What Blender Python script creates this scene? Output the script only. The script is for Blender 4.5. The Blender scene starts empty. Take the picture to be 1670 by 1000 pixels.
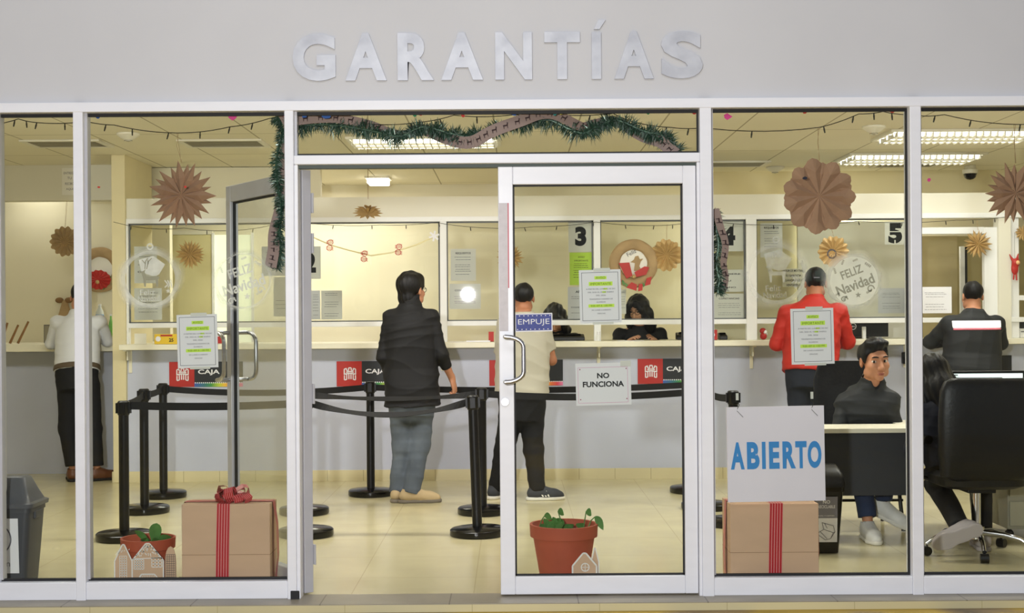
import bpy, bmesh, math, random
import numpy as np
from mathutils import Vector, Matrix

random.seed(7)
COL = bpy.context.scene.collection
PI = math.pi

# ------------------------------------------------------------------ camera model (metres; facade plane is Y = 0, floor is Z = 0)
FOC, EYE, CAMY, ROLL = 2150.0, 1.367, -6.5, 0.007

def P(px, py, Y):
    """photo pixel -> world point on the vertical plane at depth Y"""
    u, v = px - 835.0, py - 520.0
    s = FOC / (Y - CAMY)
    return Vector(((u - v * ROLL) / s, Y, EYE - (v + u * ROLL) / s))

def PX(px, Y, py=520): return P(px, py, Y).x
def PZ(py, Y, px=835): return P(px, py, Y).z

def lin(c):
    c = c / 255.0
    return c / 12.92 if c <= 0.04045 else ((c + 0.055) / 1.055) ** 2.4

# ------------------------------------------------------------------ materials
def mat(name, rgb, rough=0.6, metal=0.0, spec=0.4, var=0.0, vscale=6.0, bump=0.0, bscale=40.0, emit=0.0, rgb2=None, coat=0.0, stretch=None):
    m = bpy.data.materials.new(name); m.use_nodes = True
    nt = m.node_tree; b = nt.nodes['Principled BSDF']
    col = tuple(lin(c) for c in rgb) + (1,)
    b.inputs['Base Color'].default_value = col
    b.inputs['Roughness'].default_value = rough
    b.inputs['Metallic'].default_value = metal
    b.inputs['Specular IOR Level'].default_value = spec
    if coat: b.inputs['Coat Weight'].default_value = coat
    if emit:
        b.inputs['Emission Color'].default_value = col
        b.inputs['Emission Strength'].default_value = emit
    tc = None
    if var or rgb2 or bump:
        tc = nt.nodes.new('ShaderNodeTexCoord'); mp = nt.nodes.new('ShaderNodeMapping')
        nt.links.new(tc.outputs['Object'], mp.inputs['Vector'])
        if stretch: mp.inputs['Scale'].default_value = stretch
    if var or rgb2:
        n = nt.nodes.new('ShaderNodeTexNoise'); n.inputs['Scale'].default_value = vscale; n.inputs['Detail'].default_value = 4
        nt.links.new(mp.outputs[0], n.inputs['Vector'])
        r = nt.nodes.new('ShaderNodeValToRGB')
        r.color_ramp.elements[0].position = 0.3; r.color_ramp.elements[1].position = 0.7
        if rgb2:
            a, c2 = col, tuple(lin(c) for c in rgb2) + (1,)
        else:
            a = tuple(max(0, x * (1 - var)) for x in col[:3]) + (1,); c2 = tuple(min(1, x * (1 + var)) for x in col[:3]) + (1,)
        r.color_ramp.elements[0].color = a; r.color_ramp.elements[1].color = c2
        nt.links.new(n.outputs['Fac'], r.inputs['Fac']); nt.links.new(r.outputs['Color'], b.inputs['Base Color'])
    if bump:
        n2 = nt.nodes.new('ShaderNodeTexNoise'); n2.inputs['Scale'].default_value = bscale; n2.inputs['Detail'].default_value = 3
        nt.links.new(mp.outputs[0], n2.inputs['Vector'])
        bp = nt.nodes.new('ShaderNodeBump'); bp.inputs['Strength'].default_value = bump; bp.inputs['Distance'].default_value = 0.01
        nt.links.new(n2.outputs['Fac'], bp.inputs['Height']); nt.links.new(bp.outputs[0], b.inputs['Normal'])
    return m

def tiled(name, rgb, rgb_line, sx, sy, line=0.006, rough=0.3, axes=(0, 1), var=0.05, spec=0.5, off=(0, 0), stain=0.0, vscale=1.4):
    """flat colour with a rectangular grid of joints, laid out in world metres"""
    m = bpy.data.materials.new(name); m.use_nodes = True
    nt = m.node_tree; b = nt.nodes['Principled BSDF']; L = nt.links.new; N = nt.nodes.new
    b.inputs['Roughness'].default_value = rough; b.inputs['Specular IOR Level'].default_value = spec
    tc = N('ShaderNodeTexCoord'); sp = N('ShaderNodeSeparateXYZ'); L(tc.outputs['Object'], sp.inputs[0])
    masks = []
    for ax, per, o in ((axes[0], sx, off[0]), (axes[1], sy, off[1])):
        if not per: continue
        ad = N('ShaderNodeMath'); ad.operation = 'ADD'; ad.inputs[1].default_value = o; L(sp.outputs[ax], ad.inputs[0])
        mo = N('ShaderNodeMath'); mo.operation = 'PINGPONG'; mo.inputs[1].default_value = per / 2; L(ad.outputs[0], mo.inputs[0])
        lt = N('ShaderNodeMath'); lt.operation = 'LESS_THAN'; lt.inputs[1].default_value = line / 2; L(mo.outputs[0], lt.inputs[0])
        masks.append(lt)
    fac = masks[0].outputs[0]
    if len(masks) > 1:
        mx = N('ShaderNodeMath'); mx.operation = 'MAXIMUM'; L(masks[0].outputs[0], mx.inputs[0]); L(masks[1].outputs[0], mx.inputs[1]); fac = mx.outputs[0]
    n = N('ShaderNodeTexNoise'); n.inputs['Scale'].default_value = vscale; n.inputs['Detail'].default_value = 6; L(tc.outputs['Object'], n.inputs['Vector'])
    rp = N('ShaderNodeValToRGB'); c = [lin(x) for x in rgb]
    rp.color_ramp.elements[0].position = 0.3; rp.color_ramp.elements[1].position = 0.7
    rp.color_ramp.elements[0].color = tuple(x * (1 - var) for x in c) + (1,); rp.color_ramp.elements[1].color = tuple(min(1, x * (1 + var)) for x in c) + (1,)
    L(n.outputs['Fac'], rp.inputs['Fac'])
    mix = N('ShaderNodeMixRGB'); mix.inputs['Color2'].default_value = tuple(lin(x) for x in rgb_line) + (1,)
    L(fac, mix.inputs['Fac']); L(rp.outputs['Color'], mix.inputs['Color1']); L(mix.outputs[0], b.inputs['Base Color'])
    if stain:
        n2 = N('ShaderNodeTexNoise'); n2.inputs['Scale'].default_value = 3.0; L(tc.outputs['Object'], n2.inputs['Vector'])
        mr = N('ShaderNodeMapRange'); mr.inputs['To Min'].default_value = rough * 0.6; mr.inputs['To Max'].default_value = rough * 1.6
        L(n2.outputs['Fac'], mr.inputs['Value']); L(mr.outputs[0], b.inputs['Roughness'])
    return m

def glass(name, tint=(250, 252, 250), refl=1.0, haze=0.0):
    m = bpy.data.materials.new(name); m.use_nodes = True
    nt = m.node_tree; nt.nodes.clear(); N = nt.nodes.new; L = nt.links.new
    out = N('ShaderNodeOutputMaterial'); tr = N('ShaderNodeBsdfTransparent'); tr.inputs[0].default_value = tuple(lin(c) for c in tint) + (1,)
    gl = N('ShaderNodeBsdfGlossy'); gl.inputs['Roughness'].default_value = 0.02
    fr = N('ShaderNodeFresnel'); fr.inputs[0].default_value = 1.45
    mu = N('ShaderNodeMath'); mu.operation = 'MULTIPLY'; mu.inputs[1].default_value = refl; L(fr.outputs[0], mu.inputs[0])
    mx = N('ShaderNodeMixShader'); L(mu.outputs[0], mx.inputs[0]); L(tr.outputs[0], mx.inputs[1]); L(gl.outputs[0], mx.inputs[2])
    last = mx
    if haze:
        df = N('ShaderNodeBsdfDiffuse'); df.inputs[0].default_value = (0.8, 0.8, 0.8, 1)
        m2 = N('ShaderNodeMixShader'); m2.inputs[0].default_value = haze
        L(mx.outputs[0], m2.inputs[1]); L(df.outputs[0], m2.inputs[2]); last = m2
    L(last.outputs[0], out.inputs['Surface'])
    return m

def frosted(name, rgb, alpha, noise=0.0, soft=False):
    """sprayed-on white: diffuse mixed with clear, patchy when noise > 0"""
    m = bpy.data.materials.new(name); m.use_nodes = True
    nt = m.node_tree; nt.nodes.clear(); N = nt.nodes.new; L = nt.links.new
    out = N('ShaderNodeOutputMaterial'); tr = N('ShaderNodeBsdfTransparent'); df = N('ShaderNodeBsdfDiffuse')
    df.inputs[0].default_value = tuple(lin(c) for c in rgb) + (1,)
    tl = N('ShaderNodeBsdfTranslucent'); tl.inputs[0].default_value = tuple(lin(c) for c in rgb) + (1,)
    ad = N('ShaderNodeMixShader'); ad.inputs[0].default_value = 0.45; L(df.outputs[0], ad.inputs[1]); L(tl.outputs[0], ad.inputs[2])
    mx = N('ShaderNodeMixShader'); mx.inputs[0].default_value = alpha
    L(tr.outputs[0], mx.inputs[1]); L(ad.outputs[0], mx.inputs[2]); L(mx.outputs[0], out.inputs['Surface'])
    mu = N('ShaderNodeMath'); mu.operation = 'MULTIPLY'; mu.inputs[1].default_value = alpha; mu.inputs[0].default_value = 1.0
    if soft:
        at = N('ShaderNodeAttribute'); at.attribute_name = 'spray_amount'; L(at.outputs['Fac'], mu.inputs[0])
    last = mu
    if noise:
        tc = N('ShaderNodeTexCoord'); n = N('ShaderNodeTexNoise'); n.inputs['Scale'].default_value = 16; L(tc.outputs['Object'], n.inputs['Vector'])
        mr = N('ShaderNodeMapRange'); mr.inputs['From Min'].default_value = 0.35; mr.inputs['From Max'].default_value = 0.65
        mr.inputs['To Min'].default_value = 1 - noise; mr.inputs['To Max'].default_value = 1.0; L(n.outputs['Fac'], mr.inputs['Value'])
        m2 = N('ShaderNodeMath'); m2.operation = 'MULTIPLY'; L(mu.outputs[0], m2.inputs[0]); L(mr.outputs[0], m2.inputs[1]); last = m2
    L(last.outputs[0], mx.inputs[0])
    return m

# ------------------------------------------------------------------ text outlines (built-in font), cached
_TXT = {}
def text_geo(s, bold=0.0):
    k = (s, bold)
    if k not in _TXT:
        c = bpy.data.curves.new('lettering', 'FONT'); c.body = s; c.offset = bold; c.resolution_u = 5 if bold > 0.035 else 3
        o = bpy.data.objects.new('lettering', c); me = o.to_mesh()
        v = [(p.co.x, p.co.y) for p in me.vertices]; f = [tuple(q.vertices) for q in me.polygons]
        o.to_mesh_clear(); bpy.data.objects.remove(o); bpy.data.curves.remove(c)
        xs = [a for a, _ in v] or [0, 1]; ys = [b for _, b in v] or [0, 1]
        x0, x1, y0, y1 = min(xs), max(xs), min(ys), max(ys)
        _TXT[k] = ([((a - x0) / (x1 - x0 or 1), (b - y0) / (y1 - y0 or 1)) for a, b in v], f, (x1 - x0) / (y1 - y0 or 1))
    return _TXT[k]

# ------------------------------------------------------------------ mesh builder
class MB:
    def __init__(s): s.v = []; s.f = []; s.mi = []; s.cur = 0
    def add(s, vs, fs):
        n = len(s.v); s.v += [tuple(p) for p in vs]
        for f in fs: s.f.append(tuple(i + n for i in f)); s.mi.append(s.cur)
        return s
    def box(s, x0, x1, y0, y1, z0, z1, M=None):
        v = [(x, y, z) for z in (z0, z1) for y in (y0, y1) for x in (x0, x1)]
        if M is not None: v = [M @ Vector(p) for p in v]
        return s.add(v, [(0, 2, 3, 1), (4, 5, 7, 6), (0, 1, 5, 4), (2, 6, 7, 3), (0, 4, 6, 2), (1, 3, 7, 5)])
    def ring_loft(s, rings, cap=True, close=True):
        n = len(rings[0]); v = [p for r in rings for p in r]; f = []
        m = n if close else n - 1
        for i in range(len(rings) - 1):
            for j in range(m):
                k = (j + 1) % n
                f.append((i * n + j, i * n + k, (i + 1) * n + k, (i + 1) * n + j))
        if cap and close:
            f.append(tuple(range(n - 1, -1, -1))); f.append(tuple((len(rings) - 1) * n + j for j in range(n)))
        return s.add(v, f)
    def tube(s, pts, r, n=8, cap=True):
        pts = [Vector(p) for p in pts]; rr = r if isinstance(r, (list, tuple)) else [r] * len(pts)
        rings = []; prev = None
        for i, p in enumerate(pts):
            t = (pts[min(i + 1, len(pts) - 1)] - pts[max(i - 1, 0)]).normalized()
            if prev is None: a = t.orthogonal().normalized()
            else:
                a = prev - t * prev.dot(t)
                a = a.normalized() if a.length > 1e-6 else t.orthogonal().normalized()
            prev = a; b = t.cross(a)
            rings.append([p + (a * math.cos(2 * PI * j / n) + b * math.sin(2 * PI * j / n)) * rr[i] for j in range(n)])
        return s.ring_loft(rings, cap)
    def cyl(s, p0, p1, r0, r1=None, n=20): return s.tube([p0, p1], [r0, r0 if r1 is None else r1], n)
    def lathe(s, prof, c=(0, 0, 0), n=32, cap=True):
        return s.ring_loft([[(c[0] + r * math.cos(2 * PI * j / n), c[1] + r * math.sin(2 * PI * j / n), c[2] + z) for j in range(n)] for r, z in prof], cap)
    def ball(s, c, r, n=12, sc=(1, 1, 1)):
        k = n // 2 + 1
        return s.ring_loft([[(c[0] + sc[0] * r * max(1e-4, math.sin(PI * i / k)) * math.cos(2 * PI * j / n), c[1] + sc[1] * r * max(1e-4, math.sin(PI * i / k)) * math.sin(2 * PI * j / n), c[2] - sc[2] * r * math.cos(PI * i / k)) for j in range(n)] for i in range(k + 1)])
    def poly(s, pts, y, th=0.0):
        """x-z outline at depth y, facing -Y; th thickens it towards +Y"""
        n = len(pts); a = [(p[0], y, p[1]) for p in pts]
        ar = sum(pts[i][0] * pts[(i + 1) % n][1] - pts[(i + 1) % n][0] * pts[i][1] for i in range(n))
        o = list(range(n)) if ar > 0 else list(range(n - 1, -1, -1))
        if not th: return s.add(a, [tuple(o)])
        b = [(p[0], y + th, p[1]) for p in pts]; f = [tuple(o), tuple(i + n for i in reversed(o))]
        for i in range(n):
            p, q = o[i], o[(i + 1) % n]; f.append((q, p, p + n, q + n))
        return s.add(a + b, f)
    def rect(s, x0, x1, z0, z1, y): return s.add([(x0, y, z0), (x1, y, z0), (x1, y, z1), (x0, y, z1)], [(0, 1, 2, 3)])
    def disc(s, cx, cz, r, y, n=32, r0=0.0, sx=1.0):
        if r0:
            v = [(cx + sx * q * math.cos(2 * PI * j / n), y, cz + q * math.sin(2 * PI * j / n)) for q in (r0, r) for j in range(n)]
            return s.add(v, [(j, n + j, n + (j + 1) % n, (j + 1) % n) for j in range(n)])
        return s.add([(cx + sx * r * math.cos(2 * PI * j / n), y, cz + r * math.sin(2 * PI * j / n)) for j in range(n)], [tuple(range(n))])
    def stroke(s, pts, w, y):
        """flat ribbon line in the x-z plane facing -Y"""
        for (x0, z0), (x1, z1) in zip(pts[:-1], pts[1:]):
            d = math.hypot(x1 - x0, z1 - z0) or 1e-6; nx, nz = -(z1 - z0) / d * w / 2, (x1 - x0) / d * w / 2
            s.add([(x0 - nx, y, z0 - nz), (x1 - nx, y, z1 - nz), (x1 + nx, y, z1 + nz), (x0 + nx, y, z0 + nz)], [(0, 1, 2, 3)])
        return s
    def text(s, txt, cx, cz, h, y, w=None, bold=0.0, th=0.0, rot=0.0, wmax=None, box=False):
        """lettering facing -Y, centred at (cx, cz), cap height h; w fixes the width"""
        v, f, asp = text_geo(txt, bold)
        ww = w if w else asp * h
        if wmax and ww > wmax: ww = wmax
        ca, sa = math.cos(rot), math.sin(rot)
        def q(a, b, yy):
            x, z = (a - 0.5) * ww, (b - 0.5) * h
            return (cx + x * ca - z * sa, yy, cz + x * sa + z * ca)
        a = [q(p, r, y) for p, r in v]
        if not th: return s.add(a, f)
        n = len(a); b = [q(p, r, y + th) for p, r in v]; fs = list(f) + [tuple(reversed([i + n for i in g])) for g in f]
        cnt = {}
        for g in f:
            for i in range(len(g)):
                e = (g[i], g[(i + 1) % len(g)]); cnt[e] = 1
        for (i, j) in cnt:
            if (j, i) not in cnt: fs.append((j, i, i + n, j + n))
        return s.add(a + b, fs)
    def xf(s, M): s.v = [tuple(M @ Vector(p)) for p in s.v]; return s
    def build(s, name, mats, parent=None, loc=None, smooth=False, bevel=0.0, seg=2, autosmooth=40):
        me = bpy.data.meshes.new(name); me.from_pydata(s.v, [], s.f); me.update()
        ml = mats if isinstance(mats, (list, tuple)) else [mats]
        for m in ml: me.materials.append(m)
        if len(ml) > 1: me.polygons.foreach_set('material_index', s.mi)
        o = bpy.data.objects.new(name, me); COL.objects.link(o)
        if parent: o.parent = parent
        if loc is not None: o.location = loc
        if bevel:
            b = o.modifiers.new('edge', 'BEVEL'); b.width = bevel; b.segments = seg; b.limit_method = 'ANGLE'; b.angle_limit = math.radians(35)
        if smooth:
            me.polygons.foreach_set('use_smooth', [True] * len(me.polygons))
            try: me.set_sharp_from_angle(angle=math.radians(autosmooth))
            except Exception: pass
        return o

def tag(o, label, cat, group=None, kind=None):
    o['label'] = label; o['category'] = cat
    if group: o['group'] = group
    if kind: o['kind'] = kind
    return o
def thing(name, label, cat, loc=(0, 0, 0), rotz=0.0, group=None):
    o = bpy.data.objects.new(name, None); COL.objects.link(o); o.empty_display_size = 0.05
    o.location = loc; o.rotation_euler = (0, 0, rotz); return tag(o, label, cat, group)
def struct_empty(name, loc=(0, 0, 0), rotz=0.0):
    o = bpy.data.objects.new(name, None); COL.objects.link(o); o.location = loc; o.rotation_euler = (0, 0, rotz); o['kind'] = 'structure'; return o
def struct(name, mb, m, bevel=0.0, **k):
    o = mb.build(name, m, bevel=bevel, **k); o['kind'] = 'structure'; return o
def dup(root, loc, label, rotz=0.0, group=None):
    def cp(o, par):
        c = o.copy(); COL.objects.link(c)
        if par: c.parent = par
        for ch in list(o.children): cp(ch, c)
        return c
    r = cp(root, None); r.location = loc; r.rotation_euler = (0, 0, rotz); r['label'] = label
    if group: r['group'] = group
    return r

# ------------------------------------------------------------------ implicit surfaces -> quad mesh (figures, clothes, soft goods)
def A(*p): return np.array(p, dtype=np.float64)
def unit(v): v = np.asarray(v, float); return v / (np.linalg.norm(v) or 1)

class SDF:
    def __init__(s): s.pr = []          # (lo, hi, fn, k, op)
    def put(s, lo, hi, fn, k, op='+'): s.pr.append((np.minimum(lo, hi), np.maximum(lo, hi), fn, k, op)); return s
    def cone(s, a, b, ra, rb, k=0.02, op='+', cut=False, cuta=False, flat=None):
        a, b = A(*a), A(*b); ab = b - a; L2 = float(ab @ ab) or 1e-9; R = max(ra, rb); dr = ab / math.sqrt(L2)
        def fn(p):
            q = p - a
            if flat is not None:
                n, sc = flat; q = q + np.multiply.outer(q @ n, n) * (1.0 / sc - 1.0)
            t = np.clip(q @ ab / L2, 0, 1)
            d = np.linalg.norm(q - t[..., None] * ab, axis=-1) - (ra + (rb - ra) * t)
            if cut: d = np.maximum(d, (p - b) @ dr)
            if cuta: d = np.maximum(d, (a - p) @ dr)
            return d
        return s.put(np.minimum(a, b) - R, np.maximum(a, b) + R, fn, k, op)
    def chain(s, pts, rs, k=0.02, **kw):
        for i in range(len(pts) - 1): s.cone(pts[i], pts[i + 1], rs[i], rs[i + 1], k, **kw)
        return s
    def ell(s, c, r, R=None, k=0.02, op='+'):
        c, r = A(*c), A(*r); Rm = np.eye(3) if R is None else R; ext = np.abs(Rm) @ r
        def fn(p):
            q = (p - c) @ Rm / r; k0 = np.linalg.norm(q, axis=-1); k1 = np.linalg.norm(q / r, axis=-1) + 1e-9
            return k0 * (k0 - 1.0) / k1
        return s.put(c - ext, c + ext, fn, k, op)
    def loft(s, a, b, lat, rings, k=0.02, pw=2.3, grow=0.0):
        """soft column from a to b; rings = (t, half width, half depth, depth offset)"""
        a, b = A(*a), A(*b); L = np.linalg.norm(b - a); ax = (b - a) / L
        lat = unit(lat - ax * (lat @ ax)); dep = np.cross(ax, lat)       # dep = axis x right = forward
        T = [r[0] * L for r in rings]; RX = [r[1] + grow for r in rings]; RY = [r[2] + grow for r in rings]; OF = [r[3] for r in rings]
        lo_t, hi_t = T[0] - 0, T[-1] + 0; R = max(max(RX), max(RY)) + max(abs(o) for o in OF)
        def fn(p):
            q = p - a; t = q @ ax; rx = np.interp(t, T, RX); ry = np.interp(t, T, RY)
            x = q @ lat; y = q @ dep - np.interp(t, T, OF)
            rad = (np.abs(x / rx) ** pw + np.abs(y / ry) ** pw) ** (1 / pw)
            d = (rad - 1.0) * np.minimum(rx, ry)
            return np.maximum(d, np.maximum(lo_t - t, t - hi_t))
        e0, e1 = a + ax * lo_t, a + ax * hi_t
        return s.put(np.minimum(e0, e1) - R, np.maximum(e0, e1) + R, fn, k, '+')
    def plane(s, p0, n, k=0.002):
        """keep the side the normal points away from"""
        p0, n = A(*p0), unit(n)
        return s.put(A(-9, -9, -9), A(9, 9, 9), lambda p: (p - p0) @ n, k, '^')
    def fun(s, lo, hi, fn, k=0.01, op='+'): return s.put(A(*lo), A(*hi), fn, k, op)
    def warp(s, fn): s.pr.append((A(-9, -9, -9), A(9, 9, 9), fn, 0, '~')); return s
    def mesh(s, h):
        adds = [q for q in s.pr if q[4] == '+']
        lo = np.min([q[0] for q in adds], axis=0) - 4 * h; hi = np.max([q[1] for q in adds], axis=0) + 4 * h
        n = np.ceil((hi - lo) / h).astype(int) + 1
        ax = [lo[i] + h * np.arange(n[i]) for i in range(3)]
        D = np.full(n, 0.08)
        for plo, phi, fn, k, op in s.pr:
            mg = 3 * h + k * 1.5 + (0.02 if op == '+' else 0)
            i0 = np.clip(np.floor((plo - mg - lo) / h).astype(int), 0, n); i1 = np.clip(np.ceil((phi + mg - lo) / h).astype(int) + 1, 0, n)
            if np.any(i1 <= i0): continue
            sl = tuple(slice(i0[i], i1[i]) for i in range(3))
            g = np.stack(np.meshgrid(*[ax[i][sl[i]] for i in range(3)], indexing='ij'), axis=-1)
            cur = D[sl]
            if op == '~': D[sl] = cur + fn(g); continue
            d = fn(g)
            if op == '+': w = np.clip(0.5 + 0.5 * (cur - d) / k, 0, 1) if k else (d < cur) * 1.0; D[sl] = cur * (1 - w) + d * w - k * w * (1 - w)
            else:
                e = d if op == '^' else -d
                w = np.clip(0.5 - 0.5 * (cur - e) / k, 0, 1); D[sl] = cur * (1 - w) + e * w + k * w * (1 - w)
        return nets(D, lo, h)
    def build(s, name, m, parent, h=0.008, bake=None):
        v, q = s.mesh(h)
        return qmesh(name, v, q, m, parent)

def nets(D, lo, h):
    S = D < 0; c = np.zeros(np.array(D.shape) - 1, np.int8); offs = [(i, j, k) for i in (0, 1) for j in (0, 1) for k in (0, 1)]
    nx, ny, nz = c.shape
    for i, j, k in offs: c += S[i:i + nx, j:j + ny, k:k + nz]
    act = (c > 0) & (c < 8); I = np.argwhere(act); idx = np.full(c.shape, -1, np.int64); idx[act] = np.arange(len(I))
    V = {o: D[I[:, 0] + o[0], I[:, 1] + o[1], I[:, 2] + o[2]] for o in offs}
    pos = np.zeros((len(I), 3)); cnt = np.zeros(len(I))
    for o in offs:
        for a in range(3):
            if o[a]: continue
            o2 = tuple(o[i] + (i == a) for i in range(3)); d0, d1 = V[o], V[o2]; m = (d0 < 0) != (d1 < 0)
            t = np.where(m, d0 / np.where(m, d0 - d1, 1), 0); pt = np.array(o, float)[None].repeat(len(I), 0); pt[:, a] += t
            pos[m] += pt[m]; cnt[m] += 1
    v = lo + h * (I + pos / np.maximum(cnt, 1)[:, None]); Q = []
    for a in range(3):
        b, d = (a + 1) % 3, (a + 2) % 3
        s0 = [slice(None)] * 3; s1 = [slice(None)] * 3; s0[a] = slice(0, -1); s1[a] = slice(1, None)
        E = np.argwhere(S[tuple(s0)] != S[tuple(s1)])
        ok = (E[:, b] > 0) & (E[:, d] > 0) & (E[:, b] < D.shape[b] - 1) & (E[:, d] < D.shape[d] - 1); E = E[ok]
        def cell(db, dd):
            K = E.copy(); K[:, b] -= db; K[:, d] -= dd; return idx[K[:, 0], K[:, 1], K[:, 2]]
        q = np.stack([cell(1, 1), cell(0, 1), cell(0, 0), cell(1, 0)], 1)
        ins = S[E[:, 0], E[:, 1], E[:, 2]]
        q[~ins] = q[~ins][:, ::-1]; Q.append(q)
    return v, np.concatenate(Q)

def qmesh(name, v, q, m, parent):
    me = bpy.data.meshes.new(name); me.vertices.add(len(v)); me.vertices.foreach_set('co', v.astype(np.float32).ravel())
    me.loops.add(len(q) * 4); me.loops.foreach_set('vertex_index', q.astype(np.int32).ravel())
    me.polygons.add(len(q)); me.polygons.foreach_set('loop_start', np.arange(len(q), dtype=np.int32) * 4)
    me.polygons.foreach_set('use_smooth', np.ones(len(q), dtype=bool)); me.update(calc_edges=True)
    me.materials.append(m)
    o = bpy.data.objects.new(name, me); COL.objects.link(o); o.parent = parent
    return o

def folds(amp, fx=16, fz=22, seed=0, gate=None, hz=.8):
    r = np.random.RandomState(seed); D1 = r.normal(size=(5, 3)); D1 /= np.linalg.norm(D1, axis=1)[:, None]; ph = r.uniform(0, 6.28, 5)
    def fn(p):
        w = p @ D1[0] * 7 + ph[0]; n = np.sin(p @ D1[1] * fx + 2 * np.sin(w) + ph[1]) + np.sin(p @ D1[2] * fz + 1.7 * np.sin(p @ D1[3] * 9) + ph[2])
        cr = 1 - 2 * np.abs(np.sin(p @ D1[4] * 24 + 2.5 * np.sin(w * 1.3) + ph[3])) ** 0.6
        z = p[..., 2]; cz = 1 - 2 * np.abs(np.sin(z * 34 + 2.2 * np.sin(p @ D1[1] * 11 + ph[4]) + ph[2])) ** 0.6
        return (n * .6 - cr * .8 - cz * hz) * amp / 2.0 * (1.0 if gate is None else gate(p))
    return fn
# ================================================================== materials
M = {}
M['header'] = mat('painted header wall', (203, 203, 206), 0.75, var=0.035, vscale=1.2, bump=0.05, bscale=30)
M['alu'] = mat('white enamelled aluminium', (236, 237, 243), 0.32, spec=0.5, var=0.02, vscale=5, stretch=(1, 1, 4))
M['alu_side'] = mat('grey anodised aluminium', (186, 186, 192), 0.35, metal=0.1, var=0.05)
M['gasket'] = mat('dark rubber gasket', (28, 28, 30), 0.6)
M['greenbar'] = mat('grey green header bar', (72, 84, 80), 0.5)
M['chrome'] = mat('chromed steel', (215, 215, 218), 0.12, metal=1.0)
M['signmetal'] = mat('brushed aluminium letter', (170, 172, 180), 0.4, metal=0.3, rgb2=(204, 206, 212), vscale=7)
M['brushed'] = mat('brushed steel', (190, 190, 194), 0.28, metal=1.0, var=0.08, stretch=(1, 1, 12))
M['glass'] = glass('clear window glass', (247, 250, 247), 0.4)
M['glass2'] = glass('counter glass', (248, 250, 245), 1.0)
M['cream'] = mat('cream wall paint', (224, 217, 192), 0.8, var=0.03, vscale=1.0, bump=0.03)
M['cream2'] = mat('pale cream wall paint', (224, 220, 204), 0.8, var=0.025, vscale=1.0)
M['ochre'] = mat('ochre cream paint', (220, 208, 168), 0.8, var=0.03)
M['greywall'] = mat('grey painted counter wall', (192, 196, 214), 0.6, var=0.05, vscale=1.6, bump=0.03)
M['ctop'] = mat('cream counter laminate', (232, 227, 206), 0.4, var=0.03)
M['white'] = mat('white painted rail', (232, 232, 230), 0.45, var=0.02)
M['whitepanel'] = mat('white board', (248, 246, 234), 0.6, var=0.02)
M['black'] = mat('black satin plastic', (12, 12, 13), 0.4)
M['blackgloss'] = mat('black gloss plastic', (9, 9, 10), 0.2)
M['leather'] = mat('black leather', (10, 10, 11), 0.45, bump=0.15, bscale=60)
M['dark'] = mat('dark grey laminate', (50, 52, 57), 0.5, var=0.06)
M['paper'] = mat('white paper', (232, 231, 234), 0.7, var=0.01)
M['paper_in'] = mat('printed office paper', (238, 235, 226), 0.8)
M['ink'] = mat('black ink', (22, 22, 24), 0.7)
M['inkgrey'] = mat('grey ink', (105, 104, 112), 0.8)
M['inkgreen'] = mat('green ink', (92, 128, 30), 0.8)
M['lime'] = mat('lime highlighter', (206, 240, 92), 0.8)
M['red'] = mat('red print', (176, 44, 38), 0.5)
M['ribbonred'] = mat('red satin ribbon', (176, 34, 44), 0.4)
M['blueink'] = mat('sky blue paint', (58, 142, 214), 0.6)
M['card'] = mat('brown corrugated cardboard', (208, 174, 145), 0.85, var=0.04, vscale=4, bump=0.04, bscale=80, stretch=(1, 1, 3))
M['kraft'] = mat('kraft paper', (170, 143, 104), 0.85, var=0.12, vscale=9)
M['kraftdark'] = mat('dark kraft paper', (166, 130, 104), 0.85, var=0.1, vscale=9)
M['gold'] = mat('gold foil paper', (190, 158, 106), 0.4, metal=0.2, var=0.15, vscale=8)
M['terracotta'] = mat('terracotta', (170, 82, 58), 0.7, var=0.08, vscale=8)
M['soil'] = mat('dark soil', (60, 44, 34), 0.95, bump=0.6)
M['leaf'] = mat('green leaf', (84, 128, 66), 0.45, var=0.25, vscale=18)
M['tinsel'] = mat('green tinsel', (30, 62, 48), 0.35, rgb2=(74, 104, 84), vscale=22, metal=0.2)
M['tinseltip'] = mat('frosted tinsel tips', (150, 168, 160), 0.3, metal=0.5)
M['ribbon'] = mat('taupe ribbon', (150, 126, 120), 0.6, var=0.06)
M['deer'] = mat('dark brown print', (52, 26, 28), 0.7)
M['cord'] = mat('dark green cord', (44, 42, 34), 0.6)
M['tape'] = mat('clear tape', (214, 214, 206), 0.25)

# ================================================================== key heights and positions
HC = 2.78                       # ceiling
YB, YC = 7.3, 4.7               # back wall, counter front
XL, XR = -5.4, 5.4

# ------------------------------------------------------------------ floor, ceiling, room walls
fm = tiled('polished cream floor tile', (206, 196, 156), (184, 173, 132), 0.61, 0.61, 0.004, rough=0.2, var=0.07, spec=0.5, off=(0.2, 0.13), stain=1, vscale=1.1)
struct('floor', MB().box(XL, XR, -0.19, YB + 0.3, -0.12, 0.0), fm)
cm = tiled('ceiling tile', (236, 230, 208), (176, 168, 142), 0.61, 1.22, 0.012, rough=0.85, var=0.02, spec=0.2, off=(0.12, 0.2))
struct('ceiling', MB().box(XL, XR, 0.15, YB + 0.3, HC, HC + 0.1), cm)
struct('wall_back', MB().box(XL, XR, YB, YB + 0.15, 0, HC), M['cream'])
struct('wall_left', MB().box(XL - 0.15, XL, 0.1, YB, 0, HC), M['cream'])
struct('wall_right', MB().box(XR, XR + 0.15, 0.1, YB, 0, HC), M['cream'])
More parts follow.
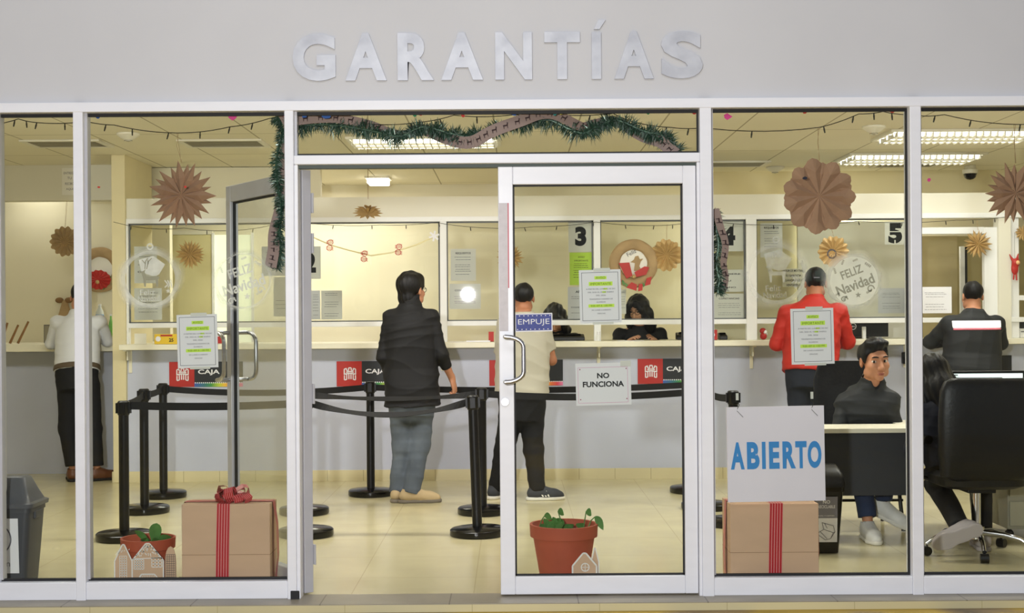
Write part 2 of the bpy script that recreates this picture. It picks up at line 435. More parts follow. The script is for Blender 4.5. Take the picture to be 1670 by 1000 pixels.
# pavement outside, with worn yellow kerb paint
pv = bpy.data.materials.new('worn yellow kerb paint'); pv.use_nodes = True
nt = pv.node_tree; b = nt.nodes['Principled BSDF']; tc = nt.nodes.new('ShaderNodeTexCoord'); n = nt.nodes.new('ShaderNodeTexNoise'); n.inputs['Scale'].default_value = 2.2; n.inputs['Detail'].default_value = 8
rp = nt.nodes.new('ShaderNodeValToRGB'); e = rp.color_ramp.elements
e[0].position = 0.42; e[0].color = (lin(140), lin(118), lin(84), 1); e[1].position = 0.56; e[1].color = (lin(182), lin(152), lin(58), 1)
x = e.new(0.3); x.color = (lin(92), lin(80), lin(66), 1)
nt.links.new(tc.outputs['Object'], n.inputs['Vector']); nt.links.new(n.outputs['Fac'], rp.inputs['Fac']); nt.links.new(rp.outputs['Color'], b.inputs['Base Color']); b.inputs['Roughness'].default_value = 0.6
struct('floor_pavement', MB().box(-7, 7, -9.0, -0.19, -0.14, -0.035), pv)
sillm = tiled('grey beige sill tile', (148, 140, 124), (104, 96, 82), 0.62, 0, 0.006, rough=0.4, var=0.12, off=(0.31, 0), vscale=3)
struct('trim_threshold', MB().box(-6, 6, -0.185, 0.05, -0.1, 0.004), sillm)

# ------------------------------------------------------------------ facade header wall and its sign letters
ZT = PZ(165, 0)                 # top of the glazing frame
struct('wall_front', MB().box(-6.2, 6.2, -0.02, 0.2, ZT + 0.004, 4.2), M['header'])
struct('wall_front_left', MB().box(-6.2, PX(-16, 0), -0.02, 0.2, 0, ZT), M['header'])
struct('wall_front_right', MB().box(PX(1830, 0), 6.2, -0.02, 0.2, 0, ZT), M['header'])
LET = [('G', 478, 548, 'first letter, round G with a crossbar'), ('A', 564, 631, 'A between the G and the R'), ('R', 649, 708, 'R with a straight leg'), ('A', 720, 788, 'A between the R and the N'), ('N', 808, 868, 'N with a full diagonal'), ('T', 888, 946, 'T with a wide top bar'), ('Í', 960, 988, 'narrow I under a slanted accent'), ('A', 1002, 1066, 'A between the accented I and the S'), ('S', 1078, 1146, 'last letter, curved S')]
for ch, a, bx, d in LET:
    top, bot = (35 if ch == 'Í' else 56), 133
    yc = lambda py, px: py - (px - 478) * 0.0068 if True else py
    mid = (a + bx) / 2
    pt = P(mid, yc(top if ch != 'Í' else 39, mid), -0.02); pb = P(mid, yc(bot, mid), -0.02)
    h = pt.z - pb.z; w = (bx - a) / (FOC / 6.48)
    if ch == 'Í':
        k = h / 94.0; mb = MB().poly([(-9 * k, 0), (6.5 * k, 0), (6.5 * k, 76 * k), (-9 * k, 76 * k)], -0.014, 0.012).poly([(-5 * k, 81 * k), (4 * k, 81 * k), (14 * k, 96 * k), (2 * k, 96 * k)], -0.014, 0.012)
    else: mb = MB().text(ch, 0, h / 2, h, -0.014, w=w, bold=0.04, th=0.012)
    o = mb.build('sign_letter', M['signmetal'], loc=(pb.x, -0.02, pb.z))
    tag(o, 'brushed metal %s on the header wall' % d, 'sign letter', 'metal letters of the name on the header wall')

# ------------------------------------------------------------------ aluminium shopfront
FY0, FY1 = -0.055, 0.055
def vpost(n, p0, p1, z0=0.0, z1=ZT, ext=None):
    x0, x1 = PX(p0, 0, 560), PX(p1, 0, 560); mb = MB().box(x0, x1, FY0, FY1, z0, z1)
    o = struct('trim_%d' % n, mb, M['alu'], bevel=0.004)
    g = MB().box(x1, x1 + 0.012, -0.02, 0.03, 0.1, ZT - 0.045)
    q = g.build('side_channel', M['alu_side'], o)
    return x0, x1
m0 = vpost(1, -17, 1); m1 = vpost(2, 127, 143); m2 = vpost(3, 469, 484); m3 = vpost(4, 1141, 1160); m4 = vpost(5, 1481, 1499); m5 = vpost(6, 1805, 1825)
zt0, zt1 = PZ(253, 0), PZ(268, 0)
struct('trim_7', MB().box(m0[0], m5[1], FY0 - 0.004, FY1, PZ(181, 0), ZT), M['alu'], bevel=0.004)          # head rail
struct('trim_8', MB().box(m2[1], m3[0], FY0 + 0.002, FY1, zt1, zt0), M['alu'], bevel=0.004)                   # transom bar
struct('trim_9', MB().box(m2[1], m3[0], -0.02, 0.03, zt1 - 0.016, zt1), M['greenbar'])                       # door stop bar
ZR = PZ(942, 0)
def window(n, xa, xb, z0, z1, rail=True):
    e = struct_empty('window_%d' % n)
    if rail:
        o = MB().box(xa, xb, FY0 + 0.006, FY1 - 0.006, 0.004, z0).build('bottom_rail', M['alu'], e, bevel=0.004)
    g = MB().box(xa, xb, -0.008, 0.008, z0, z0 + 0.012).box(xa, xb, -0.008, 0.008, z1 - 0.016, z1).box(xa, xa + 0.008, -0.008, 0.008, z0 + 0.012, z1 - 0.016).box(xb - 0.008, xb, -0.008, 0.008, z0 + 0.012, z1 - 0.016)
    g.build('gasket', M['gasket'], e)
    MB().rect(xa, xb, z0, z1, 0.0).build('pane', M['glass'], e)
    return e
zh = PZ(181, 0)
window(1, m0[1], m1[0], ZR, zh); window(2, m1[1], m2[0], ZR, zh); window(3, m2[1], m3[0], zt0, zh, False); window(4, m3[1], m4[0], ZR, zh); window(5, m4[1], m5[0], ZR, zh)
# door jambs
j0 = (m2[1], PX(490, 0, 560)); j1 = (PX(1136, 0, 560), m3[0])
struct('trim_10', MB().box(j0[0], j0[1], -0.045, 0.045, 0.0, zt1), M['alu'], bevel=0.003)
struct('trim_11', MB().box(j1[0], j1[1], -0.045, 0.045, 0.0, zt1), M['alu'], bevel=0.003)

def handle(par, x, y, z0, z1, side):
    """bent tube pull: side = -1 towards -Y"""
    r = 0.014; d = 0.075 * side; rr = 0.035
    pts = [(x, y, z1), (x, y + d * 0.55, z1)]
    for i in range(1, 6):
        a = i / 6 * PI / 2; pts.append((x, y + d * 0.55 + d * 0.45 * math.sin(a), z1 - rr * (1 - math.cos(a))))
    for i in range(0, 6):
        a = i / 5 * PI / 2; pts.append((x, y + d * 0.55 + d * 0.45 * math.cos(a), z0 + rr * (1 - math.sin(a))))
    pts.append((x, y, z0))
    return pts
# right-hand leaf, closed -------------------------------------------------
dx0, dx1 = PX(814, 0, 560), PX(1135, 0, 560); dzt, dzb = PZ(273, 0), 0.012
d1 = struct_empty('door_1')
sl, sr = PX(838, 0, 560), PX(1114, 0, 560); gt, gb = PZ(302, 0), PZ(939, 0)
MB().box(dx0, sl, -0.03, 0.03, dzb, dzt).build('stile', M['alu'], d1, bevel=0.004)
MB().box(sr, dx1, -0.03, 0.03, dzb, dzt).build('stile', M['alu'], d1, bevel=0.004)
MB().box(sl, sr, -0.028, 0.028, gt, dzt).build('top_rail', M['alu'], d1, bevel=0.004)
MB().box(sl, sr, -0.028, 0.028, dzb, gb).build('bottom_rail', M['alu'], d1, bevel=0.004)
g = MB()
g.box(sl, sl + 0.008, -0.008, 0.008, gb, gt).box(sr - 0.008, sr, -0.008, 0.008, gb, gt).box(sl, sr, -0.008, 0.008, gt - 0.008, gt).box(sl, sr, -0.008, 0.008, gb, gb + 0.008)
g.build('gasket', M['gasket'], d1)
MB().rect(sl, sr, gb, gt, 0.0).build('pane', M['glass'], d1)
def dtube(par, x, yface, z0, z1, side, lean):
    """D-shaped pull on two standoffs; lean carries the grip sideways over the glass"""
    pts = []; D = 0.07 * side
    top = [(x, yface, z1), (x, yface + D * 0.8, z1)]
    for i in range(6):
        a = i / 5 * PI / 2; top.append((x + lean * math.sin(a), yface + D, z1 - 0.05 * (1 - math.cos(a))))
    bot = [(p[0], p[1], z0 + z1 - p[2]) for p in reversed(top)]
    return MB().tube(top + bot, 0.0115, 10).build('handle', M['brushed'], par, smooth=True)
hz0, hz1 = PZ(622, 0), PZ(549, 0)
dtube(d1, PX(824, 0), -0.03, hz0, hz1, -1, 0.088)
MB().cyl((PX(823, 0), -0.03, PZ(655, 0)), (PX(823, 0), -0.04, PZ(655, 0)), 0.019, n=24).cyl((PX(823, 0), -0.04, PZ(655, 0)), (PX(823, 0), -0.046, PZ(655, 0)), 0.011, n=16).build('lock', M['brushed'], d1, smooth=True)
# worn tape strip with a red edge on the leading stile
MB().rect(PX(814, 0) + 0.003, PX(829, 0), PZ(540, 0), PZ(332, 0), -0.0315).build('tape_strip', mat('pale tape strip', (206, 200, 202), 0.5, var=0.06, vscale=30), d1)
MB().rect(PX(829, 0), PX(831, 0), PZ(470, 0), PZ(332, 0), -0.0315).build('tape_edge', mat('red tape edge', (206, 110, 120), 0.5), d1)
# left-hand leaf, swung into the room ------------------------------------
hx, hy = PX(499, 0, 560), 0.05
ang = math.atan2(0.80, -0.552); LW = 0.972
d2 = struct_empty('door_2', (hx, hy, 0), ang)
def leafbox(x0, x1, z0, z1, t=0.024): return MB().box(x0, x1, -t, t, z0, z1)
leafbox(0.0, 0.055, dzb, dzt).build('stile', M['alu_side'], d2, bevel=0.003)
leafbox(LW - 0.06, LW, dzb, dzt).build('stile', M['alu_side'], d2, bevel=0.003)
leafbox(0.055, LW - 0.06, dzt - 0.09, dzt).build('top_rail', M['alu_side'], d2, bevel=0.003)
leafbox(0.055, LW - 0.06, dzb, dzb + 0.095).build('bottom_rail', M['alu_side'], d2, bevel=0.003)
g = MB().box(0.055, LW - 0.06, -0.008, 0.008, dzt - 0.1, dzt - 0.09).box(0.055, 0.062, -0.008, 0.008, 0.107, dzt - 0.09).box(LW - 0.067, LW - 0.06, -0.008, 0.008, 0.107, dzt - 0.09)
g.build('gasket', M['gasket'], d2)
MB().rect(0.055, LW - 0.06, dzb + 0.09, dzt - 0.09, 0.0).build('pane', M['glass'], d2)
for sd in (-1, 1):
    dtube(d2, LW - 0.03, 0.024 * sd, 1.04, 1.3, sd, -0.1)
for z in (0.2, 1.0, 1.75, 1.95):
    MB().box(-0.012, 0.03, -0.034, -0.024, z - 0.05, z + 0.05).build('hinge', M['alu_side'], d2, bevel=0.002)
# white hinge-side jamb plate, with the black floor pivot at its foot
struct('trim_12', MB().box(PX(474, 0), PX(488, 0), -0.062, -0.055, 0.0, 0.045), M['gasket'], bevel=0.003)

# ------------------------------------------------------------------ teller counter and glazed partition
YP = YC + 0.02
xa = PX(205, YC); zc = 1.127
struct('wall_counter', MB().box(xa, XR, YC, YC + 0.12, 0, zc), M['greywall'])
bbm = tiled('cream skirting tile', (218, 207, 168), (166, 152, 114), 0.305, 0, 0.004, rough=0.35, axes=(0, 2), off=(0.05, 0))
struct('baseboard_counter', MB().box(xa - 0.12, XR, YC - 0.015, YC, 0, 0.092), bbm)
o = MB().box(xa, XR, YC - 0.2, YC + 0.6, zc, zc + 0.046).build('teller_counter', M['ctop'], bevel=0.004)
tag(o, 'long cream counter top running under the glazed teller windows', 'counter')
for px in (213, 722, 976, 1225, 1476):
    x = PX(px, YC, 580); mb = MB().box(x - 0.014, x + 0.014, YC - 0.012, YC, 0.93, zc).box(x - 0.014, x + 0.014, YC - 0.17, YC, zc - 0.012, zc).box(x - 0.005, x + 0.005, YC - 0.10, YC, zc - 0.09, zc - 0.012)
    o = mb.build('shelf_bracket', M['ctop'], bevel=0.002)
    tag(o, {213: 'cream metal bracket under the counter beside the cream pillar', 722: 'cream metal bracket under the counter behind the man in the black jacket', 976: 'cream metal bracket under the counter above the NO FUNCIONA notice', 1225: 'cream metal bracket under the counter near the small red santa', 1476: 'cream metal bracket under the counter beside the seated youth'}[px], 'bracket', 'brackets carrying the teller counter')
# partition frame
pz_top0, pz_top1 = PZ(361, YP), PZ(353, YP); pz_b0, pz_b1 = PZ(531, YP), PZ(523, YP)
ptop = PZ(320, YP)
struct('trim_13', MB().box(xa, XR, YP - 0.03, YP + 0.03, pz_top0, pz_top1), M['white'], bevel=0.004)
struct('trim_14', MB().box(xa, XR, YP - 0.03, YP + 0.03, pz_b0, pz_b1), M['white'], bevel=0.004)
struct('wall_partition_header', MB().box(xa, XR, YP - 0.015, YP + 0.045, pz_top1, ptop), M['cream2'])
PV = [(203, 211), (718, 729), (968, 979), (1216, 1233), (1479, 1492)]
for i, (a, c) in enumerate(PV):
    struct('trim_%d' % (15 + i), MB().box(PX(a, YP, 440), PX(c, YP, 440), YP - 0.034, YP + 0.034, zc + 0.046, pz_top0 + 0.01), M['white'], bevel=0.003)
edges = [PX(211, YP)] + [PX(p, YP) for ac in PV[1:] for p in ac]
n = 6
for i in range(0, len(edges) - 1, 2):
    a, c = edges[i], edges[i + 1]
    e = struct_empty('window_%d' % n); n += 1
    MB().rect(a, c, pz_b1, pz_top0, YP).build('pane', M['glass2'], e)
    MB().box(a, c, YP - 0.01, YP + 0.01, pz_top0 - 0.012, pz_top0).box(a, c, YP - 0.01, YP + 0.01, pz_b1, pz_b1 + 0.01).box(a, a + 0.012, YP - 0.01, YP + 0.01, pz_b1, pz_top0).box(c - 0.012, c, YP - 0.01, YP + 0.01, pz_b1, pz_top0).build('gasket', mat('grey glazing bead', (96, 98, 98), 0.5), e)
# right-hand bay of the partition: framed opening, cream post, second framed pane
YR = 4.75
struct('trim_20', MB().box(PX(1492, YR), PX(1604, YR), YR - 0.03, YR + 0.03, PZ(382, YR, 1550), PZ(371, YR, 1550)), M['white'], bevel=0.003)
struct('trim_21', MB().box(PX(1604, YR), PX(1625, YR), YR - 0.03, YR + 0.03, zc + 0.046, PZ(371, YR, 1600)), M['white'], bevel=0.003)
struct('wall_post_right', MB().box(PX(1625, YR), PX(1645, YR), YR - 0.064, YR + 0.06, zc + 0.046, pz_top0 - 0.002), M['cream2'])
struct('trim_22', MB().box(PX(1645, YR), PX(1660, YR), YR - 0.034, YR + 0.03, zc + 0.046, pz_top0 - 0.001), M['white'], bevel=0.003)
struct('trim_23', MB().box(PX(1660, YR), XR, YR - 0.03, YR + 0.03, PZ(490, YR, 1650), PZ(482, YR, 1650)), M['white'], bevel=0.003)
# inner door leaf seen through that opening
e = struct_empty('door_3')
ya = 6.2
MB().box(PX(1566, ya), PX(1573, ya), ya - 0.02, ya + 0.02, 0, PZ(402, ya, 1570)).build('stile', M['white'], e)
MB().box(PX(1573, ya), PX(1577, ya), ya - 0.02, ya + 0.02, 0, PZ(402, ya, 1570)).build('gasket', M['gasket'], e)
MB().box(PX(1605, ya), PX(1612, ya), ya - 0.02, ya + 0.02, 0, PZ(402, ya, 1570)).build('stile', M['white'], e)
struct('wall_inner_right', MB().box(PX(1480, 6.4), PX(1562, 6.4), 6.4, 6.46, 0, PZ(385, 6.4, 1520)), mat('tan partition', (188, 174, 134), 0.7, var=0.04))
struct('wall_inner_far', MB().box(PX(1562, 6.9), PX(1680, 6.9), 6.9, 6.96, 0, PZ(385, 6.9, 1600)), mat('olive partition', (170, 160, 122), 0.7, var=0.04))
# upper bulkheads behind the partition
struct('wall_bulkhead_right', MB().box(PX(1150, 6.3), XR, 6.3, 6.4, PZ(318, 6.3, 1300), HC), M['ochre'])
struct('wall_bulkhead_left', MB().box(PX(205, 5.6), PX(524, 5.6), 5.6, 5.7, 2.3, HC - 0.005), M['cream'])
# brighter white board behind counter five
struct('wall_board', MB().box(PX(1302, 5.9), PX(1476, 5.9), 5.9, 5.95, 0, PZ(362, 5.9, 1380)), M['whitepanel'])
struct('wall_board_low', MB().box(PX(1150, 6.0), PX(1302, 6.0), 6.0, 6.05, 0, PZ(350, 6.0, 1230)), mat('ivory board', (226, 219, 186), 0.7, var=0.02))
# back office door and the bright doorway beside it, its light painted as a glow
e = struct_empty('door_4')
yb = YB - 0.04
MB().box(PX(283, yb), PX(348, yb), yb - 0.02, yb + 0.03, 0, PZ(383, yb, 310)).build('leaf', mat('beige door', (208, 198, 150), 0.6), e, bevel=0.004)
MB().box(PX(276, yb), PX(283, yb), yb - 0.03, yb + 0.03, 0, PZ(376, yb, 310)).box(PX(283, yb), PX(348, yb), yb - 0.03, yb + 0.03, PZ(383, yb, 310), PZ(376, yb, 310)).build('door_frame', M['cream2'], e, bevel=0.003)
e = struct_empty('door_5')
MB().rect(PX(350, yb), PX(412, yb), 0, PZ(383, yb, 380), yb).build('glow_panel', mat('glowing doorway panel', (236, 240, 214), 0.7, emit=0.55), e)  # flat panel glows to stand in for the brightness beyond the doorway
MB().box(PX(347, yb), PX(351, yb), yb - 0.03, yb, 0, PZ(380, yb, 380)).box(PX(411, yb), PX(415, yb), yb - 0.03, yb, 0, PZ(380, yb, 380)).build('door_frame', M['white'], e)

# ------------------------------------------------------------------ left alcove with its own shelf, and the cream pillar
YA = 5.37
struct('wall_pillar', MB().box(PX(183, 4.66), PX(205, 4.66), 4.66, 5.5, 0, HC), M['ochre'], bevel=0.004)
xp = PX(183, 4.66)
struct('wall_alcove_low', MB().box(XL, xp, YA, YA + 0.12, 0, zc), M['greywall'])
o = MB().box(XL, xp, YA - 0.3, YA + 0.8, zc - 0.02, zc + 0.046).build('alcove_counter', M['ctop'], bevel=0.004)
tag(o, 'cream counter top in the alcove where the man in the white shirt leans', 'counter')
struct('wall_alcove_header', MB().box(XL, xp, YA, YA + 0.15, PZ(327, YA, 90), HC), M['cream2'])
struct('wall_alcove_back', MB().box(XL, xp + 0.1, YA + 0.8, YA + 0.9, 0, HC), M['cream'])
# ================================================================== ceiling fixtures
M['tube'] = mat('lit fluorescent tube', (255, 252, 242), 0.5, emit=3.6)
M['diff'] = mat('lit diffuser', (255, 250, 238), 0.5, emit=4.0)
M['fixture'] = mat('white fixture housing', (226, 222, 206), 0.5)
M['slat'] = mat('grey vent slat', (150, 144, 124), 0.6)
M['shadow'] = mat('dark vent opening', (60, 56, 46), 0.9)
def troffer(cx, cy, label, w=1.2, d=0.58):
    t = thing('ceiling_light', label, 'ceiling light', (cx, cy, HC), 0, 'louvred ceiling lights')
    x0, x1, y0, y1 = -w / 2, w / 2, -d / 2, d / 2
    MB().box(x0, x1, y0, y0 + 0.03, -0.02, -0.001).box(x0, x1, y1 - 0.03, y1, -0.02, -0.001).box(x0, x0 + 0.03, y0 + 0.03, y1 - 0.03, -0.02, -0.001).box(x1 - 0.03, x1, y0 + 0.03, y1 - 0.03, -0.02, -0.001).build('frame', M['fixture'], t)
    MB().box(x0 + 0.03, x1 - 0.03, y0 + 0.03, y1 - 0.03, -0.006, -0.002).build('reflector', M['fixture'], t)
    for k in range(3):
        yy = y0 + d * (k + 0.5) / 3
        MB().cyl((x0 + 0.05, yy, -0.018), (x1 - 0.05, yy, -0.018), 0.026, n=10).build('tube', M['tube'], t, smooth=True)
    lv = MB()
    for k in range(1, 22):
        x = x0 + w * k / 22; lv.box(x - 0.004, x + 0.004, y0 + 0.03, y1 - 0.03, -0.05, -0.02)
    for k in (1, 2):
        yy = y0 + d * k / 3; lv.box(x0 + 0.03, x1 - 0.03, yy - 0.006, yy + 0.006, -0.05, -0.02)
    lv.build('louvre', M['fixture'], t)
    return t
troffer(PX(1562, 3.75, 216), 3.75, 'bright louvred ceiling light beside the big brown paper star near the window edge')
troffer(PX(1482, 5.2, 257), 5.2, 'bright louvred ceiling light beyond the brown paper flower, behind the partition', d=0.6)
troffer(PX(693, 3.9, 227), 3.9, 'louvred ceiling light half hidden behind the tinsel over the doorway', d=0.5)
for x, lb in ((-3.2, 'louvred ceiling light just inside the window over the grey bin'), (-1.1, 'louvred ceiling light just inside the window over the open door leaf'), (1.1, 'louvred ceiling light just inside the closed door leaf'), (3.2, 'louvred ceiling light just inside the window over the desk')):
    troffer(x, 1.8, lb)
# small square diffuser light in the back office
def boxlight(px, py, Y, w, d, label):
    x = PX(px, Y, py); t = thing('ceiling_light', label, 'ceiling light', (x, Y, HC))
    MB().box(-w / 2, w / 2, -d / 2, d / 2, -0.02, -0.001).build('frame', M['fixture'], t)
    MB().box(-w / 2 + 0.02, w / 2 - 0.02, -d / 2 + 0.01, d / 2 - 0.01, -0.07, -0.02).build('diffuser', M['diff'], t, bevel=0.008)
boxlight(617, 290, 6.6, 0.24, 0.3, 'small square ceiling light seen through the open doorway')
boxlight(1031, 308, 6.2, 0.2, 0.3, 'small oblong ceiling light seen at the top of the closed door glass')
boxlight(-900, 290, 6.4, 0.6, 0.6, 'unseen wide ceiling light added for the alcove')  # glowing fixture added out of view past the alcove

def vent(px, py, Y, w, d, label):
    t = thing('ceiling_vent', label, 'air vent', (PX(px, Y, py), Y, HC), 0, 'ceiling vents')
    MB().box(-w / 2, w / 2, -d / 2, -d / 2 + 0.04, -0.015, -0.001).box(-w / 2, w / 2, d / 2 - 0.04, d / 2, -0.015, -0.001).box(-w / 2, -w / 2 + 0.04, -d / 2 + 0.04, d / 2 - 0.04, -0.015, -0.001).box(w / 2 - 0.04, w / 2, -d / 2 + 0.04, d / 2 - 0.04, -0.015, -0.001).build('frame', M['fixture'], t)
    MB().box(-w / 2 + 0.04, w / 2 - 0.04, -d / 2 + 0.04, d / 2 - 0.04, -0.003, -0.001).build('opening', M['shadow'], t)
    s = MB()
    for k in range(7):
        yy = -d / 2 + 0.05 + (d - 0.1) * k / 6
        s.box(-w / 2 + 0.04, w / 2 - 0.04, yy - 0.012, yy + 0.016, -0.012, -0.009)
    s.build('slats', M['slat'], t)
vent(110, 228, 3.9, 0.62, 0.4, 'slatted ceiling vent over the man in the white shirt')
vent(366, 226, 3.95, 0.66, 0.42, 'slatted ceiling vent behind the hanging kraft paper star')
vent(1196, 271, 5.6, 0.62, 0.4, 'slatted ceiling vent behind the tinsel strand near counter four')
vent(1478, 275, 5.75, 0.6, 0.36, 'slatted ceiling vent behind the bright light over counter five')
vent(372, 290, 6.9, 0.5, 0.4, 'slatted ceiling vent deep in the back office')
def speaker(px, py, Y, label):
    t = thing('smoke_detector', label, 'smoke detector', (PX(px, Y, py), Y, HC), 0, 'ceiling detectors')
    MB().lathe([(0.085, -0.001), (0.085, -0.014), (0.05, -0.04), (0.03, -0.05), (0.028, -0.06), (0.001, -0.062)], n=20).build('housing', M['fixture'], t, smooth=True)
    MB().lathe([(0.03, -0.052), (0.031, -0.058), (0.001, -0.064)], n=14).build('sensor', M['slat'], t)
speaker(1425, 208, 3.3, 'pale ceiling detector in front of the bright louvred light')
speaker(1264, 274, 5.9, 'pale ceiling detector beside the brown paper flower')
speaker(209, 216, 3.4, 'pale ceiling detector near the hanging kraft paper star')
x = PX(1582, 5.9, 290)
t = thing('dome_camera', 'white dome security camera with a black lens bubble under the ceiling', 'security camera', (x, 5.9, HC))
MB().lathe([(0.05, -0.001), (0.055, -0.03), (0.07, -0.04), (0.07, -0.075), (0.062, -0.08)], n=20).build('housing', M['fixture'], t, smooth=True)
MB().lathe([(0.06, -0.08), (0.05, -0.115), (0.03, -0.13), (0.001, -0.136)], n=20).build('lens', M['blackgloss'], t, smooth=True)
t = thing('emergency_lamp', 'twin black lamp heads under the ceiling seen through the doorway', 'emergency lamp', (PX(757, 5.0, 281), 5.0, HC))
MB().box(-0.07, 0.07, -0.03, 0.03, -0.02, -0.001).build('plate', M['fixture'], t)
for s in (-1, 1): MB().ball((s * 0.032, 0, -0.035), 0.026, 12).build('lamp_head', M['black'], t, smooth=True)

# ================================================================== string lights
def string_light(pts, Y, label, bulbs, droop=0.03, size=1.0):
    """pts: photo points of the cord, bulbs: fractions along it"""
    W = [P(px, py, Y) for px, py in pts]; path = []
    for a, b in zip(W[:-1], W[1:]):
        for i in range(6):
            f = i / 6; q = a.lerp(b, f); q.z -= droop * 4 * f * (1 - f) * min(1, (b - a).length); path.append(q)
    path.append(W[-1]); o0 = W[0].copy()
    t = thing('string_light', label, 'string lights', o0)
    MB().tube([q - o0 for q in path], 0.0022 * size, 5).build('cord', M['cord'], t)
    n = len(path) - 1
    for k in range(bulbs):
        f = (k + 0.5) / bulbs * n; i = int(f); q = path[i].lerp(path[min(n, i + 1)], f - i) - o0
        d = Vector((random.uniform(-0.3, 0.3), 0, -1)).normalized()
        MB().tube([q, q + d * 0.012 * size, q + d * 0.013 * size, q + d * 0.034 * size], [0.003 * size, 0.0035 * size, 0.0045 * size, 0.003 * size], 6).build('bulb', M['cord'], t)
YS = 0.1
string_light([(-10, 203), (30, 194), (60, 200), (140, 198), (186, 204), (290, 217), (375, 207), (440, 193), (466, 190)], YS, 'dark string light across the tops of the two windows with the kraft star', 14)
string_light([(484, 196), (600, 202), (680, 200), (740, 188), (840, 187), (900, 186), (1000, 185), (1030, 198), (1095, 208), (1140, 209)], YS, 'dark string light behind the tinsel over the doorway', 12)
string_light([(1161, 210), (1335, 208), (1400, 186), (1440, 182), (1478, 187), (1500, 189), (1540, 187), (1656, 203), (1720, 197), (1810, 190)], YS, 'dark string light from which the big brown paper flower hangs', 12)
YQ = YP - 0.06
string_light([(185, 362), (300, 372), (450, 366), (508, 364)], YQ, 'thin string light on the partition behind the kraft star', 6, 0.05)
string_light([(512, 365), (620, 367), (712, 363), (800, 372), (870, 370), (972, 362), (1060, 368), (1112, 365)], YQ, 'thin string light along the partition over counters two and three', 12, 0.02)
string_light([(1164, 362), (1310, 366), (1400, 361), (1560, 359), (1640, 354)], YQ, 'thin string light along the partition over counters four and five', 9, 0.02)

# coloured confetti scraps of tape on the glass, each one a scrap
SC = [(533, 190, 'blue', 9), (497, 189, 'blue', 6), (676, 188, 'green', 4), (686, 187, 'red', 4), (755, 188, 'red', 5), (838, 186, 'blue', 5), (905, 186, 'teal', 4), (916, 185, 'yellow', 4), (992, 183, 'teal', 4), (1057, 184, 'green', 4), (1067, 183, 'red', 5), (1133, 184, 'red', 5), (379, 191, 'pink', 8), (160, 190, 'blue', 5), (161, 305, 'red', 3), (302, 305, 'red', 3), (1455, 181, 'red', 7), (1186, 190, 'pink', 9), (1312, 184, 'red', 4), (1515, 293, 'pink', 5), (1313, 291, 'navy', 5), (462, 186, 'pink', 8)]
SCC = {'blue': (40, 90, 170), 'green': (40, 140, 90), 'red': (205, 50, 40), 'teal': (30, 130, 130), 'yellow': (226, 206, 60), 'pink': (226, 70, 150), 'navy': (30, 30, 50)}
WHERE = lambda px: 'in the glass over the open leaf' if px < 484 else ('in the glass over the doorway' if px < 1141 else 'in the glass near the paper flower')
SCM = {}
for i, (px, py, c, r) in enumerate(SC):
    if c not in SCM: SCM[c] = mat(c + ' paper scrap', SCC[c], 0.6)
    p = P(px, py, 0.012); q = r / 330
    pts = [(q * random.uniform(0.5, 1) * math.cos(a), q * random.uniform(0.35, 0.8) * math.sin(a)) for a in [k * PI / 4 for k in range(8)]]
    o = MB().poly(pts, 0, 0.002).build('paper_scrap', SCM[c], loc=p)
    near = {533: 'above the tinsel just past the doorway post', 497: 'in the corner of the glass over the doorway', 676: 'beside a red one over the doorway', 686: 'beside a green one over the doorway', 755: 'alone above the second loop of tinsel', 838: 'over the leading edge of the closed door leaf', 905: 'beside a yellow one over the closed door leaf', 916: 'beside a teal one over the closed door leaf', 992: 'over the middle of the closed door leaf', 1057: 'beside a red one near the end of the tinsel', 1067: 'beside a green one near the end of the tinsel', 1133: 'in the end corner of the glass over the closed door', 379: 'near the string light by the hanging tinsel', 160: 'high beside the window post near the alcove', 161: 'halfway down the window beside the alcove', 302: 'in front of the kraft star', 1455: 'on the string light beside the big window post', 1186: 'under the corner by the door post', 1312: 'above the big brown paper flower', 1515: 'below the bright light near the dome camera', 1313: 'in front of the big brown paper flower', 462: 'on top of the hanging tinsel strand'}[px]
    tag(o, 'small %s paper scrap %s' % (c, near), 'paper scrap', 'coloured paper scraps in the glass')

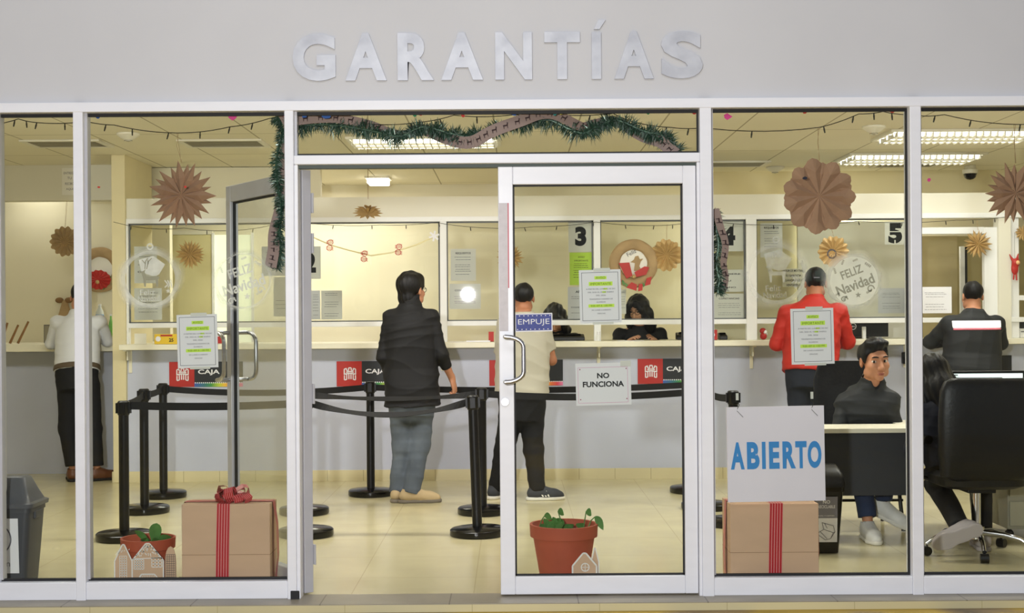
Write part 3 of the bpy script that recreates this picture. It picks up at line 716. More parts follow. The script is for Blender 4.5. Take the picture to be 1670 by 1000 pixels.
# ================================================================== tinsel garlands with a printed ribbon
def deer_pts(cx, cz, s, fl=1):
    raw = [(-0.5, 0.1), (-0.42, 0.22), (0.2, 0.2), (0.34, 0.5), (0.28, 0.72), (0.4, 0.6), (0.6, 0.52), (0.5, 0.42), (0.42, 0.05), (0.36, -0.5), (0.28, -0.5), (0.26, -0.05), (-0.26, -0.05), (-0.32, -0.5), (-0.42, -0.5), (-0.42, 0.0)]
    return [(cx + fl * s * a, cz + s * b) for a, b in raw]
def garland(pts, Y, label, r=0.072, dens=900, ribbon_ph=0.0, rib=True, rw=0.062, flat=None):
    W = [P(px, py, Y) for px, py in pts]; path = []
    for i in range(len(W) - 1):
        p0, p1, p2, p3 = W[max(0, i - 1)], W[i], W[i + 1], W[min(len(W) - 1, i + 2)]
        for k in range(8):
            f = k / 8; path.append(0.5 * ((2 * p1) + (p2 - p0) * f + (2 * p0 - 5 * p1 + 4 * p2 - p3) * f * f + (3 * p1 - p0 - 3 * p2 + p3) * f ** 3))
    path.append(W[-1]); o0 = W[0].copy(); path = [q - o0 for q in path]
    t = thing('tinsel_garland', label, 'tinsel garland', o0); n = len(path) - 1
    L = sum((path[i + 1] - path[i]).length for i in range(n))
    MB().tube(path, 0.006, 6).build('core', M['tinsel'], t)
    g = MB()
    rr = random.Random(hash(label) % 1000 if False else len(label))
    for k in range(int(dens * L)):
        f = rr.random() * n; i = min(int(f), n - 1); q = path[i].lerp(path[i + 1], f - i); tg = (path[i + 1] - path[i]).normalized()
        a = tg.orthogonal().normalized(); b = tg.cross(a); th = rr.random() * 2 * PI
        d = (a * math.cos(th) + b * math.sin(th)); d.y *= 0.55; d = (d + tg * rr.uniform(-0.5, 0.5)).normalized()
        ln = r * rr.uniform(0.55, 1.15) * (0.75 + 0.25 * math.sin(f * 0.9)); s = d.cross(Vector((rr.uniform(-1, 1), rr.uniform(-1, 1), rr.uniform(-1, 1)))).normalized() * 0.0022
        g.cur = 1 if rr.random() < 0.34 else 0
        m = q + d * ln * 0.6 + Vector((0, 0, -0.004)); e = q + d * ln + Vector((0, 0, -0.010))
        g.add([q - s, q + s, m + s, m - s, e], [(0, 1, 2, 3), (3, 2, 4)])
    g.build('tinsel', [M['tinsel'], M['tinseltip']], t)
    if rib:
        R = MB(); wav = 5.5
        top, bot, mid = [], [], []
        for i in range(n * 3 + 1):
            f = i / 3; j = min(int(f), n - 1); q = path[j].lerp(path[j + 1], f - j); tg = (path[j + 1] - path[j]).normalized(); up = Vector((-tg.z, 0, tg.x))
            ph = f / n * L * wav + ribbon_ph
            c = q + up * 0.034 * math.sin(ph) + Vector((0, -0.045 * math.cos(ph) - 0.012, 0)); w = rw * (0.62 + 0.38 * abs(math.cos(ph * 0.5 + 0.4)))
            top.append(c + up * w / 2); bot.append(c - up * w / 2); mid.append((c, tg, up))
        m2 = len(top); R.add(bot + top, [(i, i + 1, m2 + i + 1, m2 + i) for i in range(m2 - 1)])
        R.cur = 1
        step = max(1, int(0.055 / (L / (m2 - 1))))
        for i in range(step, m2 - 1, step):
            c, tg, up = mid[i]; s = 0.034
            R.add([c + tg * s * a + up * s * b + Vector((0, -0.003, 0)) for a, b in deer_pts(0, 0, 0.8)], [tuple(range(16))])
        R.build('ribbon', [M['ribbon'], M['deer']], t)
garland([(484, 205), (540, 204), (600, 212), (650, 222), (690, 207), (730, 216), (765, 223), (800, 212), (850, 202), (895, 196), (945, 217), (975, 206), (1005, 196), (1050, 214), (1082, 222), (1106, 246)], 0.09, 'long green tinsel garland wound with deer ribbon in the glass over the doorway', dens=2400, ribbon_ph=0.6)
garland([(452, 190), (460, 215), (451, 260), (453, 300), (459, 340), (456, 380), (458, 410), (452, 438)], 0.09, 'green tinsel strand with deer ribbon hanging beside the doorway post', dens=2200, ribbon_ph=1.2, r=0.05, rw=0.06)
garland([(1163, 342), (1168, 375), (1172, 400), (1168, 430), (1173, 455), (1171, 478)], 0.09, 'short green tinsel strand hanging beside the closed door post near counter four', dens=2200, ribbon_ph=0.0, r=0.06, rw=0.04)

# ================================================================== paper rosettes
def rosette(px, py, Y, r, n, kind, m, label, hang=None, tilt=0.0, yaw=0.0, group='folded paper stars and flowers', seed=1):
    c = P(px, py, Y); R = r / (FOC / (Y - CAMY)); rr = random.Random(seed)
    t = thing('paper_star' if kind == 'star' else 'paper_flower', label, 'paper decoration', c, 0, group)
    layers = 2
    for ly in range(layers):
        mb = MB()
        off = (0.5 * ly) * 2 * PI / n
        for i in range(n):
            a = off + 2 * PI * i / n + rr.uniform(-0.05, 0.05); w = PI / n * (1.08 if kind == 'flower' else 0.9)
            tip = R * rr.uniform(0.93, 1.0) * (1 if ly == 0 else 0.9); sh = tip * (0.84 if kind == 'flower' else 0.52)
            if kind == 'star': sh = tip * rr.uniform(0.5, 0.62)
            yb = 0.02 * ly; dy = R * 0.10
            pt = lambda rad, ang, y: (rad * math.cos(ang), y, rad * math.sin(ang))
            if kind == 'star':
                v = [pt(0.0, a, yb - dy * 0.3), pt(sh, a - w, yb + dy * 0.6), pt(tip, a, yb), pt(sh, a + w, yb + dy * 0.6), pt(sh * 0.8, a, yb - dy)]
                mb.add(v, [(0, 1, 4), (1, 2, 4), (2, 3, 4), (3, 0, 4)])
            else:
                v = [pt(0.0, a, yb - dy * 0.3), pt(0.6 * tip, a - w * 1.05, yb + dy * 0.7), pt(0.86 * tip, a - w * 0.86, yb + dy * 0.3), pt(0.96 * tip, a - w * 0.4, yb - dy * 0.1), pt(tip, a, yb - dy * 0.3), pt(0.96 * tip, a + w * 0.4, yb - dy * 0.1), pt(0.86 * tip, a + w * 0.86, yb + dy * 0.3), pt(0.6 * tip, a + w * 1.05, yb + dy * 0.7), pt(0.62 * tip, a, yb - dy)]
                mb.add(v, [(k, k + 1, 8) for k in range(8)] + [(7, 0, 8)])
        o = mb.build('petals', m, t)
        if tilt or yaw: o.rotation_euler = (tilt, 0, yaw)
    MB().disc(0, 0, 0.1 * R, 0.03, 12).build('backing', m, t)
    if kind == 'flower' and r < 40:
        mb = MB()
        for i in range(n):
            a = 2 * PI * i / n; q = 0.36 * R
            mb.add([(q * 0.6 * math.cos(a - 0.12), -0.1 * R, q * 0.6 * math.sin(a - 0.12)), (q * math.cos(a), -0.16 * R, q * math.sin(a)), (q * 0.6 * math.cos(a + 0.12), -0.1 * R, q * 0.6 * math.sin(a + 0.12))], [(0, 1, 2)])
        mb.build('pleat_tips', M['gold'], t)
    if hang:
        h = P(hang[0], hang[1], Y) - c
        MB().tube([(0, 0, R * 0.9), (h.x - 0.004, 0, h.z)], 0.0012, 4).tube([(0.004, 0, R * 0.9), (h.x - 0.03 * R, 0, (h.z + R) / 2), (h.x + 0.003, 0, h.z)], 0.0012, 4).build('thread', M['kraft'], t)
    return t
rosette(296, 318, 0.12, 58, 11, 'star', M['kraftdark'], 'large spiky kraft paper star hanging from the string light', (290, 217))
rosette(1336, 320, 0.12, 64, 11, 'flower', M['kraftdark'], 'large brown paper flower hanging in front of counter five', (1335, 208), seed=4)
rosette(1656, 315, 0.12, 54, 10, 'star', M['kraftdark'], 'big brown paper star cut off by the edge of the photo', (1655, 202), seed=5)
rosette(106, 394, 5.44, 26, 14, 'flower', M['kraft'], 'kraft paper flower hanging in the alcove above the white-shirted man', (109, 328), seed=6)
rosette(310, 415, YQ, 26, 13, 'star', M['gold'], 'small gold paper star on the partition above the yellow box', None, seed=7)
rosette(832, 420, YQ, 24, 14, 'star', M['gold'], 'gold paper star half hidden by the closed door edge', None, seed=8)
rosette(1087, 416, YQ, 28, 14, 'flower', M['gold'], 'tan paper flower beside the reindeer wreath', (1088, 366), seed=9)
rosette(1359, 410, YQ, 27, 14, 'flower', M['gold'], 'gold paper flower under the large brown paper flower', (1356, 362), seed=10)
rosette(1595, 398, YQ, 25, 13, 'star', M['gold'], 'gold paper star above the man with the reflective stripe', (1594, 358), seed=11)
rosette(600, 348, 1.2, 26, 12, 'star', M['gold'], 'gold foil star hanging edge-on in the open doorway', (600, 128), tilt=1.25, yaw=0.1, seed=12)
rosette(1668, 380, YQ, 14, 12, 'star', M['gold'], 'small gold paper star at the photo edge near the red elf ornament', None, seed=13)

# ================================================================== wreaths
def wreath(px, py, Y, r, label, reindeer=True):
    c = P(px, py, Y); R = r / (FOC / (Y - CAMY)); t = thing('wreath', label, 'wreath', c, 0, 'kraft wreaths on the counter glass')
    mb = MB(); k = 40; rings = []
    for i in range(k + 1):
        a = 2 * PI * i / k; j = 1 + 0.03 * math.sin(i * 5.0)
        rings.append([((R * 0.78 + R * 0.22 * j * math.cos(b)) * math.cos(a), 0.12 * R * math.sin(b), (R * 0.78 + R * 0.22 * j * math.cos(b)) * math.sin(a)) for b in [2 * PI * q / 8 for q in range(8)]])
    mb.ring_loft(rings, cap=False).build('ring', M['kraft'], t, smooth=True)
    MB().disc(0.02 * R, 0.06 * R, R * 0.58, 0.03 * R, 28).build('backing_card', M['paper_in'], t)
    if reindeer:
        MB().poly([(0.02 * R, -0.3 * R), (0.06 * R, 0.02 * R), (-0.12 * R, 0.06 * R), (0.02 * R, 0.16 * R), (0.08 * R, 0.3 * R), (0.2 * R, 0.32 * R), (0.26 * R, 0.18 * R), (0.4 * R, 0.2 * R), (0.3 * R, 0.08 * R), (0.24 * R, -0.1 * R), (0.34 * R, -0.3 * R)], 0.0, 0.01).build('reindeer_cutout', M['kraft'], t)
        MB().text('Feliz', -0.08 * R, 0.44 * R, 0.16 * R, 0.0, wmax=0.5 * R, rot=0.5).build('lettering', M['inkgrey'], t)
    bow = MB()
    if reindeer:
        pl = [[(-0.62, 0.02), (-0.18, 0.04), (-0.06, -0.5), (-0.3, -0.62)], [(0.02, -0.36), (0.44, -0.12), (0.62, -0.16), (0.5, -0.46), (0.1, -0.56)], [(-0.78, -0.42), (-0.6, -0.4), (-0.5, -0.72), (-0.72, -0.78)], [(-0.32, -0.98), (0.1, -1.12), (0.12, -0.86), (-0.1, -0.76)], [(0.16, -1.14), (0.34, -1.1), (0.36, -0.84), (0.2, -0.84)], [(0.44, -0.92), (0.66, -0.86), (0.72, -0.54), (0.52, -0.6)]]
        for q in pl: bow.poly([(a * R, b * R) for a, b in q], -0.2 * R, 0.05 * R)
    else:
        for i in range(14):
            a = 2 * PI * i / 14; bow.add([(0, -0.3 * R, -0.45 * R), (0.5 * R * math.cos(a - 0.25), -0.16 * R, -0.45 * R + 0.4 * R * math.sin(a - 0.25)), (0.56 * R * math.cos(a), -0.24 * R, -0.45 * R + 0.45 * R * math.sin(a)), (0.5 * R * math.cos(a + 0.25), -0.16 * R, -0.45 * R + 0.4 * R * math.sin(a + 0.25))], [(0, 1, 2, 3)])
    bow.build('bow', M['red'], t)
    lf = MB()
    for i in range(9):
        a = PI + i * PI / 8; q = (0.5 * R * math.cos(a), -0.62 * R + 0.2 * R * math.sin(a)) if reindeer else (0.55 * R * math.cos(i), -0.4 * R + 0.3 * R * math.sin(i))
        lf.add([(q[0], -0.1 * R, q[1]), (q[0] + 0.12 * R, -0.14 * R, q[1] - 0.12 * R), (q[0] + 0.03 * R, -0.12 * R, q[1] - 0.22 * R)], [(0, 1, 2)])
    lf.build('leaves', M['leaf'], t)
    MB().ball((-0.02 * R, -0.3 * R, -0.55 * R), 0.09 * R, 12).build('bell', M['gold'], t, smooth=True)
wreath(1033, 430, YQ, 40, 'round kraft wreath with a reindeer cutout and red bow at counter three')
wreath(163, 440, 6.12, 37, 'round kraft wreath with a big red flower in the alcove', False)

# hanging red elf ornament
c = P(1655, 437, YQ)
t = thing('elf_ornament', 'small red elf ornament with a round face hanging at the photo edge', 'ornament', c)
sd = SDF(); sd.ell((0, 0, -0.005), (0.03, 0.02, 0.055), k=0.02).ell((0.008, -0.005, 0.045), (0.034, 0.026, 0.036), k=0.015).cone((-0.02, 0, 0.07), (-0.045, 0, 0.115), 0.012, 0.004, 0.01).cone((0.02, 0, 0.075), (0.03, 0, 0.12), 0.012, 0.004, 0.01)
sd.build('body', M['red'], t, 0.005)
MB().ball((0.016, -0.02, 0.045), 0.02, 12).build('face', mat('peach face paint', (232, 180, 130), 0.6), t, smooth=True)
MB().cyl((-0.008, 0, -0.05), (-0.012, 0, -0.1), 0.007, n=8).cyl((0.012, 0, -0.05), (0.014, 0, -0.105), 0.007, n=8).build('feet', M['red'], t)
MB().tube([(0, 0, 0.08), (0, 0, 0.3)], 0.0012, 4).build('thread', M['cord'], t)

# bunting cord with red paper bows and a white tape cross (behind the open doorway)
pts = [(508, 386), (540, 400), (568, 408), (605, 417), (640, 412), (680, 399), (708, 386)]
W = [P(a, b, YQ) for a, b in pts]; c = W[0].copy()
t = thing('bunting_cord', 'pale bunting cord with red paper bows strung across the glass of counter two', 'bunting', c)
MB().tube([w - c for w in W], 0.006, 6).build('cord', mat('pale cord', (236, 226, 180), 0.7), t)
MB().tube([P(605, 417, YQ) - c, P(605, 432, YQ) - c], 0.0015, 4).build('thread', M['paper'], t)
for px, py in ((538, 400), (594, 418), (650, 407)):
    q = P(px, py, YQ - 0.01) - c; s = 0.03
    b = MB()
    for sg in (-1, 1):
        for k in range(3):
            b.stroke([(q.x - 0.03, q.z + sg * (0.012 + k * 0.011)), (q.x + 0.03, q.z + sg * (0.02 + k * 0.011))], 0.005, q.y)
        b.disc(q.x + sg * 0.004, q.z + sg * 0.024, 0.026, q.y + 0.001, 12, 0.021)
    b.build('paper_bow', M['red'], t)
q = P(708, 385, YQ - 0.01) - c; b = MB()
for a in (0.3, 1.4, 2.4): b.stroke([(q.x - 0.045 * math.cos(a), q.z - 0.045 * math.sin(a)), (q.x + 0.045 * math.cos(a), q.z + 0.045 * math.sin(a))], 0.016, q.y - 0.001 * a)
b.build('tape_cross', M['paper'], t)
# ================================================================== printed notices
def sheet(name, px0, py0, px1, py1, Y, label, cat, m=None, th=0.0015, rot=0.0, group=None):
    """flat sheet whose corners are photo points at depth Y; returns (empty, width, height); local x right, z up from its centre"""
    a = P(px0, py0, Y); b = P(px1, py1, Y); pc = P((px0 + px1) / 2, (py0 + py1) / 2, Y)
    s = FOC / (Y - CAMY); w, h = (px1 - px0) / s, (py1 - py0) / s
    t = thing(name, label, cat, pc, 0, group); t.rotation_euler = (0, rot, 0)
    MB().box(-w / 2, w / 2, 0, th, -h / 2, h / 2).build('sheet', m or M['paper'], t)
    return t, w, h

def scribble(t, w, h, rows, m=None, y=-0.001, x0=-0.36, x1=0.36, th=0.012, seed=0):
    """rows = fractions of height from the top; broken dark lines where the print is too small to read"""
    rr = random.Random(seed); mb = MB()
    for f in rows:
        z = h / 2 - f * h; x = (x0 + rr.uniform(0, 0.06)) * w; e = (x1 - rr.uniform(0, 0.12)) * w
        while x < e:
            q = min(e, x + rr.uniform(0.03, 0.12) * w); mb.rect(x, q, z - th * h / 2, z + th * h / 2, y); x = q + 0.018 * w
    mb.build('lettering', m or M['inkgrey'], t)

def aviso(px0, py0, px1, py1, rot, label, tape=True, Y=0.006):
    t, w, h = sheet('notice', px0, py0, px1, py1, Y, label, 'notice', M['paper'], rot=rot, group='AVISO IMPORTANTE notices on the shopfront')
    b = MB(); k = 0.06 * w; lw = 0.004
    b.rect(-w / 2 + k, w / 2 - k, h / 2 - k - lw / 2, h / 2 - k, -0.001).rect(-w / 2 + k, w / 2 - k, -h / 2 + k, -h / 2 + k + lw / 2, -0.001).rect(-w / 2 + k, -w / 2 + k + lw / 2, -h / 2 + k, h / 2 - k, -0.001).rect(w / 2 - k - lw / 2, w / 2 - k, -h / 2 + k, h / 2 - k, -0.001)
    b.build('border', M['inkgrey'], t)
    zz = lambda f: h / 2 - f * h
    hl = MB().rect(-0.27 * w, 0.3 * w, zz(0.30), zz(0.225), -0.0008).rect(-0.29 * w, 0.33 * w, zz(0.705), zz(0.645), -0.0008).rect(0.08 * w, 0.17 * w, zz(0.375), zz(0.345), -0.0008).rect(0.05 * w, 0.14 * w, zz(0.435), zz(0.405), -0.0008).rect(-0.13 * w, 0.16 * w, zz(0.18), zz(0.12), -0.0008)
    hl.build('highlighter', M['lime'], t)
    g = MB().text('AVISO', 0.015 * w, zz(0.15), 0.045 * h, -0.0016, wmax=0.3 * w).text('IMPORTANTE', 0.015 * w, zz(0.265), 0.045 * h, -0.0016, wmax=0.56 * w).text('9:00 AM A 1:00 PM', 0.02 * w, zz(0.675), 0.035 * h, -0.0016, wmax=0.62 * w)
    g.build('heading', M['inkgreen'], t)
    tx = MB()
    for f, s, wm in ((0.36, 'A PARTIR DEL LUNES 22 DE DIC', 0.7), (0.42, 'DEL 2025 AL 05 DE ENERO', 0.62), (0.48, 'DEL 2026', 0.23), (0.55, 'TENDREMOS HORARIO DE', 0.56), (0.605, 'GUARDIA', 0.22), (0.755, 'DE LUNES A SABADO', 0.46), (0.82, 'GRACIAS', 0.19)):
        tx.text(s, 0.015 * w, zz(f), 0.024 * h, -0.0016, w=wm * w)
    tx.build('lettering', M['inkgrey'], t)
    if tape:
        MB().rect(-0.15 * w, 0.25 * w, h / 2 - 0.03 * h, h / 2 + 0.03 * h, -0.002).build('tape', M['tape'], t)
        MB().rect(-0.2 * w, 0.3 * w, -h / 2 - 0.025 * h, -h / 2 + 0.02 * h, -0.002).build('tape', M['tape'], t)
    return t
aviso(289, 513, 355, 600, -0.022, 'white AVISO IMPORTANTE notice on the window in front of the CAJA 1 sign', Y=0.008)
aviso(945, 440, 1013, 527, -0.02, 'white AVISO IMPORTANTE notice on the closed door leaf')
aviso(1290, 503, 1360, 594, -0.02, 'white AVISO IMPORTANTE notice on the window in front of the red jacket')

# NO FUNCIONA
t, w, h = sheet('notice', 939, 592, 1029, 661, 0.006, 'white NO FUNCIONA notice taped to the closed door leaf', 'notice', rot=-0.02)
b = MB(); k = 0.045
for (x0, x1, z0, z1) in ((-w / 2 + 0.012, w / 2 - 0.016, h / 2 - 0.022, h / 2 - 0.0205), (-w / 2 + 0.012, w / 2 - 0.016, -h / 2 + 0.012, -h / 2 + 0.0135), (-w / 2 + 0.011, -w / 2 + 0.0125, -h / 2 + 0.014, h / 2 - 0.022), (w / 2 - 0.0165, w / 2 - 0.015, -h / 2 + 0.014, h / 2 - 0.022)): b.rect(x0, x1, z0, z1, -0.001)
b.build('border', mat('pink print line', (214, 140, 180), 0.7), t)
MB().text('NO', 0, 0.042, 0.027, -0.0015, bold=0.03, w=0.06).text('FUNCIONA', 0, 0.0, 0.028, -0.0015, bold=0.03, w=0.203).build('lettering', M['ink'], t)
d = MB()
for sx in (-1, 1):
    for sz in (-1, 1): d.disc(sx * (w / 2 - 0.022), sz * (h / 2 - 0.03), 0.003, -0.0014, 8)
d.build('dots', mat('magenta dot', (150, 40, 80), 0.7), t)
MB().rect(w / 2 - 0.05, w / 2 + 0.002, h / 2 - 0.02, h / 2 + 0.008, -0.002).build('tape', M['tape'], t)

# EMPUJE plate
t, w, h = sheet('push_plate', 840, 511, 901, 541, -0.004, 'blue EMPUJE push sticker on the closed door leaf above the handle', 'sign', M['paper'], rot=-0.015)
MB().rect(-w / 2 + 0.005, w / 2 - 0.005, -h / 2 + 0.006, h / 2 - 0.006, -0.0006).build('blue_field', mat('navy blue print', (54, 66, 140), 0.5, var=0.15, vscale=60), t)
MB().text('EMPUJE', 0, 0, 0.034, -0.0014, w=0.155).build('lettering', M['paper'], t)
sp = MB(); rr = random.Random(3)
for i in range(16): sp.disc(-w / 2 + 0.012 + i * (w - 0.024) / 15, h / 2 - 0.012 if i % 2 else -h / 2 + 0.012, 0.003, -0.001, 6)
sp.build('dots', M['paper'], t)

# ABIERTO board, hung from two strings stuck to the glass
ax0, ax1, az0, az1 = 1186, 1345, 663, 818
t, w, h = sheet('open_sign', ax0, az0, ax1, az1, 0.04, 'large grey board reading ABIERTO in blue, standing on the ribboned box', 'sign', mat('pale grey board', (236, 229, 240), 0.7, var=0.03, vscale=3), th=0.012, rot=-0.012)
bt = MB()
for ch, a_, b_ in (('A', 1191.5, 1214), ('B', 1218, 1238.5), ('I', 1242.5, 1248.5), ('E', 1254, 1271), ('R', 1276, 1297.5), ('T', 1297, 1315.5), ('O', 1317, 1339.5)):
    bt.text(ch, ((a_ + b_) / 2 - 1265.5) * w / 159, -0.006, 0.135, -0.002, w=(b_ - a_) * w / 159, bold=0.044)
bt.build('lettering', M['blueink'], t)
for sx in (-0.19, 0.18):
    MB().tube([(sx, 0.002, h / 2 - 0.015), (sx + 0.012, -0.002, h / 2 + 0.012), (sx - 0.004, -0.005, h / 2 + 0.03), (sx + 0.004, -0.01, h / 2 + 0.055)], 0.0018, 5).tube([(sx, -0.002, h / 2 - 0.018), (sx + 0.03, -0.003, h / 2 - 0.05)], 0.0014, 4).build('string', M['cord'], t)
    MB().rect(sx - 0.006, sx + 0.008, h / 2 + 0.035, h / 2 + 0.07, -0.012).build('tape', M['tape'], t)

# ================================================================== sprayed Christmas stencils on the glass
M['spray'] = frosted('white spray snow', (252, 252, 252), 0.93, noise=0.25)
M['spraythin'] = frosted('thin white spray snow', (240, 240, 240), 0.5, noise=0.5)
M['halo'] = frosted('soft white spray halo', (250, 250, 250), 0.9, noise=0.3, soft=True)
M['sprayfull'] = frosted('dense white spray snow', (252, 252, 244), 0.9, noise=0.08)
def halo(t, cx, cz, r0, r1, r2, dens, seed=0, skew=0.0):
    """soft-edged ring of overspray, strongest at r1"""
    mb = MB(); n = 48; rr = random.Random(seed); v = []; dn = []
    ph = rr.uniform(0, 6)
    for k, (r, q) in enumerate(((r0, 0.9), (r1, 1.0), ((r1 + r2) / 2, 0.35), (r2, 0.0))):
        for j in range(n):
            a = 2 * PI * j / n; wob = 1 + (0.05 * math.sin(2 * a + ph) + 0.03 * math.sin(5 * a + ph)) * (1 if k > 1 else 0)
            v.append((cx + r * wob * math.cos(a), 0, cz + r * wob * math.sin(a))); dn.append(q * dens * (1 - skew * (0.5 + 0.5 * math.sin(a + ph))))
    mb.add(v, [(k * n + j, (k + 1) * n + j, (k + 1) * n + (j + 1) % n, k * n + (j + 1) % n) for k in range(3) for j in range(n)])
    o = mb.build('overspray', M['halo'], t); at = o.data.attributes.new('spray_amount', 'FLOAT', 'POINT'); at.data.foreach_set('value', dn); return o
def leaf_stroke(mb, x, z, a, s, y):
    for k in range(4):
        for sg in (-1, 1):
            p = (x + math.cos(a) * s * k * 0.3, z + math.sin(a) * s * k * 0.3); q = (p[0] + s * 0.32 * math.cos(a + sg * 0.9), p[1] + s * 0.32 * math.sin(a + sg * 0.9)); mb.stroke([p, q], s * 0.12, y)
    mb.stroke([(x, z), (x + math.cos(a) * s * 1.2, z + math.sin(a) * s * 1.2)], s * 0.08, y)
def star_pts(cx, cz, r): return [(cx + (r if k % 2 == 0 else r * 0.42) * math.sin(k * PI / 5), cz + (r if k % 2 == 0 else r * 0.42) * math.cos(k * PI / 5)) for k in range(10)]
def deer_stencil(px, py, r, label, dens, full):
    R = r / 330.0; t = thing('window_stencil', label, 'window stencil', P(px, py, 0.004), 0, 'sprayed Christmas stencils on the glass')
    halo(t, 0, 0, R * 0.86, R * 0.96, R * 1.18, dens, int(px), 0.35)
    MB().disc(0, R * 1.12, R * 0.12, -0.0005, 16, R * 0.07).build('ring_loop', M['spray'] if full else M['spraythin'], t)
    m = M['spray'] if full else M['spraythin']
    s = MB()
    s.poly([(-0.4 * R, 0.66 * R), (0.1 * R, 0.8 * R), (0.52 * R, 0.5 * R), (0.3 * R, 0.14 * R), (0.08 * R, 0.1 * R), (-0.3 * R, 0.24 * R)], -0.0004)
    s.build('sky_patch', m, t)
    d = MB()
    d.poly([(a * R * 0.62 + 0.02 * R, b * R * 0.5 - 0.02 * R) for a, b in deer_pts(0, 0, 1, -1)], -0.0012)
    for sg in (0, 1): d.stroke([(-0.18 * R + sg * 0.06 * R, 0.34 * R), (-0.16 * R + sg * 0.1 * R, 0.6 * R), (-0.08 * R + sg * 0.14 * R, 0.72 * R)], 0.03 * R, -0.0012).stroke([(-0.16 * R + sg * 0.1 * R, 0.52 * R), (-0.28 * R + sg * 0.2 * R, 0.66 * R)], 0.025 * R, -0.0012)
    d.build('deer', mat('greyish stencil gap', (168, 162, 140), 0.8) if full else m, t)
    x = MB().text('Feliz', -0.1 * R, -0.46 * R, 0.2 * R, -0.001, w=0.5 * R, rot=0.06).text('Navidad', -0.05 * R, -0.68 * R, 0.2 * R, -0.001, w=0.74 * R, rot=0.06)
    x.build('lettering', m, t)
    k = MB()
    for i in range(3): k.stroke([(0.5 * R + 0.1 * i * R, -0.05 * R), (0.62 * R + 0.06 * i * R, -0.2 * R), (0.5 * R + 0.12 * i * R, -0.3 * R)], 0.04 * R, -0.001)
    k.poly(star_pts(0.62 * R, -0.42 * R, 0.09 * R), -0.001); k.build('trees', m, t)
    return t
deer_stencil(245, 455, 47, 'white sprayed ring stencil with a leaping deer on the window', 0.9, True)
deer_stencil(1266, 447, 50, 'faint white sprayed ring stencil near the red jacket cap', 0.42, False)
def feliz_stencil(px, py, r, label, filled):
    R = r / 330.0; t = thing('window_stencil', label, 'window stencil', P(px, py, 0.004), 0, 'sprayed Christmas stencils on the glass')
    if filled:
        MB().disc(0, 0, R * 0.98, 0.0003, 48).build('snow_disc', M['sprayfull'], t)
        halo(t, 0, 0, R * 0.98, R * 1.02, R * 1.38, 0.75, int(px), 0.5)
        MB().disc(-0.9 * R, 1.1 * R, R * 0.2, 0.0, 20, R * 0.14).build('ring_loop', M['inkgrey'], t)
        m = mat('clear stencil gap', (172, 168, 150), 0.8); rot = 0.36
    else:
        halo(t, 0, 0, R * 0.97, R * 1.0, R * 1.2, 0.6, int(px), 0.3)
        m = M['spray']; rot = 0.3
    x = MB()
    x.text('FELIZ', -0.1 * R, 0.36 * R, 0.34 * R, -0.001, w=0.92 * R, rot=rot, bold=0.02).text('Navidad', 0.04 * R, -0.16 * R, 0.42 * R, -0.001, w=1.6 * R, rot=rot, bold=0.025)
    x.build('lettering', m, t)
    l = MB()
    for (a, b, g, s) in ((-0.75, 0.3, 1.9, 0.2), (-0.5, 0.66, 1.2, 0.18), (0.45, 0.72, -0.6, 0.24), (-0.05, 0.8, 0.4, 0.18), (-0.6, -0.5, 3.6, 0.16), (0.5, -0.5, 0.5, 0.2), (-0.3, -0.62, 4.0, 0.18)): leaf_stroke(l, a * R, b * R, g, s * R, -0.001)
    l.poly(star_pts(0.16 * R, -0.58 * R, 0.13 * R), -0.001)
    sp = [(0.66 * R + 0.16 * R * math.cos(q) * (1 - q / 9), -0.34 * R + 0.18 * R * math.sin(q) * (1 - q / 9)) for q in [i * 0.5 for i in range(14)]]; l.stroke(sp, 0.05 * R, -0.001)
    sp = [(-0.42 * R + 0.16 * R * math.cos(q) * (1 - q / 9), -0.76 * R + 0.14 * R * math.sin(q) * (1 - q / 9)) for q in [i * 0.5 for i in range(14)]]; l.stroke(sp, 0.05 * R, -0.001)
    l.build('leaf_pattern', m, t)
feliz_stencil(396, 458, 44, 'white sprayed FELIZ NAVIDAD stencil in front of the open door leaf', False)
feliz_stencil(1393, 458, 40, 'white sprayed FELIZ NAVIDAD disc stencil beside the red jacket cap', True)

# ================================================================== papers on the teller glass
YG = YP + 0.012
def numeral(ch, px0, py0, px1, py1, label, hfrac=0.62, bold=0.06, w=0.55, thin=False):
    t, w_, h = sheet('counter_number', px0, py0, px1, py1, YG - 0.004, label, 'number sign', M['paper_in'], group='counter numbers on the teller glass')
    MB().text(ch, 0, 0, hfrac * h, -0.001, w=w * w_, bold=bold).build('lettering', M['ink'], t)
    return t, w_, h
numeral('2', 489, 402, 523, 455, 'paper sign with a black 2, half hidden by the open door edge')
numeral('3', 927, 360, 967, 411, 'paper sign with a bold black 3 above the lime notice', w=0.46)
numeral('4', 1160, 360, 1215, 410, 'paper sign with a bold black 4 beside the tinsel strand', w=0.42)
t, w_, h = numeral('5', 1443, 362, 1477, 399, 'paper sign with a stencilled black 5', hfrac=0.9, w=0.66)
MB().rect(-0.05 * w_, 0.02 * w_, -h * 0.5, -0.3 * h, -0.0015).rect(-0.3 * w_, 0.3 * w_, 0.05 * h, 0.09 * h, -0.0015).build('stencil_bridges', M['paper_in'], t)
t, w, h = sheet('notice', 929, 412, 967, 465, YG - 0.004, 'lime green AVISO IMPORTANTE notice under the number 3', 'notice', M['lime'])
MB().text('AVISO', 0, 0.36 * h, 0.05 * h, -0.001).text('IMPORTANTE', 0, 0.25 * h, 0.05 * h, -0.001, wmax=0.66 * w).build('lettering', M['ink'], t); scribble(t, w, h, [0.34, 0.4, 0.46, 0.55, 0.61, 0.68, 0.76], M['ink'], seed=2)
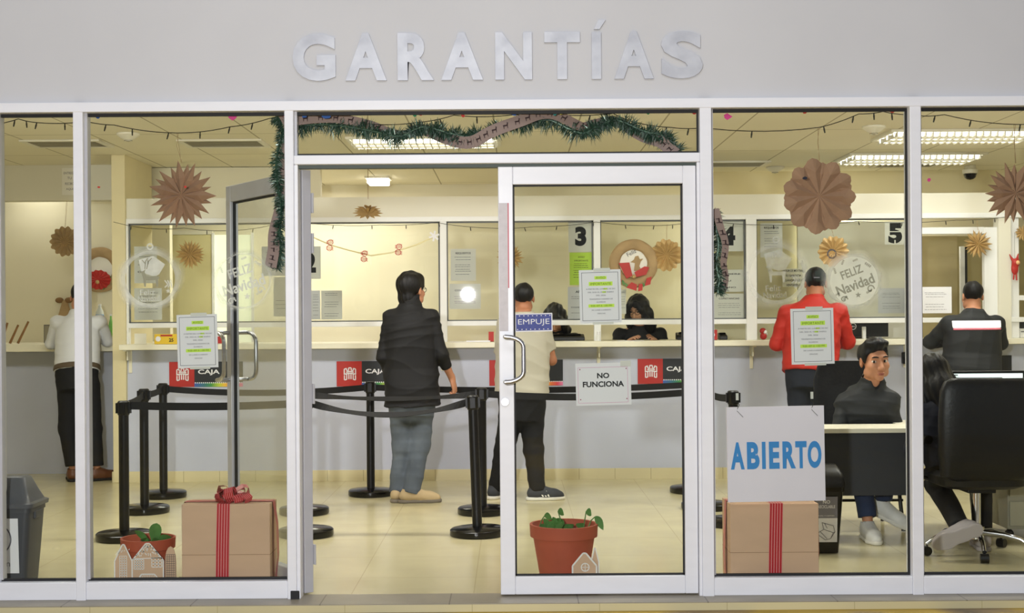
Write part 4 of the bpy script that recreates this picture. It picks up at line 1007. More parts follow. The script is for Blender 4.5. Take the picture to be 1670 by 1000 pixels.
def paper(px0, py0, px1, py1, label, head=None, rows=(0.25, 0.35, 0.45, 0.55, 0.65, 0.75), Y=None, m=None, im=None, seed=0):
    t, w, h = sheet('printed_sheet', px0, py0, px1, py1, YG - 0.003 if Y is None else Y, label, 'paper', m or M['paper_in'])
    if head:
        mb = MB()
        for s, f, wf in head: mb.text(s, 0, h / 2 - f * h, 0.07 * h, -0.001, w=wf * w, bold=0.02)
        mb.build('lettering', M['ink'], t)
    scribble(t, w, h, rows, im, seed=seed)
    return t
paper(735, 406, 776, 458, 'REQUISITOS sheet taped on the glass above the flash reflection', [('REQUISITOS', 0.14, 0.6)], (0.26, 0.34, 0.5, 0.56, 0.64, 0.7, 0.8), seed=3)
paper(733, 463, 784, 504, 'CONSTANCIAS sheet under the REQUISITOS sheet behind counter three', [('CONSTANCIAS', 0.26, 0.66)], (0.5, 0.58, 0.7, 0.76), im=mat('faded violet ink', (150, 120, 150), 0.8), seed=4)
paper(524, 474, 558, 521, 'handwritten sheet low on the glass of counter two', None, (0.1, 0.16, 0.4, 0.48, 0.56, 0.8, 0.88), seed=5)
paper(508, 474, 522, 521, 'narrow sheet low on the glass beside the open door edge', None, (0.15, 0.22, 0.3, 0.4, 0.5, 0.6, 0.7, 0.85), m=M['paper'], seed=6)
t = paper(926, 468, 962, 521, 'APP sheet with icons under the lime notice', [('APP', 0.15, 0.3)], (0.3, 0.36, 0.62, 0.64, 0.8), m=M['paper'], seed=7)
paper(1012, 472, 1021, 512, 'narrow form on the glass beside the long-haired woman', None, (0.1, 0.14, 0.3, 0.4, 0.5, 0.6, 0.75), seed=8)
paper(1161, 440, 1213, 476, 'sheet of large capitals behind the short tinsel strand', [('REQUIERE', 0.2, 0.8), ('TU', 0.5, 0.2), ('TURNO', 0.8, 0.5)], (), seed=9)
paper(1162, 479, 1216, 519, 'CONSTANCIAS sheet at the foot of the glass of counter four', [('CONSTANCIAS', 0.2, 0.62)], (0.4, 0.48, 0.56, 0.78, 0.86), seed=10)
paper(1240, 364, 1276, 420, 'REQUISITOS sheet high on the glass beside the big paper flower', [('REQUISITOS', 0.14, 0.66)], (0.24, 0.3, 0.45, 0.52, 0.6, 0.68), seed=11)
t, w, h = sheet('printed_sheet', 1276, 438, 1312, 468, 5.88, 'sheet of small black capitals on the white board beside the red jacket cap', 'paper', M['whitepanel'])
MB().text('FAVOR DE MOSTRAR', 0, 0.38 * h, 0.12 * h, -0.001, w=0.95 * w, bold=0.02).text('SU GARANTIA', 0, 0.12 * h, 0.12 * h, -0.001, w=0.7 * w, bold=0.02).text('CUANDO PASE A', 0, -0.14 * h, 0.12 * h, -0.001, w=0.85 * w, bold=0.02).text('VENTANILLA', 0, -0.4 * h, 0.12 * h, -0.001, w=0.66 * w, bold=0.02).build('lettering', M['ink'], t)
paper(1432, 470, 1477, 511, 'white printed sheet standing on the counter beside the window post', None, (0.2, 0.26, 0.36, 0.6, 0.72, 0.8), m=M['paper'], seed=12)
paper(1500, 468, 1552, 511, 'white printed sheet leaning beside the man with the reflective stripe', None, (0.22, 0.28, 0.38, 0.66, 0.76, 0.86), m=M['paper'], seed=13)
paper(219, 402, 256, 462, 'official sheet behind the deer stencil', [('CAJA 1', 0.7, 0.7)], (0.2, 0.28, 0.4, 0.5), seed=14)
paper(219, 470, 264, 522, 'long printed sheet under the deer stencil', None, (0.15, 0.25, 0.35, 0.45, 0.55, 0.65, 0.75), m=M['paper_in'], seed=15)
paper(427, 402, 466, 450, 'white sheet on the glass beside the hanging tinsel', None, (0.2, 0.3, 0.4, 0.6), m=M['paper'], seed=16)
paper(446, 452, 470, 516, 'pale printed poster low on the glass behind the open door leaf', None, (0.6, 0.7, 0.8), seed=17)
paper(101, 274, 126, 318, 'ENTREGA TU RECIBO AQUI sheet high over the alcove shelf', None, (), Y=YA - 0.004, seed=18)
o = [x for x in bpy.data.objects if x.get('label') == 'ENTREGA TU RECIBO AQUI sheet high over the alcove shelf'][0]
MB().text('ENTREGA', 0, 0.075, 0.022, -0.001, w=0.105).text('TU', 0, 0.03, 0.022, -0.001).text('RECIBO', 0, -0.02, 0.022, -0.001, w=0.08).text('AQUI', 0, -0.07, 0.022, -0.001).build('lettering', M['inkgrey'], o)

# ================================================================== CAJA signs on the counter front
rb = bpy.data.materials.new('rainbow strip'); rb.use_nodes = True
nt = rb.node_tree; tc = nt.nodes.new('ShaderNodeTexCoord'); sp = nt.nodes.new('ShaderNodeSeparateXYZ'); r = nt.nodes.new('ShaderNodeValToRGB'); nt.links.new(tc.outputs['Generated'], sp.inputs[0]); nt.links.new(sp.outputs[0], r.inputs['Fac']); nt.links.new(r.outputs[0], nt.nodes['Principled BSDF'].inputs['Base Color'])
e = r.color_ramp.elements; cols = [(0.0, (60, 90, 170)), (0.2, (50, 110, 120)), (0.35, (60, 140, 60)), (0.5, (180, 200, 60)), (0.62, (236, 190, 60)), (0.75, (226, 120, 60)), (0.88, (220, 70, 80)), (1.0, (226, 130, 180))]
e[0].position = 0; e[0].color = tuple(lin(c) for c in cols[0][1]) + (1,); e[1].position = 1.0; e[1].color = tuple(lin(c) for c in cols[-1][1]) + (1,)
for p_, c_ in cols[1:-1]: q = e.new(p_); q.color = tuple(lin(c) for c in c_) + (1,)
M['signblack'] = mat('black sign panel', (38, 40, 44), 0.5)
def castle(mb, cx, cz, s, y):
    lw = 0.085 * s
    mb.stroke([(cx - 0.44 * s, cz + 0.02 * s), (cx - 0.44 * s, cz + 0.4 * s), (cx - 0.26 * s, cz + 0.46 * s), (cx - 0.26 * s, cz + 0.28 * s), (cx - 0.1 * s, cz + 0.3 * s), (cx - 0.1 * s, cz + 0.5 * s), (cx + 0.1 * s, cz + 0.5 * s), (cx + 0.1 * s, cz + 0.3 * s), (cx + 0.26 * s, cz + 0.28 * s), (cx + 0.26 * s, cz + 0.46 * s), (cx + 0.44 * s, cz + 0.4 * s), (cx + 0.44 * s, cz + 0.02 * s)], lw, y)
    mb.stroke([(cx - 0.3 * s, cz + 0.16 * s), (cx, cz + 0.22 * s), (cx + 0.3 * s, cz + 0.16 * s)], lw, y)
    mb.stroke([(cx - 0.48 * s, cz + 0.0 * s), (cx, cz + 0.09 * s), (cx + 0.48 * s, cz + 0.0 * s)], lw * 1.1, y)
    for sg in (-1, 1):
        mb.stroke([(cx + sg * 0.43 * s, cz - 0.08 * s), (cx + sg * 0.43 * s, cz - 0.44 * s), (cx + sg * 0.25 * s, cz - 0.4 * s), (cx + sg * 0.25 * s, cz)], lw, y)
        mb.stroke([(cx + sg * 0.08 * s, cz + 0.05 * s), (cx + sg * 0.08 * s, cz - 0.38 * s)], lw, y)
def caja(px0, py0, num, label, red=41, tot=124, hh=41, showblack=True):
    Y = YC - 0.006; t, w, h = sheet('counter_sign', px0, py0, px0 + tot, py0 + hh, Y, label, 'sign', M['signblack'], th=0.004, group='CAJA signs on the counter front')
    s = w / tot
    MB().rect(-w / 2, -w / 2 + red * s, -h / 2, h / 2, -0.0006).build('red_panel', M['red'], t)
    mb = MB(); castle(mb, -w / 2 + red * s * 0.53, -0.004, 21 * s, -0.0014); mb.build('emblem', M['paper'], t)
    x0 = -w / 2 + red * s
    MB().rect(x0, w / 2, -h / 2, -h / 2 + 6.5 * s, -0.0006).build('rainbow_strip', rb, t)
    k = MB()
    for i in range(24): k.disc(x0 + (i + 0.5) * (w / 2 - x0) / 24, -h / 2 + 6.5 * s, 1.1 * s, -0.0016, 6)
    k.build('dots', M['paper'], t)
    MB().text('CAJA' + (' ' + num if num else ''), x0 + 25 * s if not num else x0 + 28 * s, 3.0 * s, 9.5 * s, -0.0014, bold=0.025, w=(35 if not num else 44) * s).build('lettering', M['paper'], t)
caja(276, 590, '1', 'red and black CAJA 1 sign behind the belt posts', tot=120)
caja(549, 589, '2', 'red and black CAJA sign half hidden by the man in the black jacket', tot=122)
caja(798, 587, '3', 'red and black CAJA sign behind the man in the beige shirt', tot=120, hh=42)
caja(1040, 585, '4', 'red and black CAJA sign beside the NO FUNCIONA notice', tot=122)
caja(1530, 580, '5', 'red and black CAJA sign behind the man with the reflective stripe', tot=120)
# ================================================================== belt stanchions
M['belt'] = mat('black webbing belt', (16, 16, 17), 0.75)
PH = 0.885
def stanchion(px, py, label, lean=0.0, htop=None):
    """px, py: photo point of the base centre on the floor"""
    u, v = px - 835, py - 520; v2 = v + u * ROLL; s = v2 / EYE; Y = FOC / s + CAMY
    x = (u - v * ROLL) / s
    t = thing('belt_stanchion', label, 'belt stanchion', (x, Y, 0), 0, 'black belt stanchions of the queue'); t.rotation_euler = (0, lean, 0)
    h = htop or PH
    MB().lathe([(0.172, 0.002), (0.176, 0.012), (0.174, 0.04), (0.165, 0.048), (0.06, 0.056), (0.045, 0.06)], n=40).build('base', M['blackgloss'], t, smooth=True)
    MB().cyl((0, 0, 0.055), (0, 0, h - 0.09), 0.031, n=24).build('post', M['black'], t, smooth=True)
    MB().lathe([(0.033, h - 0.09), (0.037, h - 0.085), (0.037, h - 0.008), (0.03, h)], n=24).box(-0.046, 0.046, -0.016, 0.016, h - 0.078, h - 0.014).box(-0.016, 0.016, -0.046, 0.046, h - 0.078, h - 0.014).build('belt_head', M['black'], t, smooth=True)
    return t
ST = {}
ST['A'] = stanchion(203, 880, 'nearest black belt post on the alcove side, beside the potted plant', htop=0.87)
ST['B'] = stanchion(236, 836, 'second black belt post in the row beside the cream pillar')
ST['C'] = stanchion(267, 811, 'third black belt post, under the CAJA 1 sign')
ST['D'] = stanchion(605, 808, 'black belt post in front of the counter beside the man in the black jacket')
ST['E'] = stanchion(787, 838, 'upright black belt post just behind the leaning one')
ST['F'] = stanchion(779, 873, 'leaning black belt post at the edge of the closed door leaf', lean=-0.03)
ST['G1'] = stanchion(496, 838, 'black belt post hidden behind the open leaf edge, base further in')
ST['G2'] = stanchion(499, 874, 'black belt post hidden behind the open leaf edge, base nearer the door')
ST['H'] = stanchion(1129, 803, 'black belt post whose base shows at the closed door edge nearest the counter')
ST['I'] = stanchion(1151, 830, 'black belt post hidden behind the door post beside the ABIERTO board')
ST['J'] = stanchion(1197, 857, 'black belt post whose head shows above the ABIERTO board', htop=0.885)
def belt(a, b, sag=0.03, twist=0.0, w=0.048, zoff=0.0):
    ta, tb = ST[a], ST[b]; z0 = PH - 0.046
    p, q = Vector(ta.location), Vector(tb.location)
    if tb is ST['F']: q = q + Vector((-0.026, 0, 0))
    if ta is ST['F']: p = p + Vector((-0.026, 0, 0))
    d = (q - p); d.z = 0; L = d.length; d.normalize(); n = 36
    top, bot = [], []
    for i in range(n + 1):
        f = i / n; c = p.lerp(q, f); c = c + d * 0.04 * (1 - 2 * f); c.z = z0 + zoff - 4 * sag * f * (1 - f)
        env = math.sin(PI * f); th = twist * math.sin(PI * f) + (twist * 0.3 * math.sin(3 * PI * f) if twist else 0)
        side = Vector((-d.y, d.x, 0)); up = Vector((0, 0, 1)) * math.cos(th) + side * math.sin(th)
        top.append(c + up * w / 2 - p); bot.append(c - up * w / 2 - p)
    mb = MB().add(bot + top, [(i, i + 1, n + 2 + i, n + 1 + i) for i in range(n)])
    o = mb.build('belt', M['belt'], ta)
    if ta is ST['F']: o.rotation_euler = (0, 0.03, 0)
    md = o.modifiers.new('thick', 'SOLIDIFY'); md.thickness = 0.0025; md.offset = 0
belt('A', 'B', 0.01); belt('B', 'C', 0.01); belt('C', 'D', 0.035); belt('A', 'G2', 0.012); belt('G1', 'E', 0.03, 1.25); belt('G2', 'F', 0.075, 1.2)
belt('E', 'I', 0.03); belt('I', 'J', 0.02); belt('D', 'H', 0.03)

# ================================================================== ribboned cardboard boxes
stripe = bpy.data.materials.new('striped red ribbon'); stripe.use_nodes = True
nt = stripe.node_tree; tc = nt.nodes.new('ShaderNodeTexCoord'); sp = nt.nodes.new('ShaderNodeSeparateXYZ'); nt.links.new(tc.outputs['UV'], sp.inputs[0])
mo = nt.nodes.new('ShaderNodeMath'); mo.operation = 'PINGPONG'; mo.inputs[1].default_value = 0.1; nt.links.new(sp.outputs[0], mo.inputs[0])
lt = nt.nodes.new('ShaderNodeMath'); lt.operation = 'LESS_THAN'; lt.inputs[1].default_value = 0.026; nt.links.new(mo.outputs[0], lt.inputs[0])
mx = nt.nodes.new('ShaderNodeMixRGB'); mx.inputs[1].default_value = (lin(178), lin(32), lin(44), 1); mx.inputs[2].default_value = (lin(226), lin(150), lin(150), 1)
nt.links.new(lt.outputs[0], mx.inputs[0]); nt.links.new(mx.outputs[0], nt.nodes['Principled BSDF'].inputs['Base Color']); nt.nodes['Principled BSDF'].inputs['Roughness'].default_value = 0.35
def ribbon_strip(name, path, wv, parent, w=0.055):
    """strip along path; wv = sideways unit vectors, one or per point; carries a UV running across the strip"""
    n = len(path); me = bpy.data.meshes.new(name); v = []
    for i, p in enumerate(path):
        s = Vector(wv[i] if isinstance(wv, list) else wv) * w / 2; v += [Vector(p) - s, Vector(p) + s]
    me.from_pydata([tuple(q) for q in v], [], [(2 * i, 2 * i + 1, 2 * i + 3, 2 * i + 2) for i in range(n - 1)])
    uv = me.uv_layers.new(name='across')
    for l in me.loops: uv.data[l.index].uv = (l.vertex_index % 2, (l.vertex_index // 2) / n)
    me.materials.append(stripe); o = bpy.data.objects.new(name, me); COL.objects.link(o); o.parent = parent; return o
def bow(parent, c, r, seed=2):
    rr = random.Random(seed)
    for i in range(11):
        a = i * 2 * PI / 11 + rr.uniform(-0.2, 0.2); el = rr.uniform(0.1, 1.0); R = r * rr.uniform(0.75, 1.0)
        d = Vector((math.cos(a) * math.cos(el), math.sin(a) * math.cos(el) * 0.55, math.sin(el) * 0.8)); sd = Vector((-math.sin(a), math.cos(a), 0.25)).normalized()
        up = d.cross(sd).normalized(); pts = []
        for k in range(9):
            f = k / 8 * 2 * PI; pts.append(Vector(c) + d * R * (0.5 - 0.5 * math.cos(f)) + up * R * 0.26 * math.sin(f))
        ribbon_strip('bow_loop', pts, sd, parent, 0.05)
def giftbox(x0, x1, y0, y1, h, px, label, top_bow, side_loops):
    xc, yc = (x0 + x1) / 2, (y0 + y1) / 2; w, d = (x1 - x0) / 2, (y1 - y0) / 2
    t = thing('gift_box', label, 'cardboard box', (xc, yc, 0))
    MB().box(-w, w, -d, d, 0.003, h).build('box', M['card'], t, bevel=0.004)
    MB().box(-w - 0.0008, w + 0.0008, -d - 0.0008, d + 0.0008, h * 0.44, h * 0.44 + 0.002).build('seam', mat('cardboard seam', (150, 120, 92), 0.9), t)
    bx = px
    ribbon_strip('ribbon', [(bx, -d - 0.003, 0.0), (bx + 0.004, -d - 0.004, h * 0.5), (bx + 0.01, -d - 0.003, h + 0.002), (bx + 0.01, 0, h + 0.003), (bx, d + 0.003, h + 0.002), (bx, d + 0.003, 0.0)], Vector((1, 0, 0)), t, 0.066)
    ribbon_strip('ribbon', [(-w - 0.003, 0.0, 0.0), (-w - 0.012, 0, h * 0.4), (-w - 0.003, 0, h + 0.003), (0, 0, h + 0.005), (w + 0.003, 0, h + 0.003), (w + 0.02, 0, h * 0.75), (w + 0.024, 0, h * 0.4), (w + 0.004, 0, 0.0)], Vector((0, 1, 0)), t, 0.06)
    if top_bow: bow(t, (bx + 0.04, -0.02, h + 0.004), 0.13)
    return t
giftbox(-1.655, -1.215, 0.075, 0.27, 0.452, -0.02, 'large cardboard box with striped red ribbon and a bow, beside the open door leaf', True, True)
t = giftbox(PX(1187, 0.1), PX(1331, 0.1), 0.075, 0.32, 0.435, -0.0, 'cardboard box with a striped red ribbon under the ABIERTO board', False, False)

# ================================================================== potted plants with cardboard houses
def leaf(mb, base, tip, w, bend=0.2):
    b, t = Vector(base), Vector(tip); d = t - b; s = d.cross(Vector((0, 1, 0.3))).normalized(); n = 7; L, R, Cc = [], [], []
    for i in range(n + 1):
        f = i / n; c = b + d * f + Vector((0, 0, -bend * d.length * f * f)); ww = w * math.sin(PI * min(1, f * 0.93 + 0.05)) ** 0.8
        if i == n: ww = 0.0005
        L.append(c + s * ww + Vector((0, 0, ww * 0.3))); R.append(c - s * ww + Vector((0, 0, ww * 0.3))); Cc.append(c)
    m = n + 1; mb.add(L + Cc + R, [(i, i + 1, m + i + 1, m + i) for i in range(n)] + [(m + i, m + i + 1, 2 * m + i + 1, 2 * m + i) for i in range(n)])
def pot(t, r, h, dy=0):
    MB().lathe([(r * 0.68, 0.002), (r * 0.92, h * 0.8), (r, h * 0.8), (r * 1.02, h), (r * 0.94, h), (r * 0.9, h * 0.86), (r * 0.02, h * 0.85)], n=40, cap=True).build('pot', M['terracotta'], t, smooth=True)
    MB().lathe([(r * 0.9, h * 0.86), (r * 0.5, h * 0.89), (0.002, h * 0.9)], n=24).build('soil', M['soil'], t, smooth=True)
M['chalk'] = mat('white marker line', (236, 232, 226), 0.8)
def gable(t, x0, x1, z0, z1, y, arch=False, name='cardboard_house'):
    mid = (x0 + x1) / 2; eave = z0 + (z1 - z0) * 0.66
    if arch: pts = [(x0, z0), (x1, z0), (x1, eave)] + [(mid + (x1 - x0) / 2 * math.cos(a), eave + (z1 - eave) * math.sin(a)) for a in [PI * k / 8 for k in range(1, 8)]] + [(x0, eave)]
    else: pts = [(x0, z0), (x1, z0), (x1, eave), (mid + (x1 - x0) * 0.06, z1), (mid - (x1 - x0) * 0.06, z1), (x0, eave)]
    return MB().poly(pts, y, 0.004).build(name, M['card'], t), pts
def lines(mb, x0, x1, z0, z1, nx, nz, y, w=0.003):
    for i in range(nx + 1): x = x0 + (x1 - x0) * i / nx; mb.stroke([(x, z0), (x, z1)], w, y)
    for i in range(nz + 1): z = z0 + (z1 - z0) * i / nz; mb.stroke([(x0, z), (x1, z)], w, y)
# pot 1
xc = PX(240, 0.22, 900); hs_ = 0.03; t = thing('potted_plant', 'small terracotta pot with a leafy shoot behind cardboard houses, beside the ribboned box', 'potted plant', (xc, 0.24, 0))
pot(t, 0.135, 0.262)
lf = MB()
for b, e, w in (((0.0, 0, 0.23), (-0.06, -0.03, 0.325), 0.018), ((0.03, 0, 0.23), (0.05, -0.02, 0.365), 0.032), ((0.05, 0, 0.23), (0.125, -0.03, 0.29), 0.022), ((0.02, 0, 0.23), (0.09, -0.05, 0.255), 0.024), ((0.0, 0.02, 0.23), (-0.03, -0.03, 0.27), 0.018), ((0.05, 0.03, 0.23), (0.1, 0.03, 0.27), 0.02)): leaf(lf, b, e, w)
lf.build('leaves', M['leaf'], t, smooth=True)
st = MB()
for e in ((-0.03, -0.01, 0.29), (0.035, -0.005, 0.30), (0.08, -0.01, 0.27)): st.tube([(0.01, 0, 0.22), (e[0] * 0.7, 0, e[2] * 0.93), e], 0.004, 6)
st.build('stem', M['leaf'], t)
yy = -0.15
h1, p1 = gable(t, -0.155, -0.068, 0.01, 0.252, yy - 0.004)
d1_ = MB().stroke(p1 + [p1[0]], 0.006, yy - 0.006); lines(d1_, -0.13, -0.095, 0.05, 0.195, 3, 12, yy - 0.006, 0.003)
for k in range(6): d1_.stroke([(-0.15 + k * 0.014, 0.2 + 0.006 * k), (-0.135 + k * 0.01, 0.225)], 0.003, yy - 0.006)
d1_.build('drawn_lines', M['chalk'], h1)
h2, p2 = gable(t, -0.066, 0.09, 0.01, 0.258, yy - 0.01)
d2_ = MB().stroke(p2 + [p2[0]], 0.006, yy - 0.012)
lines(d2_, -0.056, -0.008, 0.13, 0.178, 4, 4, yy - 0.012, 0.004); lines(d2_, 0.032, 0.082, 0.14, 0.186, 3, 3, yy - 0.012, 0.004)
rr = random.Random(4)
for k in range(46):
    z = rr.uniform(0.19, 0.245); hw = 0.078 * (0.262 - z) / 0.085; x = 0.012 + rr.uniform(-hw, hw); d2_.stroke([(x, z), (x + rr.uniform(-0.004, 0.004), z + 0.008)], 0.004, yy - 0.012)
d2_.stroke([(-0.06, 0.182), (0.086, 0.186)], 0.004, yy - 0.012).stroke([(-0.04, 0.075), (-0.02, 0.105), (0.045, 0.105), (0.07, 0.075), (-0.04, 0.075)], 0.005, yy - 0.012)
for k in range(9): d2_.stroke([(-0.03 + k * 0.01, 0.078), (-0.018 + k * 0.0075, 0.102)], 0.002, yy - 0.012)
d2_.build('drawn_lines', M['chalk'], h2)
h3, p3 = gable(t, 0.094, 0.15, 0.01, 0.24, yy + 0.002, arch=True); d3_ = MB(); lines(d3_, 0.1, 0.146, 0.02, 0.2, 5, 16, yy, 0.0022); d3_.build('drawn_lines', mat('grey drawn bricks', (120, 108, 102), 0.8), h3)
for hh_ in (h1, h2, h3): hh_.location.x += hs_
# pot 2
xc = PX(920, 0.24, 900); t = thing('potted_plant', 'terracotta pot of small green plants with one cardboard house, behind the closed door leaf', 'potted plant', (xc, 0.26, 0))
pot(t, 0.172, 0.315)
lf = MB(); st = MB(); rr = random.Random(8)
for i in range(15):
    a = rr.uniform(0, 6.28); r0 = rr.uniform(0.02, 0.11); b = (r0 * math.cos(a) - 0.01, r0 * math.sin(a) * 0.6, 0.28); e = (b[0] + rr.uniform(-0.05, 0.05), b[1] - 0.02, rr.uniform(0.315, 0.37)); leaf(lf, b, e, rr.uniform(0.014, 0.024))
for (sx, ex, ez, tip) in ((0.1, 0.115, 0.38, (0.14, -0.03, 0.365)), (0.12, 0.16, 0.35, (0.2, -0.04, 0.30)), (-0.13, -0.1, 0.355, (-0.06, -0.03, 0.35)), (0.0, -0.03, 0.38, (0.0, -0.03, 0.37))):
    st.tube([(sx, 0, 0.28), ((sx + ex) / 2, 0, 0.33), (ex, -0.01, ez)], 0.003, 6); leaf(lf, (ex, -0.01, ez), tip, 0.02)
lf.build('leaves', M['leaf'], t, smooth=True); st.build('stem', M['leaf'], t)
yy = -0.185
h1, p1 = gable(t, 0.035, 0.155, 0.01, 0.195, yy, name='cardboard_house')
d_ = MB().stroke(p1 + [p1[0]], 0.008, yy - 0.002); d_.disc(0.098, 0.125, 0.022, yy - 0.002, 20, 0.017); d_.stroke([(0.08, 0.125), (0.116, 0.125)], 0.003, yy - 0.002).stroke([(0.098, 0.107), (0.098, 0.143)], 0.003, yy - 0.002)
lines(d_, 0.05, 0.082, 0.045, 0.08, 2, 3, yy - 0.002, 0.004); lines(d_, 0.115, 0.145, 0.045, 0.08, 2, 3, yy - 0.002, 0.004); d_.build('drawn_lines', M['chalk'], h1)
h2, p2 = gable(t, 0.13, 0.168, 0.01, 0.215, yy + 0.03, name='cardboard_house'); MB().stroke(p2 + [p2[0]], 0.006, yy + 0.028).build('drawn_lines', M['chalk'], h2)

# ================================================================== waste bins
M['binshade'] = mat('dark grey bin plastic', (66, 68, 74), 0.45, var=0.05)
M['binlid'] = mat('grey bin lid plastic', (84, 86, 92), 0.42, var=0.05)
x1 = PX(66, 0.3, 900); t = thing('waste_bin', 'dark grey push lid bin with a paper recycling label', 'waste bin', (x1 - 0.215, 0.29, 0))
def rrect(w, d, z, r=0.03, ox=0, oy=0):
    o = []
    for cx, cy, a0 in ((w - r, d - r, 0), (-w + r, d - r, PI / 2), (-w + r, -d + r, PI), (w - r, -d + r, 1.5 * PI)):
        for k in range(5): a = a0 + k / 4 * PI / 2; o.append((ox + cx + r * math.cos(a), oy + cy + r * math.sin(a), z))
    return o
MB().ring_loft([rrect(0.175, 0.10, 0.003), rrect(0.19, 0.112, 0.2), rrect(0.205, 0.12, 0.40), rrect(0.21, 0.125, 0.40), rrect(0.21, 0.125, 0.43)]).build('body', M['binshade'], t, smooth=True)
MB().ring_loft([rrect(0.222, 0.137, 0.425), rrect(0.225, 0.139, 0.445), rrect(0.205, 0.127, 0.452), rrect(0.185, 0.1, 0.50), rrect(0.16, 0.065, 0.57), rrect(0.15, 0.055, 0.577)]).build('lid', M['binlid'], t, smooth=True)
MB().box(0.19, 0.214, -0.05, 0.05, 0.36, 0.405).build('handle', M['binshade'], t, bevel=0.006)
lx0, lx1, lz0, lz1 = -0.085, 0.15, 0.095, 0.375
LM = Matrix.Translation((0, -0.1005, 0)) @ Matrix.Rotation(0.055, 4, 'X')
MB().rect(lx0, lx1, lz0, lz1, -0.004).xf(LM).build('paper_label', M['paper'], t)
g = MB().text('cartón', 0.045, 0.145, 0.03, -0.006, w=0.12)
g.disc(0.033, 0.27, 0.083, -0.006, 32, 0.076)
for k in range(3):
    a = k * 2 * PI / 3 + 0.5; g.poly([(0.033 + 0.045 * math.cos(a + q) * m_, 0.27 + 0.045 * math.sin(a + q) * m_) for q, m_ in ((-0.75, 0.75), (-0.5, 1.25), (0.25, 1.3), (0.3, 1.55), (0.75, 0.95), (0.3, 0.5), (0.22, 0.8))], -0.006)
g.xf(LM).build('lettering', M['inkgrey'], t)

cx_ = PX(1345, 1.05, 860); t = thing('waste_bin', 'black waste bin labelled NO RECICLABLE in front of the desk', 'waste bin', (cx_, 1.2, 0))
w0 = 0.118
MB().ring_loft([rrect(w0 * 0.82, 0.1, 0.003), rrect(w0, 0.13, 0.36), rrect(w0 * 1.06, 0.135, 0.36), rrect(w0 * 1.06, 0.135, 0.39)]).build('body', M['blackgloss'], t, smooth=True)
MB().ring_loft([rrect(w0 * 1.1, 0.14, 0.385), rrect(w0 * 1.1, 0.14, 0.41), rrect(w0 * 1.06, 0.1, 0.46), rrect(w0 * 0.85, 0.05, 0.505)]).build('lid', M['black'], t, smooth=True)
LM = Matrix.Translation((0.02, -0.1075, 0.0)) @ Matrix.Rotation(0.083, 4, 'X')
MB().rect(-0.07, 0.058, 0.21, 0.335, -0.004).xf(LM).build('grey_label', mat('grey label', (128, 126, 134), 0.6), t)
MB().rect(-0.07, 0.058, 0.07, 0.21, -0.004).xf(LM).build('white_label', M['paper'], t)
MB().text('NO', -0.006, 0.305, 0.02, -0.006, bold=0.02).text('RECICLABLE', -0.006, 0.277, 0.018, -0.006, w=0.1, bold=0.02).text('PAPEL Y CARTON', -0.006, 0.224, 0.008, -0.006, w=0.09).xf(LM).build('lettering', M['paper'], t)
g = MB()
for q in ([(-0.06, 0.12), (-0.02, 0.145), (-0.03, 0.185), (0.035, 0.165), (0.045, 0.13), (0.02, 0.09), (-0.01, 0.083), (-0.06, 0.12)], [(-0.02, 0.145), (0.035, 0.125), (0.045, 0.13)], [(0.035, 0.125), (0.02, 0.09)], [(-0.04, 0.132), (0.0, 0.09)], [(-0.03, 0.185), (-0.015, 0.18), (0.0, 0.15)]): g.stroke(q, 0.003, -0.006)
g.xf(LM).build('drawing', M['inkgrey'], t)

# ================================================================== desk, chairs, monitors
YD = 1.42; xd0, xd1 = PX(1322, YD, 700), 3.9
zd = PZ(699, YD, 1400)
t = thing('office_desk', 'office desk with cream top and dark grey front panel where the youth sits', 'desk', (0, YD, 0))
MB().box(xd0, PX(1490, YD, 700), 0, 0.33, zd - 0.028, zd).box(PX(1490, YD, 700), xd1, 0, 0.62, zd - 0.028, zd).build('desk_top', M['ctop'], t, bevel=0.003)
MB().box(xd0 + 0.03, PX(1496, YD, 700), 0.04, 0.065, PZ(810, YD, 1400), zd - 0.028).build('front_panel', M['dark'], t)
for x in (xd0 + 0.03, xd1 - 0.06): MB().box(x, x + 0.03, 0.05, 0.31 if x < 3 else 0.58, 0.003, zd - 0.028).build('side_panel', M['dark'], t)
# pedestal under the desk's far end
t = thing('drawer_pedestal', 'cream drawer pedestal under the desk behind the swivel chair', 'drawer unit', (PX(1650, 1.75, 860), 1.75, 0))
MB().box(-0.1, 0.35, -0.2, 0.22, 0.06, 0.60).build('carcass', mat('putty metal', (150, 146, 128), 0.5), t, bevel=0.004)
for z in (0.08, 0.26, 0.44): 
    d_ = MB().box(-0.09, 0.34, -0.212, -0.2, z, z + 0.15).build('drawer', mat('putty drawer', (160, 156, 136), 0.5), t, bevel=0.003)
    MB().box(0.05, 0.2, -0.222, -0.212, z + 0.1, z + 0.112).build('handle', M['alu_side'], d_)
for sx in (-0.08, 0.33):
    for sy in (-0.17, 0.19): MB().ball((sx, sy, 0.03), 0.028, 10).cyl((sx, sy, 0.05), (sx, sy, 0.062), 0.012, n=8).build('caster', M['black'], t)
